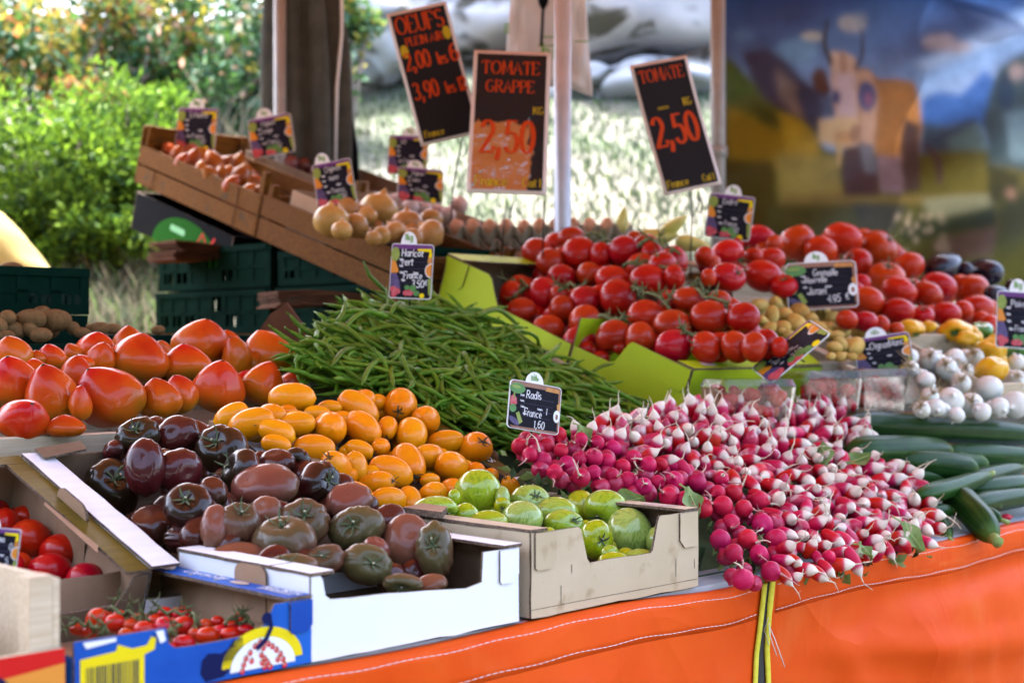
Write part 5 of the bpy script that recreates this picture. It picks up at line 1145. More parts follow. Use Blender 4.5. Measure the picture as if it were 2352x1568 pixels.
# ---------------------------------------------------------------- produce
DC = (calyx_m, stem_cut, .5, .7, .042, .22); OC = (dcalyx_m, dcalyx_m, .42, .8, .045, .14); ZC = (calyx_m, stem_cut, .36, .6, .05, .18)
HT = [(80,290,250,230),(340,310,190,170),(90,480,310,330),(340,580,330,400),(500,430,230,240),(740,570,430,380,{'d': 'very broad heart tomato','tip':(-.45,-.35,.75)}),(150,710,320,260,{'tip':(.4,-.5,.6),'d':'black spotted tomato'}),(430,760,250,140),
 (630,240,260,180,{'d':'orange heart tomato'}),(660,310,190,190),(840,200,210,180),(900,330,400,310,{'d':'large pointed red heart tomato'}),(1220,360,330,240),(1310,220,360,290,{'d':'big yellowish heart tomato'}),(1060,250,120,110),(1500,220,150,170),(1550,320,190,280),
 (1770,300,350,300,{'d':'glossy scarlet tomato','tip':(-.35,-.1,1)}),(1050,590,280,260,{'d':'orange yellow heart tomato'}),(1180,560,220,250),(1430,510,330,330,{'d':'pointed orange heart tomato'}),(1710,485,260,280),(1930,480,240,160),(2130,450,300,220,{'d':'tomato with dark tip','tip':(-.1,-.35,.9)}),(480,275,120,120),(240,305,110,90),(225,385,180,130),(540,350,150,120),(525,610,140,220),(1590,450,130,120)]
for e in HT:
    if len(e) == 4: pass
HT = [e if len(e) > 4 and 'tip' in e[4] else (e[0], e[1], e[2], e[3], dict(e[4] if len(e) > 4 else {}, tip=(random.Random(e[0]).gauss(-.05, .25), random.Random(e[1]).gauss(-.25, .2), 1))) for e in HT]
heap('heart_tomato', 'tomato', 'heart shaped tomatoes', 'heart', heart_m, HT, (0, 716.6, .3516), (.298, .36, .85), 4, 'the heart tomatoes', 'red heart tomato', nfill=16, flabel='heart shaped tomato half buried under the others in the pale crates', lim=.08, seed=11)
OP = [(670,280,400,220,0),(230,420,270,180,-35),(380,470,330,220,-20),(530,400,210,150,10),(560,530,280,180,20,{'e':-1}),(560,620,260,140,15),(720,470,290,170,-5),(950,500,245,235,0),(950,350,180,110,0),(1160,360,330,220,40),(1210,290,160,150,0),(1310,310,130,120,10),
 (1190,500,290,220,35),(1470,335,240,235,80,{'e':1}),(1660,440,205,200,60),(1380,500,140,190,0,{'e':1}),(1555,545,245,220,80),(840,650,330,200,0,{'e':1}),(1170,660,270,140,15,{'e':1}),(1330,640,130,130,0),(1810,600,310,175,-8),(2020,660,275,240,-50,{'e':1}),(1000,790,250,210,70,{'e':-1}),(1150,800,260,170,80),(1400,820,380,220,20),(1530,760,280,240,50,{'e':1}),(1690,710,215,180,20,{'e':-1}),(1855,790,245,220,30),(2020,820,150,140,0),
 (1310,910,245,180,-15,{'e':1}),(1380,1030,255,190,5,{'e':-1}),(1545,1030,200,160,60,{'e':1}),(1710,990,205,180,-30),(1860,950,190,160,0),(1140,990,260,190,20),(1690,880,140,100,0),(2290,940,190,140,60,{'e':-1}),(860,400,190,130,0),(1530,1110,100,80,0),(700,420,300,100,0),(1040,430,160,110,0)]
heap('plum_tomato', 'tomato', 'orange plum tomatoes', 'plum', plum_m, OP, (459.4, 826.9, .3125), (.141, .49, .38), 6, 'the orange plum tomatoes', 'orange plum tomato', calyx=OC, nfill=26, flabel='orange plum tomato half buried under the others in the olive box', lim=.07, seed=12, kpack=.84)
b_ = {'k': 'ribbed'}
DT = [(340,255,250,210,{'c':(345,195),'d':'black ribbed tomato','k':'ribbed'}),(570,250,260,215,{'d':'smooth maroon tomato'}),(830,340,305,285,{'c':(800,260),'k':'ribbed','d':'wide black tomato'}),(200,340,130,120,{'D':2.28}),(190,560,300,330,{'D':2.17,'c':(250,465),'k':'ribbed','d':'big black ribbed tomato'}),(385,440,230,330,{'d':'tall black tomato'}),(580,465,255,255,{'d':'glossy maroon tomato'}),(940,470,235,270,{'c':(845,410),'k':'ribbed','d':'dark maroon tomato'}),
 (1155,410,210,150,{'d':'purple black tomato'}),(1280,410,160,160,{'c':(1280,440),'k':'ribbed'}),(1090,550,390,245,{'d':'very wide brown tomato','mat':brown_m}),(1405,535,235,250,{'c':(1500,500),'k':'ribbed','d':'sideways black tomato'}),(780,590,170,180),(640,670,280,260,{'c':(632,590),'k':'ribbed','d':'black starry tomato'}),(415,785,285,235,{'D':2.13,'d':'maroon tomato'}),(630,865,255,175,{'d':'pinkish maroon flattened tomato','k':'ribbed'}),(800,800,170,260,{'mat':brown_m}),
 (935,780,235,245,{'c':(975,672),'k':'ribbed','mat':brown_m,'d':'brown calyxed tomato'}),(1095,710,190,190,{'mat':brown_m}),(1320,760,285,265,{'c':(1340,690),'mat':brown_m,'k':'ribbed','d':'olive brown stemmed tomato'}),(1580,640,265,200,{'k':'ribbed','mat':brown_m,'d':'greyish brown ribbed tomato'}),(1625,800,325,255,{'c':(1600,752),'k':'ribbed','mat':brown_m,'d':'olive ribbed tomato with cut stem'}),(1820,740,195,160,{'d':'purple maroon tomato'}),
 (1210,870,370,265,{'c':(1175,740),'k':'ribbed','mat':brown_m,'d':'olive shouldered brown tomato'}),(930,960,310,150,{'mat':brown_m,'d':'green shouldered brown tomato'}),(1240,1030,300,150,{'c':(1225,965),'mat':brown_m,'k':'ribbed'}),(1440,985,230,175,{'c':(1435,930),'mat':brown_m,'k':'ribbed'}),(1690,1010,290,235,{'c':(1750,975),'mat':brown_m,'k':'ribbed','d':'brown ribbed tomato facing front'}),(1930,905,295,355,{'mat':brown_m,'d':'largest brown tomato'}),(2085,930,215,330,{'c':(2075,850),'mat':brown_m,'k':'ribbed','d':'scarred brown ribbed tomato'}),
 (1900,1130,230,130,{'c':(1890,1150),'mat':brown_m,'k':'ribbed'}),(2060,1130,190,120,{'mat':brown_m}),(740,240,110,90),(1740,930,160,150,{'mat':brown_m})]
heap('dark_tomato', 'tomato', 'dark tomatoes in the white boxes', 'ribbed', dark_m, DT, (183.75, 900.4, .3906), (.092, .31, .12), 5, 'dark tomatoes', 'dark tomato', calyx=DC, nfill=34, flabel='dark tomato half buried under the others in the white boxes', lim=.09, seed=13, rseg=(64, 32), smin=-.315)
ZT = [(360,450,270,155,{'c':(460,480)}),(640,360,290,310,{'d':'biggest yellow green striped tomato'}),(800,390,90,160),(710,530,225,130,{'d':'pale green striped tomato'}),(930,510,240,205,{'d':'bright green striped tomato'}),(980,390,235,175,{'c':(1030,345),'d':'green striped tomato with calyx'}),(1160,470,255,180),(1200,540,235,160,{'c':(1280,510),'d':'pale mint striped tomato'}),(1310,430,180,185),(1480,460,275,240,{'c':(1400,510),'d':'strongly striped green tomato'}),(1410,650,205,235,{'c':(1455,640),'d':'pale green tomato facing front'}),
 (1630,610,275,300,{'d':'round yellow green striped tomato'}),(1740,590,150,190),(1840,665,190,190),(1530,790,190,110,{'d':'yellow striped tomato'}),(1700,770,190,110),(1090,605,110,70),(800,430,100,110,{'c':(800,440)}),(485,375,80,100),(1500,740,110,100),(1340,560,90,70)]
heap('striped_tomato', 'tomato', 'striped green tomatoes', 'zebra', zebra_m, ZT, (872.8, 1010.6, .3516), (.066, .33, .06), 4, 'striped tomatoes', 'green striped tomato', calyx=ZC, grow=1.13, nfill=12, flabel='striped green tomato half buried under the others in the beige box', lim=.06, seed=14)
VT = [(760,350,200,200),(840,410,175,185),(980,250,180,150),(1030,350,225,215),(1320,330,195,190),(1170,360,140,170),(920,500,185,165),(795,610,195,215),(650,570,175,165),(585,610,110,170),(650,720,200,170),(830,830,205,175),(920,700,160,170),(1070,650,205,185),(1065,775,195,190),(1250,520,225,185),(1280,630,225,230),(1480,520,240,195),(1440,430,205,130),(1560,420,185,165),(1640,400,175,205),(1460,750,235,200),(1250,880,225,205),(1030,920,225,205),
 (1630,810,240,200),(1640,950,235,220),(1850,950,195,200),(1870,760,245,215),(2090,760,205,190),(2040,950,195,200),(2160,950,140,190),(2240,930,150,190),(2320,950,100,130),(1620,660,160,140),(1740,650,205,150),(1930,650,160,110),(1170,1020,110,90),(1420,890,180,200),(1390,250,110,100),(1460,290,160,110),(900,620,130,130),(1640,500,110,160),(1090,480,150,150),(1500,340,140,130)]
heap('vine_tomato', 'tomato', 'vine tomatoes in the lime boxes', 'round', red_m, VT, (964.7, 459.4, .3555), (.387, .17, .66, .543, 1.193), 6, 'vine tomatoes', 'red vine tomato', nfill=30, flabel='vine tomato half buried under the others in the lime boxes', lim=.12, seed=15, down=(0, .7, -.3), smin=1.14)
def truss(label, pts, xf, pl, off, r_, seed, group, sep=.03):
    """a green vine lying on the heap, with calyx stars at its joints"""
    rng = random.Random(seed); ox, oy, k = xf; P = [RP(ox + k*x, oy + k*y, pl, -off) for x, y in pts]
    t = thing('tomato_vine', label, 'vine', P[0], group); P = [p - P[0] for p in P]; Q = []
    for i in range(len(P) - 1):
        for u in (0, .25, .5, .75): Q.append(P[i].lerp(P[i+1], u) + Vector((rng.gauss(0, .0015), 0, rng.gauss(0, .002) + .006 * math.sin(u * 3.14))))
    Q.append(P[-1]); MB().tube(Q, [r_ * (1.25 - .5 * i / len(Q)) for i in range(len(Q))], 7).build('main_stem', vine_m, t)
    for j, p in enumerate(Q[1::2]):
        mb = MB(); d = Vector((rng.gauss(0, 1), rng.gauss(-.2, .5), rng.gauss(0, 1))).normalized(); e = p + d * sep * .7; mb.tube([p, p + d * sep * .35 + Vector((0, 0, .003)), e], [r_ * .8, r_ * .6, r_ * .7], 6)
        for a in range(5):
            s_ = (d * .4 + Vector((rng.gauss(0, 1), rng.gauss(0, .6), rng.gauss(0, 1)))).normalized(); mb.tube([e, e + s_ * sep * .45, e + s_ * sep * .85 + Vector((0, 0, rng.uniform(-.2, .4) * sep))], [r_ * .5, r_ * .38, r_ * .08], 5)
        mb.build('calyx_spray', vine_m, t)
xv = (964.7, 459.4, .3555); pv = (.387, .17, .66, .543, 1.193)
for i, (lb_, pts) in enumerate((('green vine arching over the topmost tomatoes', [(1080,225),(1150,230),(1200,265),(1240,290)]), ('long green vine drooping over the top far tomatoes', [(1410,300),(1500,255),(1580,310),(1680,350)]), ('green vine lying across the middle of the heap', [(1310,430),(1450,420),(1560,430),(1640,470)]), ('green vine running down the middle of the heap', [(1370,560),(1450,600),(1560,640),(1620,715)]),
   ('green vine crossing the heap towards the potatoes', [(1630,595),(1760,575),(1850,635),(1990,665)]), ('green vine beside the cut-out of the upper lime box', [(560,545),(640,520),(700,560),(600,630)]), ('short green vine in the shade between tomatoes', [(900,595),(970,540),(1020,590)]), ('dark green vine under the middle tomatoes', [(1160,745),(1230,770),(1310,800)]), ('thick cut vine end above the front row', [(1710,865),(1770,880),(1830,895)]))):
    truss(lb_, pts, xv, pv, .055, .0042, 30 + i, 'green vines on the vine tomatoes')
BT = [(550,260,205,150),(640,300,120,120),(800,290,235,230,{'d':'big red tomato'}),(1115,265,255,195),(960,345,215,190),(1360,330,245,235,{'c':(1435,255),'d':'red tomato with calyx up'}),(170,390,130,140),(320,370,225,185,{'c':(420,420)}),(500,390,130,120),(620,410,195,130),(1210,430,185,195,{'c':(1135,385)}),(1560,460,215,195),(1410,530,245,165,{'c':(1415,458)}),(1240,570,120,120),(1500,620,235,185,{'c':(1600,560)}),(1290,690,195,190),(1690,650,195,185),(1770,590,225,190),(1990,610,225,170),(1490,765,215,160),(1660,790,150,130,{'c':(1650,735)}),(1820,780,195,150),(1930,760,140,140),(2030,750,235,195),(330,530,230,140,{'c':(405,500)}),(570,520,255,175),(195,530,90,120),(710,590,185,130,{'c':(700,540)}),(1140,820,140,130),(1270,830,160,130),(1370,850,120,120),(1480,880,100,80),(2130,740,100,110),(2120,860,110,150),(395,290,80,90,{'d':'small orange tomato'}),(960,480,160,150),(830,560,150,140),(1100,560,150,150)]
heap('round_tomato', 'tomato', 'loose round tomatoes', 'round', loose_m, BT, (1561.9, 459.4, .3359), (.47, .48, .6), 6, 'loose tomatoes', 'round red tomato', nfill=60, flabel='round red tomato half buried under the others by the potatoes', lim=.14, seed=16, down=(.2, .4, .75), calyx=DC)
PO = [(720,630,175,95,-10),(830,690,175,105,45),(650,710,100,90,90),(740,700,90,85,0),(540,720,125,95,-10),(630,790,165,90,-80),(720,780,90,85,0),(820,770,130,120,40),(610,880,115,75,-50),(705,870,95,90,0),(800,840,140,110,60),(900,830,110,95,80),(980,770,115,100,80),(1060,820,125,100,30),(940,870,115,85,10),(740,920,80,60,0),(1030,870,80,75,0),(960,920,115,75,0),(1120,900,95,85,0),(1070,930,105,75,0),(1060,1010,125,75,20),(1100,980,155,75,40),(1200,1000,135,110,-30),(1090,1070,80,60,0),(1270,910,135,85,-10),(1030,1070,65,55,0),(880,740,110,90,80),(560,820,70,65,0),(1180,1070,90,50,0),(490,760,80,70,0)]
heap('potato', 'potato', 'yellow new potatoes', 'potato', pot_m, PO, (1561.9, 459.4, .3359), (.384, .44, .5), 6, 'the potatoes', 'small yellow potato', nfill=22, flabel='small yellow potato half buried under the others by the lime box', lim=.08, seed=17, rseg=(24, 14))
WO = [(1710,1090,155,165),(1580,1070,105,95),(1820,1150,145,150),(1880,1080,125,125),(2020,1070,95,120),(1680,1230,125,115),(1920,1250,155,125),(2110,1290,175,190),(2290,1240,130,180),(2300,1110,125,115),(1710,1340,125,115),(1850,1370,185,170),(1990,1400,165,150),(2060,1450,145,110),(1650,1430,115,115),(1750,1420,125,115),(1950,1170,115,105),(2290,1400,165,185),(1580,1150,115,90),(1890,1470,155,80),(2200,1180,120,100),(2180,1420,140,130)]
for i in range(3): pass
it = heap('white_onion', 'onion', 'bunched white onions', 'onion', wonion_m, [(a, b2, c, d, {'c': (a + random.Random(a).gauss(0, .22) * c, b2 + random.Random(b2).gauss(-.1, .28) * d)}) for a, b2, c, d in WO], (1561.9, 459.4, .3359), (.2585, .6, .25), 5, 'white onions', 'white onion', nfill=12, flabel='white onion half buried under the others beside the peppers', lim=.08, seed=18)
rng = random.Random(3)
for n_, i in enumerate(it):
    if n_ % 2: continue
    c = RD(i['px'] + rng.gauss(0, 6), i['py'] - i['h'] * .15, i['D'] - i['rp'] * i['D'] / F * .95); t = thing('onion_roots', f'tuft of dry roots on a bunched white onion', 'roots', c, 'dry root tufts on the white onions'); mb = MB()
    for k in range(26):
        a = Vector((rng.gauss(0, 1), rng.gauss(-.3, .5), rng.gauss(.3, 1))).normalized(); l = rng.uniform(.015, .04); mb.tube([Vector((0, 0, 0)), a * l * .5 + Vector((rng.gauss(0, .004), 0, .003)), a * l + Vector((rng.gauss(0, .01), 0, rng.gauss(0, .008)))], [.0009, .0007, .0003], 4)
    mb.build('strands', straw_m, t)
PE = [(1580,880,180,120,{'c':(1610,930)}),(1700,865,110,80),(1880,890,240,150,{'c':(1850,915),'d':'yellow pepper with green stem'}),(1960,950,160,110),(2130,1030,195,170),(2130,1160,225,170),(2060,895,165,120,{'mat':gpep_m,'d':'dark green pepper'}),(2300,1020,180,140,{'mat':gpep_m,'d':'green pepper by the end card'})]
heap('pepper', 'pepper', 'peppers', 'pepper', ypep_m, PE, (1561.9, 459.4, .3359), (.375, .5, .42), 3, 'the peppers', 'glossy yellow pepper', calyx=(gpep_m, gpep_m, .35, .2, .14, .35), nfill=6, flabel='pepper half buried behind the white onions', lim=.07, seed=19, down=(.1, .6, -.5))
AU = [(1810,455,290,185,-25),(2060,500,210,175,0),(2170,640,180,110,0),(2290,610,150,110,20),(1930,480,110,110,0)]
heap('aubergine', 'aubergine', 'aubergines', 'aubergine', egg_pl_m, AU, (1561.9, 459.4, .3359), (.6, .45, .8), 2, 'the aubergines', 'glossy black aubergine', lim=.05, seed=20)
# plum shaped red tomatoes and cherry tomatoes at the near end
BP = [(40,350,205,185),(30,540,180,225),(160,480,175,140),(330,510,205,185),(200,630,265,255),(400,710,265,225),(320,830,275,215),(560,900,250,230),(240,910,225,140),(110,790,185,150),(85,800,130,170),(250,420,120,100),(-60,640,200,200),(-90,430,200,200),(10,720,160,160),(120,930,200,150),(470,600,100,90)]
heap('plum_shaped_tomato', 'tomato', 'red plum shaped tomatoes in the brown box', 'cherry', red2_m, [(a, b2, c, d, {'tip': (random.Random(a).gauss(0, .6), .25, random.Random(b2).gauss(.3, .4))}) for a, b2, c, d in BP], (0, 1017, .3516), (.065, .32, .42), 4, 'the brown box', 'bright red egg shaped tomato', nfill=14, flabel='red tomato half buried under the others in the brown box', lim=.07, seed=21)
CT = [(635,1150,140,140),(750,1175,140,115),(860,1190,115,80),(940,1225,135,125),(1075,1210,150,150),(1200,1200,150,135),(1190,1120,130,100),(1070,1110,110,80),(900,1145,90,70),(960,1310,135,115),(1085,1340,120,80),(1200,1310,150,115),(1355,1260,150,115),(1505,1250,135,90),(1510,1190,115,80),(1610,1225,115,80),(1650,1145,90,95),(515,1215,115,80),(1440,1225,95,75),(1270,1250,90,80),(1340,1190,90,80),(780,1130,90,80),(1420,1170,90,80),(1010,1160,90,80),(1570,1150,90,90),(590,1230,100,80),(820,1250,100,80)]
heap('cherry_tomato', 'tomato', 'cherry tomatoes in the blue box', 'cherry', red2_m, CT, (0, 1017, .3516), (.028, .10, .04), 4, 'the blue box', 'small glossy cherry tomato', nfill=14, flabel='cherry tomato half buried under the others in the blue box', lim=.05, seed=22, rseg=(24, 14), down=(0, .6, .3))
xc = (0, 1017, .3516); pcx = (.028, .10, .04)
for i, (lb_, pts) in enumerate((('thin green vine along the back of the blue box', [(715,1100),(800,1130),(880,1150),(980,1160)]), ('green vine over the middle of the blue box', [(990,1110),(1100,1120),(1220,1140),(1310,1190)]), ('thick cut green vine at the front of the blue box', [(1000,1350),(1060,1280),(1130,1240),(1190,1195)]), ('green vine at the near back corner of the blue box', [(460,1190),(540,1200),(620,1220),(700,1235)]), ('green vine at the far end of the blue box', [(1480,1190),(1570,1170),(1660,1190)]))):
    truss(lb_, pts, xc, pcx, .026, .0022, 60 + i, 'green vines on the cherry tomatoes', .018)
v, f = shape('cherry', random.Random(2), 60, 40); r_ = .085; nr = np.linalg.norm(v, axis=1, keepdims=True); an = np.arctan2(v[:, 1:2], v[:, 0:1]); v = v * (1 - .03 * np.abs(np.cos(5 * an)) ** 8) * r_
o = link('melon', mesh_np('melon', v, f, [melon_m]), None, Matrix.Translation(W(-.99, .11, .085)) @ Matrix.Rotation(R(60), 4, 'X'))
tag(o, 'pale netted melon in the crate at the near end', 'melon')
# onions, shallots, eggs, endives, kiwis at the back
ON = [(1460,790,225,165),(1570,720,155,115),(1620,820,135,145),(1760,730,225,205,{'d':'biggest brown onion'}),(1940,810,205,145),(2090,790,155,115),(2090,870,205,120),(1780,880,115,90),(1730,900,105,75),(1690,760,110,110),(1860,860,130,110),(1530,850,130,100),(1980,900,130,100)]
heap('brown_onion', 'onion', 'brown onions', 'onion', onion_m, ON, (229.7, 220.5, .3633), (.773, .33, 1.75), 3, 'the brown onions', 'glossy brown onion', grow=1.2, nfill=16, flabel='brown onion half buried in the tilted crate', lim=.1, seed=23, down=(0, .2, .9), rseg=(28, 18))
PS = [(1880,660,105,95),(1960,710,135,90),(2050,710,95,105),(2200,750,115,80),(2130,720,90,80),(2270,690,130,100),(2010,650,90,70),(2120,660,80,70)]
heap('pink_shallot', 'shallot', 'pink shallots', 'onion', garlic_m, PS, (229.7, 220.5, .3633), (.823, .33, 2.0), 2, 'the pink shallots', 'dull pink shallot', nfill=6, flabel='pink shallot half buried in the brown box', lim=.06, seed=24, down=(0, .2, .9), rseg=(24, 14))
rng = random.Random(44)
SH = [(490,380,105,75),(590,420,115,105),(660,390,135,95),(720,430,155,80),(700,500,115,60),(800,440,95,85),(880,440,85,115),(880,520,135,85),(830,560,105,70),(990,560,115,85),(1000,610,95,65),(940,600,85,65),(770,510,95,75),(640,470,95,60),(560,370,90,70),(440,350,90,70),(720,360,90,70),(800,500,90,70),(930,480,80,70),(610,350,90,70),(520,420,90,70)]
heap('shallot', 'shallot', 'orange brown shallots', 'shallot', shal_m, SH, (229.7, 220.5, .3633), (.94, .33, 2.45), 4, 'the shallots', 'orange brown shallot', grow=1.15, nfill=24, flabel='orange brown shallot half buried in the blotched crate', lim=.06, seed=25, down=(.2, -.2, .6), rseg=(24, 14))
RO = [(1200,430,130,100),(1290,440,120,100),(1160,400,100,90),(1380,480,110,90),(1250,400,110,80),(1330,420,90,80)]
heap('red_onion', 'onion', 'red onions', 'onion', ronion_m, RO, (229.7, 220.5, .3633), (1.02, .33, 2.67), 2, 'the red onions', 'dark red onion', nfill=4, flabel='red onion half buried in the brown box', lim=.06, seed=26, down=(.2, -.2, .6), rseg=(24, 14))
def tray(label, p, w_, d_, yaw):
    t = thing('egg_tray', label, 'egg tray', Matrix.Translation(p) @ Matrix.Rotation(R(yaw), 4, 'Z'), 'grey egg trays'); n = 90; pch = .051; vs = []
    xs_ = np.linspace(-w_/2, w_/2, n); ys_ = np.linspace(-d_/2, d_/2, 60)
    for y in ys_:
        for x in xs_: vs.append((x, y, .024 * (abs(math.cos(math.pi * x / pch)) ** .7 - 1) + .024 * (abs(math.cos(math.pi * y / pch)) ** .7 - 1) + .022 * (abs(math.sin(math.pi * x / pch)) * abs(math.sin(math.pi * y / pch)))))
    vs = [(x, y, .03 * math.cos(2*math.pi*x/pch) * -.5 + .03 * math.cos(2*math.pi*y/pch) * -.5) for x, y, z in vs]
    f = [(j*n+i, j*n+i+1, (j+1)*n+i+1, (j+1)*n+i) for j in range(59) for i in range(n-1)]
    o = link('tray_sheet', mesh_np('tray_sheet', vs, f, [tray_m]), t); so = o.modifiers.new('thick', 'SOLIDIFY'); so.thickness = .003; return t
E0 = RD(1245, 545, 4.42); ew = .051 * 11
for k, dz in enumerate((0, -.042, -.084)): tray('egg tray with brown eggs in its cups, topmost of its stack' if k == 0 else ('egg tray second in its stack behind the vine tomatoes' if k == 1 else 'egg tray at the bottom of its stack'), E0 + Vector((0, 0, dz)), ew, .051 * 5, -6)
Me = Matrix.Translation(E0) @ Matrix.Rotation(R(-6), 4, 'Z'); rng = random.Random(6); k = 0
for j in range(3):
    for i in range(11):
        if rng.random() < .08: continue
        v, f = shape('egg', rng, 22, 16); me = mesh_np('egg', v * .0215, f, [egg_m]); p = Me @ Vector((-.051 * 5 + .051 * i, -.102 + .051 * j, .02))
        o = link('egg', me, None, Matrix.Translation(p) @ Matrix.Rotation(rng.gauss(0, .12), 4, 'Y')); tag(o, f'brown egg {ORD[i]} from left in the {["front", "middle", "back"][j]} row of the top tray', 'egg', 'brown eggs in the grey tray')
for j in range(1):
    for i in range(11):
        v, f = shape('egg', rng, 18, 12); me = mesh_np('egg', v * .0215, f, [egg_m]); p = Me @ Vector((-.051 * 5 + .051 * i, -.102, -.064))
        o = link('egg', me, None, Matrix.Translation(p)); tag(o, f'brown egg {ORD[i]} from left in the tray under the top one', 'egg', 'brown eggs in the grey tray')
EN = [(1428, 512, 42, 70, -10, 'pale yellow endive standing beside the egg tray'), (1545, 520, 75, 60, -35, 'pale yellow endive with its tip lifted high'), (1500, 548, 110, 44, -8, 'pale yellow endive lying behind the vine tomatoes'), (1590, 560, 80, 50, 10, 'pale yellow endive lying against the tent pole foot'), (1450, 555, 70, 40, 5, 'small pale endive under the lifted one')]
for px, py, w_, h_, an, lb_ in EN:
    rng = random.Random(px); th_, ph_, f = sph(24, 18); s_, c_ = np.sin(th_), np.cos(th_); r_ = s_ * (1 - .35 * c_) * .42; ln = 1 + .1 * np.cos(3 * ph_)
    v = np.stack([r_ * np.cos(ph_) * ln, r_ * np.sin(ph_) * ln, c_ + .1 * np.exp(-(th_ / .3) ** 2)], -1).reshape(-1, 3); D = 4.3; L_ = max(w_, h_) / 2 * D / F
    d = Vector((math.cos(R(an)) if w_ > h_ else math.sin(R(-an)), -.1, -math.sin(R(an)) if w_ > h_ else 1)); M = axes_to(d, 0).to_4x4(); M.translation = RD(px, py, D)
    o = link('endive', mesh_np('endive', v * L_, f, [endive_m]), None, M); tag(o, lb_, 'endive', 'pale endives')
KI = [(60,950,130,120),(230,960,270,150),(420,970,260,160),(310,1080,300,110),(50,1090,130,90),(750,1030,170,100),(850,1030,110,80),(-40,1010,150,130),(1190,1040,120,70),(620,1060,130,80)]
heap('kiwi', 'kiwi', 'brown kiwis in the green crates', 'potato', kiwi_m, [(a, b2, c, d, 0) for a, b2, c, d in KI], (0, 441, .3046), (.443, .6, 1.3), 2, 'the kiwis in the crate', 'brown fuzzy kiwi', nfill=6, flabel='brown kiwi half hidden in the dark green crate', lim=.04, seed=27, rseg=(24, 14))
heap('kiwi', 'kiwi', 'brown kiwis in the green crates', 'potato', kiwi_m, [(80,590,190,130,0),(-60,600,190,130,0)], (0, 441, .3046), (.56, .6, 1.5), 1, 'the upper kiwi crate', 'brown fuzzy kiwi', lim=.02, seed=28, rseg=(24, 14))
# support under the egg trays and endives
t = thing('wooden_riser', 'upturned wooden box carrying the egg trays', 'box', Matrix.Translation(Vector((E0.x + .1, E0.y, 0))) @ Matrix.Rotation(R(-6), 4, 'Z')); zt = E0.z - .118
MB().box((-.42, -.15, zt - .02), (.5, .16, zt)).build('top_board', dwood_m, t)
for x in (-.4, .46): MB().box((x, -.14, TZ + .28), (x + .02, .14, zt - .0205)).build('leg', dwood_m, t)

# cucumbers
xf = (1800.8, 900.4, .2461); rng = random.Random(9)
CU = [([(560,300),(1200,330),(1800,360),(2420,415)], 205, 1, 'longest cucumber on top of its pile'), ([(600,560),(1100,560),(1545,565)], 262, 1, 'fat cucumber with a pale blunt end'), ([(1050,650),(1500,690),(1775,735)], 225, 1, 'cucumber with pale end under the fat one'), ([(1450,580),(2000,600),(2500,640)], 180, -1, 'dark cucumber behind the pale ended ones'), ([(1300,640),(1700,680),(1850,705)], 200, 1, 'cucumber with just its pale tip showing'),
 ([(1250,960),(1600,880),(1930,765)], 150, 1, 'slender courgette crossing the pile with a cut stem'), ([(1560,960),(1760,1120),(1960,1370)], 270, 1, 'fat cucumber hanging over the orange hem'), ([(1350,1100),(1460,1240),(1540,1370)], 135, 1, 'short courgette beside the radishes'), ([(1000,780),(1250,790),(1480,815)], 190, 1, 'courgette tip touching the radish roots'), ([(1550,900),(1850,800),(2240,710)], 170, 1, 'dark courgette sloping upwards'), ([(1700,1070),(2000,1010),(2400,960)], 170, 1, 'dark courgette low in the pile'), ([(1600,1060),(1850,1040),(2010,1045)], 150, 1, 'courgette with pale stem in the middle of the pile'), ([(1750,1100),(1900,1140),(2030,1195)], 120, 1, 'small courgette end above the fallen radish'), ([(1300,1130),(1450,1115),(1570,1108)], 120, 1, 'courgette stub between radishes and the fat cucumber'), ([(1700,900),(2100,880),(2500,820)], 170, 1, 'dark courgette behind the crossing one')]
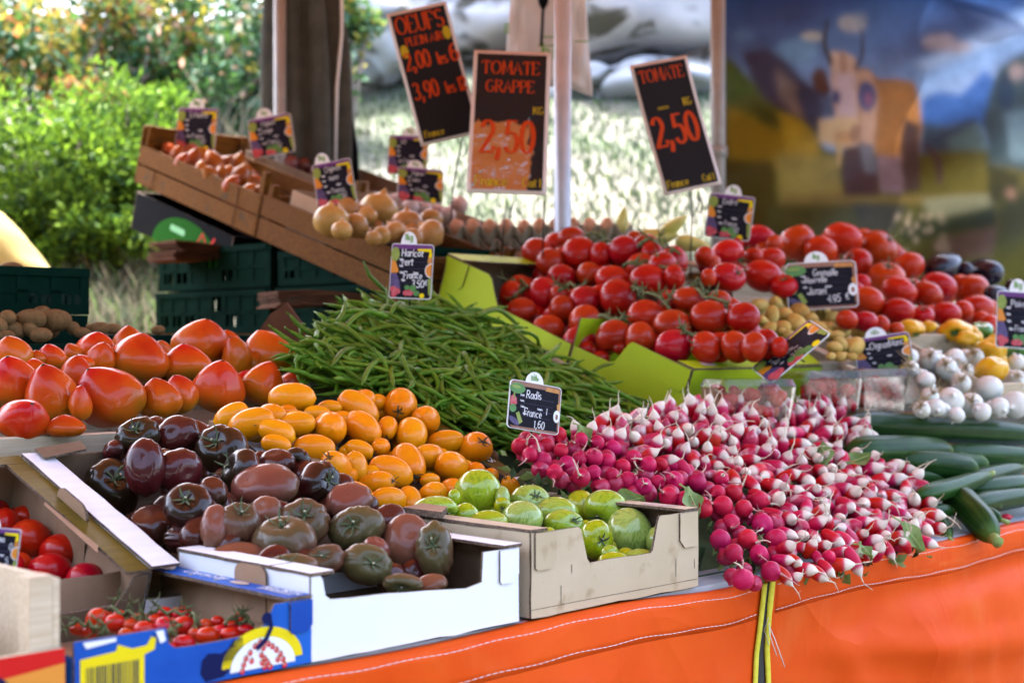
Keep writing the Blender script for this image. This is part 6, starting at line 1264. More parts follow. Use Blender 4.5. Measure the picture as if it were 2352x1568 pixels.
for n_, (pts, wd, e, lb_) in enumerate(CU):
    lift = .0 if n_ in (0, 1, 5, 6) else .03
    pl = (.035 + (.028 if n_ in (0, 1, 2, 5) else 0), .42, .02); P = [RP(xf[0] + xf[2]*x, xf[1] + xf[2]*y, pl, lift) for x, y in pts]
    if n_ == 6: P[-1] = RT(xf[0] + xf[2]*pts[-1][0], xf[1] + xf[2]*pts[-1][1], -.055); P[1] = RT(xf[0] + xf[2]*pts[1][0], xf[1] + xf[2]*pts[1][1], .02); P[0] = RT(xf[0] + xf[2]*pts[0][0], xf[1] + xf[2]*pts[0][1], .10)
    if n_ == 7: P = [RT(xf[0] + xf[2]*x, xf[1] + xf[2]*y, tt) for (x, y), tt in zip(pts, (.1, .05, .012))]
    A, B = P[0], P[-1]; mid = P[1] if len(P) == 3 else (P[1] + P[2]) / 2; D = (A.y + B.y) / 2; r_ = wd * 1.22 * xf[2] / 2 * D / F
    ax = (B - A); L_ = ax.length; ax.normalize(); bend = mid - (A + B) / 2; Rm = axes_to(ax, 0); bl = Rm.transposed() @ bend
    th_, ph_, f = sph(32, 60); c_ = np.cos(th_); zz = c_; slender = wd < 195 and n_ not in (0, 3)
    rr = np.clip(1 - np.abs(c_) ** (5 if not slender else 3.2), 0, 1) ** .5 * (1 - (.12 if slender else .03) * c_) * (1 + .03 * np.cos(7 * ph_ + 2 * c_)) * (1 + .03 * np.sin(5 * c_ + n_))
    if n_ == 6: rr = rr * (.98 - .22 * (c_ + 1) / 2)
    x = rr * r_ * np.cos(ph_) + bl.x * (1 - c_ ** 2); y = rr * r_ * np.sin(ph_) + bl.y * (1 - c_ ** 2)
    v = np.stack([x, y, zz * L_ / 2 + bl.z * (1 - c_ ** 2)], -1).reshape(-1, 3); M = Rm.to_4x4(); M.translation = (A + B) / 2
    o = link('courgette' if slender else 'cucumber', mesh_np('cucumber', v, f, [cuc_m]), None, M); tag(o, lb_, 'courgette' if slender else 'cucumber', 'pile of cucumbers and courgettes')
    if slender or n_ == 6:
        MB().tube([(0, 0, L_/2 - .006), (0, .001, L_/2 + .008), (.001, .002, L_/2 + .016)], [r_ * .36, r_ * .3, r_ * .34], 8).build('stem', pm('courgette_stem', (.2, .28, .05), (.3, .36, .1), scale=80, rough=.6), o)

# green beans: the ones on top one by one, the mass beneath as one heap
BEANP = [(672,806),(700,775),(750,740),(800,705),(850,690),(900,683),(1000,690),(1100,722),(1200,775),(1260,815),(1330,855),(1400,890),(1485,940),(1440,965),(1350,990),(1250,1010),(1180,1005),(1130,985),(1070,960),(1010,950),(960,905),(905,890),(800,868),(740,840),(690,835)]
pb = (.118, .5, .33)
def bean_mesh(seed):
    rng = random.Random(seed); L_ = 1.0; n = 14; bend = rng.choice([.06, .15, .25, .4, .6]) * rng.choice([-1, 1]); s2 = rng.gauss(0, .05); P = []; rad = []
    for i in range(n):
        u = i / (n - 1); P.append(Vector(((u - .5) * (1 - abs(bend) * .25), bend * (.25 - (u - .5) ** 2) + s2 * math.sin(u * 6), .06 * math.sin(u * 3.1 + seed))))
        rad.append(.030 * (1 + .07 * math.sin(u * 40 + seed)) * min(1, (u * 9 + .18)) * min(1, ((1 - u) * 6 + .04)))
    mb = MB(); mb.tube(P, rad, 7); mb.tube([P[0] - Vector((.04, 0, 0)), P[0]], [.012, .016], 5)
    me = bpy.data.meshes.new('bean'); me.from_pydata(mb.v, [], mb.f); me.materials.append(bean_m); me.polygons.foreach_set('use_smooth', [True] * len(mb.f)); me.update(); return me
bm_ = [bean_mesh(i) for i in range(14)]
rng = random.Random(21); sl = math.atan(.5); e1, e2, en = U, V * math.cos(sl) + Z * math.sin(sl), (U.cross(V * math.cos(sl) + Z * math.sin(sl)))
def bean_M(px, py, h):
    p = RP(px, py, pb) + en * h; a = rng.gauss(2.75, .75) if rng.random() < .7 else rng.uniform(0, 6.3); d = e1 * math.cos(a) + e2 * math.sin(a) + en * rng.gauss(0, .16); s_ = rng.uniform(.125, .18)
    d.normalize(); y = en.cross(d).normalized(); z = d.cross(y); M = (Matrix((d, y, z)).transposed() @ Matrix.Rotation(rng.uniform(-.6, .6), 3, 'X') @ Matrix.Scale(s_, 3)).to_4x4(); M.translation = p; return M
inner = [(x + (1010 - x) * .07, y + (860 - y) * .09) for x, y in BEANP]
pts = poisson(inner, 17, rng, 14000)
rng.shuffle(pts); pts = pts[:300]
for i, (x, y) in enumerate(pts):
    o = link('green_bean', bm_[i % 14], None, bean_M(x, y, rng.uniform(.004, .022))); tag(o, 'slender green bean lying loose on top of the bean heap', 'bean', 'green beans on top of the heap')
vs = []; fs = []; nb = 0; base = [(np.array([v.co[:] for v in m_.vertices]), [tuple(p.vertices) for p in m_.polygons]) for m_ in bm_]
mbb = MB(); low = poisson(inner, 11, rng, 16000)
for x, y in low:
    for h in (-.006, -.022):
        M = np.array(bean_M(x + rng.gauss(0, 5), y + rng.gauss(0, 5), h + rng.uniform(-.006, .008))); bv, bf = rng.choice(base); mbb.add((bv @ M[:3, :3].T + M[:3, 3]).tolist(), bf, 0, True)
o = mbb.build('green_bean_mass', bean_m); tag(o, 'dense heap of green beans beneath the loose top ones', 'beans', None, 'stuff')
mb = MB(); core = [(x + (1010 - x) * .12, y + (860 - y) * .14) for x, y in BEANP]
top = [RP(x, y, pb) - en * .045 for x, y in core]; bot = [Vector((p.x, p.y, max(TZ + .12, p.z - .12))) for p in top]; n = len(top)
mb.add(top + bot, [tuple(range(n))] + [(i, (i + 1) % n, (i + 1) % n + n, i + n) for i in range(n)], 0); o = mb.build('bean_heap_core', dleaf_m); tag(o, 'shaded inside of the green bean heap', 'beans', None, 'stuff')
for k, (pts, lb_) in enumerate((([(835,600),(848,632),(868,652),(900,684)], 'single long bean sticking up by the haricot card'), ([(690,790),(692,760),(690,748),(700,745)], 'curled bean standing at the near edge of the heap'), ([(985,700),(988,680),(990,655)], 'bean standing up in front of the haricot card'))):
    D = plane_D(pts[-1][0], pts[-1][1] + 10, pb) - .02; P = [RD(x, y, D + .01 * i) for i, (x, y) in enumerate(pts)]; mb = MB(); c = P[-1].copy(); mb.tube([p - c for p in P], [.002, .0045, .005, .004][:len(P)], 7); o = mb.build('green_bean', bean_m, None, Matrix.Translation(c)); tag(o, lb_, 'bean', 'green beans sticking out of the heap')

# radishes
HEAPP = [(1172,1010),(1200,985),(1300,1000),(1360,972),(1440,950),(1520,938),(1620,928),(1750,930),(1850,935),(1930,935),(1985,985),(2050,1050),(2110,1105),(2150,1175),(2155,1235),(2090,1258),(2000,1280),(1900,1308),(1830,1325),(1780,1345),(1720,1352),(1668,1340),(1655,1300),(1650,1185),(1560,1160),(1480,1140),(1300,1115),(1230,1085),(1185,1050)]
ROUNDP = [(1170,980),(1290,985),(1440,1035),(1560,1075),(1680,1105),(1760,1160),(1800,1230),(1790,1330),(1740,1375),(1650,1350),(1650,1180),(1480,1150),(1240,1110),(1170,1050)]
pr = (.032, .5, 0); rng = random.Random(31)
def shared(kind, mat, n, seed):
    out = []
    for i in range(n):
        v, f = shape(kind, random.Random(seed + i), 26, 18); out.append(mesh_np(kind == 'rrad' and 'pink_radish' or 'white_tip_radish', v, f, [mat]))
    return out
def root_mesh(seed, ln, z0, mat):
    rng = random.Random(seed); P = [Vector((0, 0, z0 - .12)), Vector((0, 0, z0 + .04))]; d = Vector((rng.gauss(0, .35), rng.gauss(0, .35), 1)); g = Vector((rng.gauss(0, .5), rng.gauss(0, .5), 0)); n = 8
    for i in range(n): P.append(P[-1] + d.normalized() * ln / n); d = d + g * .35 + Vector((rng.gauss(0, .25), rng.gauss(0, .25), rng.gauss(0, .2)))
    mb = MB(); rad = [.12, .085] + [.062 * (1 - .85 * i / n) + .008 for i in range(n)]; mb.tube(P, [r_ * 1.5 for r_ in rad], 6)
    for _ in range(rng.choice([2, 2, 3, 4])):
        k = rng.randrange(2, 7); s_ = Vector((rng.gauss(0, 1), rng.gauss(0, 1), rng.gauss(0, .8))).normalized(); mb.tube([P[k], P[k] + s_ * .25, P[k] + s_ * rng.uniform(.4, .8) + Vector((rng.gauss(0, .1), rng.gauss(0, .1), rng.gauss(0, .1)))], [.03, .02, .006], 4)
    me = bpy.data.meshes.new('root'); me.from_pydata(mb.v, [], mb.f); me.materials.append(mat); me.polygons.foreach_set('use_smooth', [True] * len(mb.f)); me.update(); return me
rr_ = shared('rrad', rrad_m, 6, 100); fr_m = shared('frad', frad_m, 10, 200); rroot = [root_mesh(i, rng.uniform(1.2, 2.6), 1.15, proot_m if i % 3 else root_m) for i in range(10)]; froot = [root_mesh(50 + i, rng.uniform(1.6, 3.4), 2.25, root_m) for i in range(14)]
rp_ = poisson([(x, y) for x, y in ROUNDP], 33, rng, 9000, lambda x, y: .82 + .42 * sstep(1000, 1280, y)); rp_ = [p for p in rp_ if inpoly(p[0], p[1], [(a, b + (8 if b > 1200 else 0)) for a, b in HEAPP])]
fp_ = [p for p in poisson(HEAPP, 24, rng, 60000) if not inpoly(p[0], p[1], ROUNDP)]
def put_radish(kind, x, y, px_r, label, group, parts=True, extra=0, spread=.42, target=None):
    p = RP(x, y, pr) ; D = p.y; r_ = px_r * D / F * rng.uniform(.84, 1.14); p = RP(x, y, pr, -.006 + extra + rng.uniform(-.014, .014))
    if kind == 'r': d = Vector((rng.gauss(.12, .6), rng.gauss(-.55, .4), rng.gauss(-.1, .6)))
    else:
        up = sstep(1120, 950, y); d = Vector((rng.gauss(.45 - .35 * up, .45), -.5 + .22 * up + rng.gauss(0, .22), rng.gauss(.08 + .85 * up, .4)))
    M = (axes_to(d, rng.uniform(0, 6)) @ Matrix.Scale(r_, 3)).to_4x4(); M.translation = p
    if target is not None: return M
    o = link('pink_radish' if kind == 'r' else 'white_tip_radish', rng.choice(rr_ if kind == 'r' else fr_m), None, M); tag(o, label, 'radish', group)
    link('root', rng.choice(rroot if kind == 'r' else froot), o)
    return o
for x, y in rp_:
    put_radish('r', x, y, 20 + 5 * sstep(1050, 1300, y), 'round pink radish with a thin root in the bunches beside the beige box', 'round pink radishes')
rng.shuffle(fp_); fp_ = sorted(fp_, key=lambda p: -p[1])
for x, y in fp_[:300]:
    put_radish('f', x, y, 14.5, 'oval red radish with white tip and root in the bunched heap', 'white tipped radishes')
print('radishes', len(rp_), len(fp_))
mbb = MB(); src = [(np.array([v.co[:] for v in m_.vertices]), [tuple(q_.vertices) for q_ in m_.polygons]) for m_ in fr_m[:4]]; src_r = [(np.array([v.co[:] for v in m_.vertices]), [tuple(q_.vertices) for q_ in m_.polygons]) for m_ in rr_[:4]]
hin = [(x + (1700 - x) * .04, y + (1120 - y) * .05) for x, y in HEAPP]
mbr = MB()
for x, y in poisson(hin, 30, rng, 9000):
    k = 'r' if inpoly(x, y, ROUNDP) else 'f'; M = np.array(put_radish(k, x, y, 22 if k == 'r' else 18, '', '', extra=.04, target=1)); bv, bf = rng.choice(src_r if k == 'r' else src); (mbr if k == 'r' else mbb).add((bv @ M[:3, :3].T + M[:3, 3]).tolist(), bf, 0, True)
if fp_[300:]:
    for x, y in fp_[300:]:
        M = np.array(put_radish('f', x, y, 14.5, '', '', target=1)); bv, bf = rng.choice(src); mbb.add((bv @ M[:3, :3].T + M[:3, 3]).tolist(), bf, 0, True)
# the buried ones need the skin colours without an axis of their own
deep_f = pm('buried_radish', (.5, .015, .07), (.74, .5, .48), scale=34, rough=.35, lo=.5, hi=.62); deep_r = pm('buried_pink_radish', (.4, .008, .05), (.48, .015, .07), scale=40, rough=.35)
o = mbb.build('buried_radishes', deep_f); tag(o, 'deeper layer of white tipped radishes under the heap', 'radishes', None, 'stuff')
o = mbr.build('buried_pink_radishes', deep_r); tag(o, 'deeper layer of pink radishes under the bunches', 'radishes', None, 'stuff')
er = (U.cross(V * math.cos(sl) + Z * math.sin(sl)))
def lf():
    while True:
        x, y = rng.uniform(1172, 2150), rng.uniform(930, 1290)
        if inpoly(x, y, HEAPP): break
    return RP(x, y, pr) - er * rng.uniform(.03, .055), er
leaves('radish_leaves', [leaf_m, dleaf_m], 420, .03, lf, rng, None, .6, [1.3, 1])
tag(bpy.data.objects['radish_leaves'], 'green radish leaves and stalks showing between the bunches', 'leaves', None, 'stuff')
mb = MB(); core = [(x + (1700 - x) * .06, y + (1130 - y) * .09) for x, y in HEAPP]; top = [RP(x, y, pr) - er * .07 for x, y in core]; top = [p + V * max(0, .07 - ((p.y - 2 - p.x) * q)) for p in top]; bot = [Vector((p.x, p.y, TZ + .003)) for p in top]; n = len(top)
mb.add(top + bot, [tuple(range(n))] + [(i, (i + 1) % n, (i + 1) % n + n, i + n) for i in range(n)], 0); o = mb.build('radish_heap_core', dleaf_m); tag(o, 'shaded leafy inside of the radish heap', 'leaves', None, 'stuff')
for px, py, an, s_, lb_ in ((1968, 1058, 15, .05, 'broad pale green leaf lying on the white tipped radishes'), (2092, 1232, -60, .055, 'drooping pale leaf at the hem by the cucumbers'), (1592, 1155, -70, .045, 'curled leaf hanging from the pink radishes'), (1888, 1045, 85, .045, 'thin yellowish leaf standing among the radishes'), (1990, 1268, -50, .03, 'small pale leaf at the table edge'), (1440, 1150, 10, .05, 'bent leaf over the rim of the beige box'), (1345, 1000, -60, .035, 'small leaf tucked behind the radish card')):
    rng2 = random.Random(px); D = plane_D(px, py, pr) - .035; M = face_cam(RD(px, py, D), rng2.uniform(-20, 20), rng2.uniform(-35, -5), -an); s_ *= .62; t = thing('radish_leaf', lb_, 'leaf', M, 'loose radish leaves'); vs = []; fs = []
    for i in range(9):
        u = i / 8; wd = s_ * .62 * math.sin(math.pi * min(1, u * .92 + .08)) ** .7 * (1 if u < .98 else .4)
        for j in range(5): vs.append(((u - .5) * s_ * 2, -.012 * math.sin(3 * u + j) - .01 * abs(j - 2) / 2, (j - 2) / 2 * wd + .004 * math.sin(9 * u + j)))
    for i in range(8):
        for j in range(4): a = i*5 + j; fs.append((a, a+1, a+6, a+5))
    link('blade', mesh_np('blade', vs, fs, [leaf_m]), t); MB().tube([(-s_ * 1.5, -.002, -.01), (-s_, 0, 0), (s_ * .8, -.012, 0)], [.002, .0018, .0008], 5).build('stalk', pm('leaf_stalk', (.35, .45, .12), rough=.6), t)
v, f = shape('rrad', random.Random(4), 24, 16)
o = link('pink_radish', mesh_np('pink_radish', v * np.array([.009, .009, .014]), f, [rrad_m]), None, Matrix.Translation(RT(2310, 1189, .05)) @ Matrix.Rotation(R(80), 4, 'Y')); tag(o, 'lone small red radish fallen beside the courgettes', 'radish')

# clear punnets of small tomatoes
def punnet(label, px, py, wpx, hpx, t_, yaw, seed, n):
    rng = random.Random(seed); p = RT(px, py, t_); D = p.y; w_, h_ = wpx * D / F, hpx * D / F; d_ = .11
    M = Matrix.Translation(p) @ Matrix.Rotation(R(yaw), 4, 'Z'); t = thing('punnet', label, 'punnet', M, 'clear plastic punnets')
    def shell(z0, z1, s0, s1, lip):
        mb = MB(); A = rrect(-w_/2*s0, -d_/2*s0, w_/2*s0, d_/2*s0, .012); B = rrect(-w_/2*s1, -d_/2*s1, w_/2*s1, d_/2*s1, .016); n_ = len(A); Cc = rrect(-w_/2*s1-lip, -d_/2*s1-lip, w_/2*s1+lip, d_/2*s1+lip, .018)
        mb.add([(x, y, z0) for x, y in A] + [(x, y, z1) for x, y in B] + [(x, y, z1) for x, y in Cc], [tuple(range(n_))] + [(i, (i+1) % n_, (i+1) % n_ + n_, i + n_) for i in range(n_)] + [(n_+i, n_+(i+1) % n_, 2*n_+(i+1) % n_, 2*n_+i) for i in range(n_)], 0, False); return mb
    shell(0, h_ * .8, .86, .98, .004).build('tray', clear_m, t)
    mb = shell(h_, h_ * .82, .9, .98, .005); mb.build('lid', clear_m, t)
    for k in range(n):
        r_ = rng.uniform(.0125, .0165); x, y, z = rng.uniform(-.36, .36) * w_, rng.uniform(-.34, .34) * d_, rng.uniform(.14, .72) * h_
        v, f = shape('cherry', rng, 18, 12); o = link('small_tomato', mesh_np('small_tomato', v * np.array([r_, r_, r_ * 1.25]), f, [red_m]), None, M @ Matrix.Translation((x, y, z)) @ Matrix.Rotation(rng.uniform(0, 3), 4, 'X') @ Matrix.Rotation(rng.uniform(0, 3), 4, 'Y'))
        tag(o, 'small oval red tomato inside the ' + label.split(' punnet')[0] + ' punnet', 'tomato', 'small tomatoes in the ' + label.split(' punnet')[0] + ' punnet')
punnet('nearest clear punnet of small red tomatoes under the leaning card', 1718, 962, 205, 92, .44, 20, 1, 60)
punnet('second clear punnet of small red tomatoes from the leaning card', 1885, 950, 175, 100, .47, 22, 2, 60)
punnet('crumpled clear punnet of small red tomatoes beside the white onions', 2000, 945, 150, 100, .44, 25, 3, 48)
punnet('last clear punnet of small red tomatoes behind the crumpled one', 2055, 925, 110, 85, .5, 25, 4, 34)
# ---------------------------------------------------------------- big laminated price signs on wire stands
def wire_stand(t, D, pts, r_=.0022, inv=None):
    mb = MB(); mb.tube([inv @ RD(x, y, D) for x, y in pts], r_, 6); return mb.build('wire_stand', wire_m, t)
def sign(label, px, py, D, wpx, hpx, roll, pitch, yaw, face, wires, draw, wavy=.002):
    M = face_cam(RD(px, py, D), yaw, pitch, roll); w_, h_ = wpx * D / F, hpx * D / F; t = thing('price_sign', label, 'price sign', M, 'large black price signs')
    ben = lambda x, y: wavy * math.sin(y / h_ * 5 + 1) + wavy * .6 * math.sin(x / w_ * 4)
    n, m_ = 10, 18; vs = []; fs = []
    def sheet(x0, x1, y0, y1, off, mat, nm):
        vs = [(x0 + (x1 - x0) * i / n, off + ben(x0 + (x1 - x0) * i / n, y0 + (y1 - y0) * j / m_), y0 + (y1 - y0) * j / m_) for j in range(m_ + 1) for i in range(n + 1)]
        fs = [(j*(n+1)+i, j*(n+1)+i+1, (j+1)*(n+1)+i+1, (j+1)*(n+1)+i) for j in range(m_) for i in range(n)]
        o = link(nm, mesh_np(nm, vs, fs, [mat]), t); return o
    b = .022 * w_ / .2
    o = sheet(-w_/2, w_/2, -h_/2, h_/2, 0, signbord_m, 'white_backing'); so = o.modifiers.new('thick', 'SOLIDIFY'); so.thickness = .003; so.offset = 1
    face_o = sheet(-w_/2 + b * .45, w_/2 - b * .45, -h_/2 + b * .45, h_/2 - b * .45, -.0016 if False else -.0042, face, 'black_face')
    mb = []; fn = lambda x, y, l=0: (x * w_, -.0047 - .0002 * l + ben(x * w_, y * h_), y * h_); k = w_
    ft = lambda x, y, l=0: (x, -.0047 - .0002 * l + ben(x, y), y)
    draw(mb, ft, fn, w_, h_)
    for m in mb: m.build('lettering', [signred_m, signyel_m], face_o)
    inv = M.inverted()
    for wr in wires: wire_stand(t, D + .012, wr, inv=inv)
    return t
NIB = (.07, .17)
def d_oeufs(mb, f, fn, w_, h_):
    text(mb, 'OEUFS', 0, h_ * .33, h_ * .125, f, 0, nib=(.05, .13), serif=.07, center=True, xs=.72)
    text(mb, 'PLEIN AIR', .0, h_ * .235, h_ * .06, f, 0, nib=(.07, .15), serif=.08, center=True, xs=.8)
    for x, y in ((-.37, .2), (.38, .275)): mb.append(MB().poly(ell(x * w_, y * h_, w_ * .066, h_ * .05, 20), lambda a, b: f(a, b, 1), 1))
    text(mb, '2,00', -w_ * .4, h_ * .06, h_ * .125, f, 0, nib=(.06, .13), xs=.6); text(mb, 'les', w_ * .12, h_ * .06, h_ * .085, f, 0, nib=(.08, .16), xs=.6); text(mb, '6', w_ * .35, h_ * .06, h_ * .125, f, 0, nib=NIB, xs=.7)
    text(mb, '3,90', -w_ * .39, -h_ * .165, h_ * .125, f, 0, nib=(.06, .13), xs=.6); text(mb, 'les', w_ * .13, -h_ * .165, h_ * .085, f, 0, nib=(.08, .16), xs=.58); text(mb, '12', w_ * .345, -h_ * .165, h_ * .1, f, 0, nib=NIB, xs=.5)
    text(mb, 'France', -w_ * .4, -h_ * .45, h_ * .05, f, 1, nib=(.08, .16), xs=.8)
def d_grappe(mb, f, fn, w_, h_):
    text(mb, 'TOMATE', 0, h_ * .335, h_ * .088, f, 0, nib=(.05, .13), serif=.08, center=True, xs=.8); text(mb, 'GRAPPE', 0, h_ * .205, h_ * .082, f, 0, nib=(.05, .13), serif=.08, center=True, xs=.78)
    text(mb, 'KG', w_ * .3, h_ * .055, h_ * .05, f, 1, nib=(.06, .16), serif=.08, xs=.8)
    text(mb, '2,50', 0, -h_ * .22, h_ * .22, f, 0, nib=(.05, .14), serif=.05, center=True, xs=.62)
    text(mb, 'France', -w_ * .4, -h_ * .45, h_ * .065, f, 1, nib=(.07, .17), serif=.07, xs=.85); text(mb, 'Cat', w_ * .2, -h_ * .45, h_ * .055, f, 1, nib=(.07, .16), xs=.8); text(mb, '1', w_ * .4, -h_ * .45, h_ * .055, f, 1, nib=(.07, .16), xs=.8)
def d_tomate(mb, f, fn, w_, h_):
    text(mb, 'TOMATE', 0, h_ * .35, h_ * .09, f, 0, nib=(.05, .13), serif=.08, center=True, xs=.76)
    text(mb, 'euros', -w_ * .22, h_ * .135, h_ * .03, f, 1, nib=(.08, .16), slant=.2, xs=1); text(mb, 'KG', w_ * .24, h_ * .135, h_ * .055, f, 1, nib=(.07, .18), serif=.08, xs=.7)
    text(mb, '2,50', 0, -h_ * .14, h_ * .22, f, 0, nib=(.06, .15), serif=.05, center=True, xs=.66)
    text(mb, 'France', -w_ * .42, -h_ * .455, h_ * .055, f, 1, nib=(.07, .17), serif=.07, xs=.85); text(mb, 'Cat 1', w_ * .2, -h_ * .455, h_ * .05, f, 1, nib=(.07, .17), xs=.7)
sign('black egg price sign tilted sideways with two yellow ovals', 996, 170, 4.02, 142, 318, -14.3, -6, 6, signblk_m, [[(1062, 315), (1050, 380), (1040, 440), (1036, 505)], [(1060, 325), (1056, 350), (1064, 362), (1072, 345), (1066, 320)]], d_oeufs)
sign('upright black sign for vine tomatoes mirroring the orange awning', 1170, 280, 3.86, 180, 368, 2.2, -20, 0, crinkle_m, [[(1163, 462), (1158, 510), (1152, 590)], [(1180, 462), (1174, 485), (1170, 500), (1178, 496)], [(1249, 460), (1249, 510), (1246, 590)]], d_grappe, .001)
sign('tilted black tomato sign with a curled wire stand before the dull pole', 1551, 288, 4.02, 143, 312, -13, -8, 12, signblk_m, [[(1585, 440), (1590, 470), (1588, 540), (1586, 640)], [(1606, 440), (1604, 470), (1600, 485), (1608, 490), (1614, 470), (1604, 450)]], d_tomate, .004)

# ---------------------------------------------------------------- small chalk cards
CM = [whitep_m, slate_m, purple_m, limep_m, peach_m, plump_m, berry_m, greenp_m, yellow_m, chalk_m, inkgreen_m, brownp_m, orangep_m]
def card(label, px, py, D, wpx, hpx, roll, yaw, pitch, kind, tab, lines, tabx=-.08, pen=.1, lean=None):
    """kind 'fruit': fruit border under a purple band; 'veg': vegetable border under a brown band; lines: (text, x, y, size) in card fractions"""
    M = face_cam(RD(px, py, D), yaw, pitch, roll)
    if lean: M = Matrix.Rotation(R(lean[1]), 4, 'Y') @ Matrix.Rotation(R(lean[0]), 4, 'X'); M.translation = RD(px, py, D)
    w_, h_ = wpx * D / F, hpx * D / F; t = thing('price_card', label, 'price card', M, 'small slate price cards')
    P = lambda pts: [(x * w_, y * h_) for x, y in pts]
    mb = MB(); mb.prism(rrect(-w_/2, -h_/2, w_/2, h_/2, .07 * w_), lambda x, y, k: (x, k, y), .0022, 0)
    f = lambda x, y, l=0: (x, -.0006 - .0003 * l, y); L_ = lambda l: (lambda x, y: f(x, y, l))
    mb.poly(rrect(-w_*.485, -h_*.485, w_*.485, h_*.485, .06 * w_), L_(0), 1)
    rg = random.Random(int(px))
    if kind == 'fruit':
        mb.poly(P([(-.48, .4), (.46, .4), (.485, .44), (.44, .485), (-.44, .485), (-.485, .44)]), L_(1), 2)
        mb.poly(P([(.12, .41), (.44, .42), (.47, .3), (.46, .18), (.38, .2), (.4, .36), (.12, .375)]), L_(2), 8)
        mb.poly(P([(.38, .26), (.47, .26), (.475, .14), (.37, .16)]), L_(3), 4)
        mb.poly(ell(-.4 * w_, .3 * h_, .1 * w_, .13 * h_, 18), L_(3), 3); mb.poly(P([(-.48, .2), (-.4, .2), (-.3, -.0), (-.36, -.06), (-.48, -.04)]), L_(2), 12)
        mb.poly(ell(.47 * w_, .02 * h_, .15 * w_, .135 * h_, 20, 90, 270), L_(4), 0); mb.poly(ell(.47 * w_, .02 * h_, .13 * w_, .118 * h_, 20, 90, 270), L_(5), 12)
        mb.poly(P([(.4, -.13), (.48, -.13), (.48, -.46), (.43, -.4)]), L_(2), 3)
        mb.poly(P([(-.48, -.05), (-.36, -.02), (-.26, -.2), (-.24, -.32), (-.48, -.3)]), L_(2), 5)
        for cx, cy, r_, mi in ((-.4, -.34, .08, 6), (-.3, -.37, .07, 6), (-.38, -.43, .07, 6), (-.1, -.4, .07, 6), (.0, -.39, .08, 6), (-.08, -.3, .06, 7), (.06, -.31, .08, 7), (.15, -.4, .07, 7), (.28, -.44, .06, 8)): mb.poly(ell(cx * w_, cy * h_, r_ * w_, r_ * w_, 12), L_(3 + .2 * (cx + cy)), mi)
    else:
        mb.poly(P([(-.48, .39), (.485, .39), (.485, .44), (.44, .485), (-.44, .485), (-.485, .44)]), L_(1), 11); mb.poly(P([(.18, .37), (.46, .36), (.44, .44), (.2, .45)]), L_(2), 4)
        mb.poly(P([(.44, .4), (.485, .4), (.485, -.44), (.455, -.4)]), L_(1), 11); mb.poly(P([(-.4, -.485), (.44, -.485), (.485, -.44), (-.46, -.44)]), L_(1), 11)
        mb.poly(ell(-.36 * w_, .33 * h_, .15 * w_, .11 * h_, 20), L_(3), 7); mb.poly(ell(-.39 * w_, .36 * h_, .09 * w_, .03 * h_, 14), L_(4), 3)
        mb.poly(P([(-.48, .14), (-.42, .2), (-.36, .12), (-.35, .0), (-.48, -.03)]), L_(3), 6); mb.poly(ell(-.42 * w_, -.09 * h_, .065 * w_, .085 * h_, 14), L_(4), 7); mb.poly(P([(-.43, .22), (-.4, .25), (-.4, .1), (-.42, .1)]), L_(5), 3)
        mb.poly(ell(-.38 * w_, -.34 * h_, .12 * w_, .06 * h_, 16, rot=-28), L_(3), 5); mb.poly(P([(-.36, -.18), (-.3, -.14), (-.22, -.34), (-.28, -.4)]), L_(4), 3)
        mb.poly(P([(.42, .12), (.485, .18), (.485, .0), (.44, -.02)]), L_(2), 4); mb.poly(ell(.43 * w_, -.12 * h_, .065 * w_, .13 * h_, 16), L_(3), 0); mb.poly(ell(.43 * w_, -.13 * h_, .025 * w_, .06 * h_, 10), L_(4), 11)
    for k, (a, y, b) in enumerate(((-.3, .17, .36), (-.28, .05, .33), (-.26, -.08, .33), (-.22, -.21, .3))): ribbon(mb, [(a * w_, y * h_), (b * w_, y * h_)], .1, lambda x, y, l: f(x, y, 1.4), 5, .004)
    for x, y, b in ((-.29, .19, 'Produit:'), (-.29, .075, 'Variete:'), (-.27, -.045, 'Calibre:'), (.05, -.045, 'Categorie:'), (-.22, -.18, 'Origine:')):
        text(mb, b, x * w_, y * h_, .038 * h_, f, 9, .16, xs=.62 * min(1, w_ / h_ * .9))
    for s_, x, y, sz in lines: text(mb, s_, x * w_, y * h_, sz * h_, f, 9, pen, jit=.06, rng=rg, xs=.78, slant=.06)
    mb.build('board', CM, t)
    mb = MB(); tw = .19 * w_ if kind == 'fruit' else .17 * w_; th_ = .24 * h_
    mb.prism([(tabx * w_ + a, h_ * .485 + b) for a, b in ell(0, 0, tw, th_, 22, 0, 180)], lambda x, y, k: (x, -.0008 + k, y), .0018, 0)
    for i, s_ in enumerate(tab): text(mb, s_, tabx * w_, h_ * .485 + th_ * ((.34 if len(tab) == 1 else .56 - .3 * i)), th_ * (.46 if len(tab) == 1 else (.26 if i == 0 else .34)), lambda x, y, l=0: (x, -.0012 - .0002 * l, y), 1, .17, center=True, xs=.8)
    mb.build('tab', [whitep_m, inkgreen_m], t)
    mb = MB(); mb.tube([(0, .004, -h_ * .3), (0, .005, -h_ * .62)], .0018, 6); mb.build('spike', wire_m, t)
    return t
sq = lambda a, b: [(a, -.2, .28, .12), (b, -.18, .09, .11), ('France', -.1, -.2, .1), ('4.50', .02, -.34, .12)]
card('card for green beans planted on the bean heap', 945, 623, 3.10, 98, 128, 2.5, -4, -8, 'fruit', ['1kg'], [('Haricot', -.25, .27, .13), ('vert', -.25, .11, .13), ('France', -.18, -.13, .12), ('3.50', .02, -.29, .13), ('€', .33, -.24, .09)], -.1, .12)
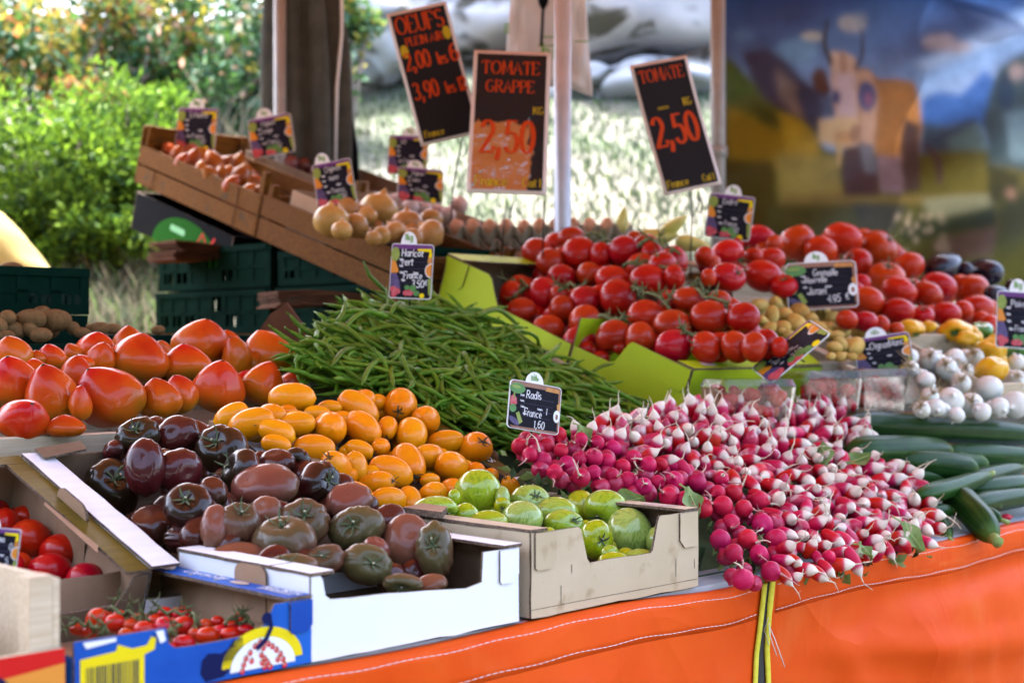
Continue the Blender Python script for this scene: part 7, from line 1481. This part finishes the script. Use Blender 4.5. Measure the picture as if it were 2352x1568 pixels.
card('turned card for radishes standing between the beans and the radish heap', 1228, 935, 2.56, 138, 112, 10, 30, -8, 'veg', ['La', 'Botte'], [('Radis', -.18, .17, .16), ('I', .22, -.11, .13), ('France', -.2, -.2, .15), ("1,60", .0, -.42, .15)], -.04, .1)
card('wide card for new potatoes leaning on the loose tomatoes', 1888, 655, 3.78, 160, 110, -3, -6, -8, 'veg', ['1kg'], [('Grenaille', -.12, .2, .14), ('Nouvelle', -.24, .06, .13), ('Israel', -.18, -.18, .15), ('4.95', .06, -.37, .16), ('€', .32, -.33, .14)], -.06, .1)
card('card for white onions half sunk behind the punnets', 2030, 815, 3.58, 128, 92, -9, -10, -10, 'fruit', ['La', 'Piece'], [('Oignon', -.22, .18, .17), ('blanc', .12, .2, .17)], -.08, .09)
card('card at the foot of the dull pole behind the endives', 1676, 498, 4.15, 104, 104, 8, -10, -8, 'fruit', ['1kg'], sq('Endive', ''), .0, .08)
card('card standing at the back of the shallot crate', 451, 297, 4.75, 94, 102, 2.5, -5, -10, 'fruit', ['1kg'], sq('Echalote', ''), -.05, .08)
card('card tilted over the red onions beside the shallots', 623, 312, 4.78, 102, 94, -10, -6, -10, 'fruit', ['1kg'], sq('Oignon', 'rouge'), -.1, .08)
card('card tilted in the middle of the brown onions', 768, 422, 4.0, 92, 108, -11, -6, -10, 'fruit', ['1kg'], sq('Oignon', 'jaune'), -.22, .08)
card('card behind the pink shallots, partly covered by a lower one', 937, 356, 4.75, 92, 92, 2.5, -4, -8, 'fruit', ['1kg'], sq('Ail', ''), .02, .08)
card('skewed card planted in the pink shallots', 966, 425, 4.42, 106, 84, 4, 14, -18, 'fruit', ['1kg'], sq('Oignon', 'doux'), -.12, .08)
card('card at the end of the counter by the green pepper', 2342, 735, 3.72, 104, 132, 4, -4, -8, 'fruit', ['1kg'], [('Poivron', -.2, .23, .12), ('France', -.1, -.2, .1)], -.06, .09)
card('card cut off by the picture edge beside the plum shaped tomatoes', -6, 1270, 1.72, 92, 116, 6, 12, -10, 'fruit', ['1kg'], [('Roma', -.2, .23, .12), ('0', .26, .09, .13), ('5', .2, -.2, .13)], -.2, .1)
card('card leaning almost flat over the clear punnets', 1815, 806, 3.2, 178, 108, -40, 20, -64, 'fruit', [' '], [('Cerise', -.2, .2, .16), ('barquette', -.26, -.02, .14), ('2.50', -.05, -.3, .16)], -.1, .09, (-66, -40))
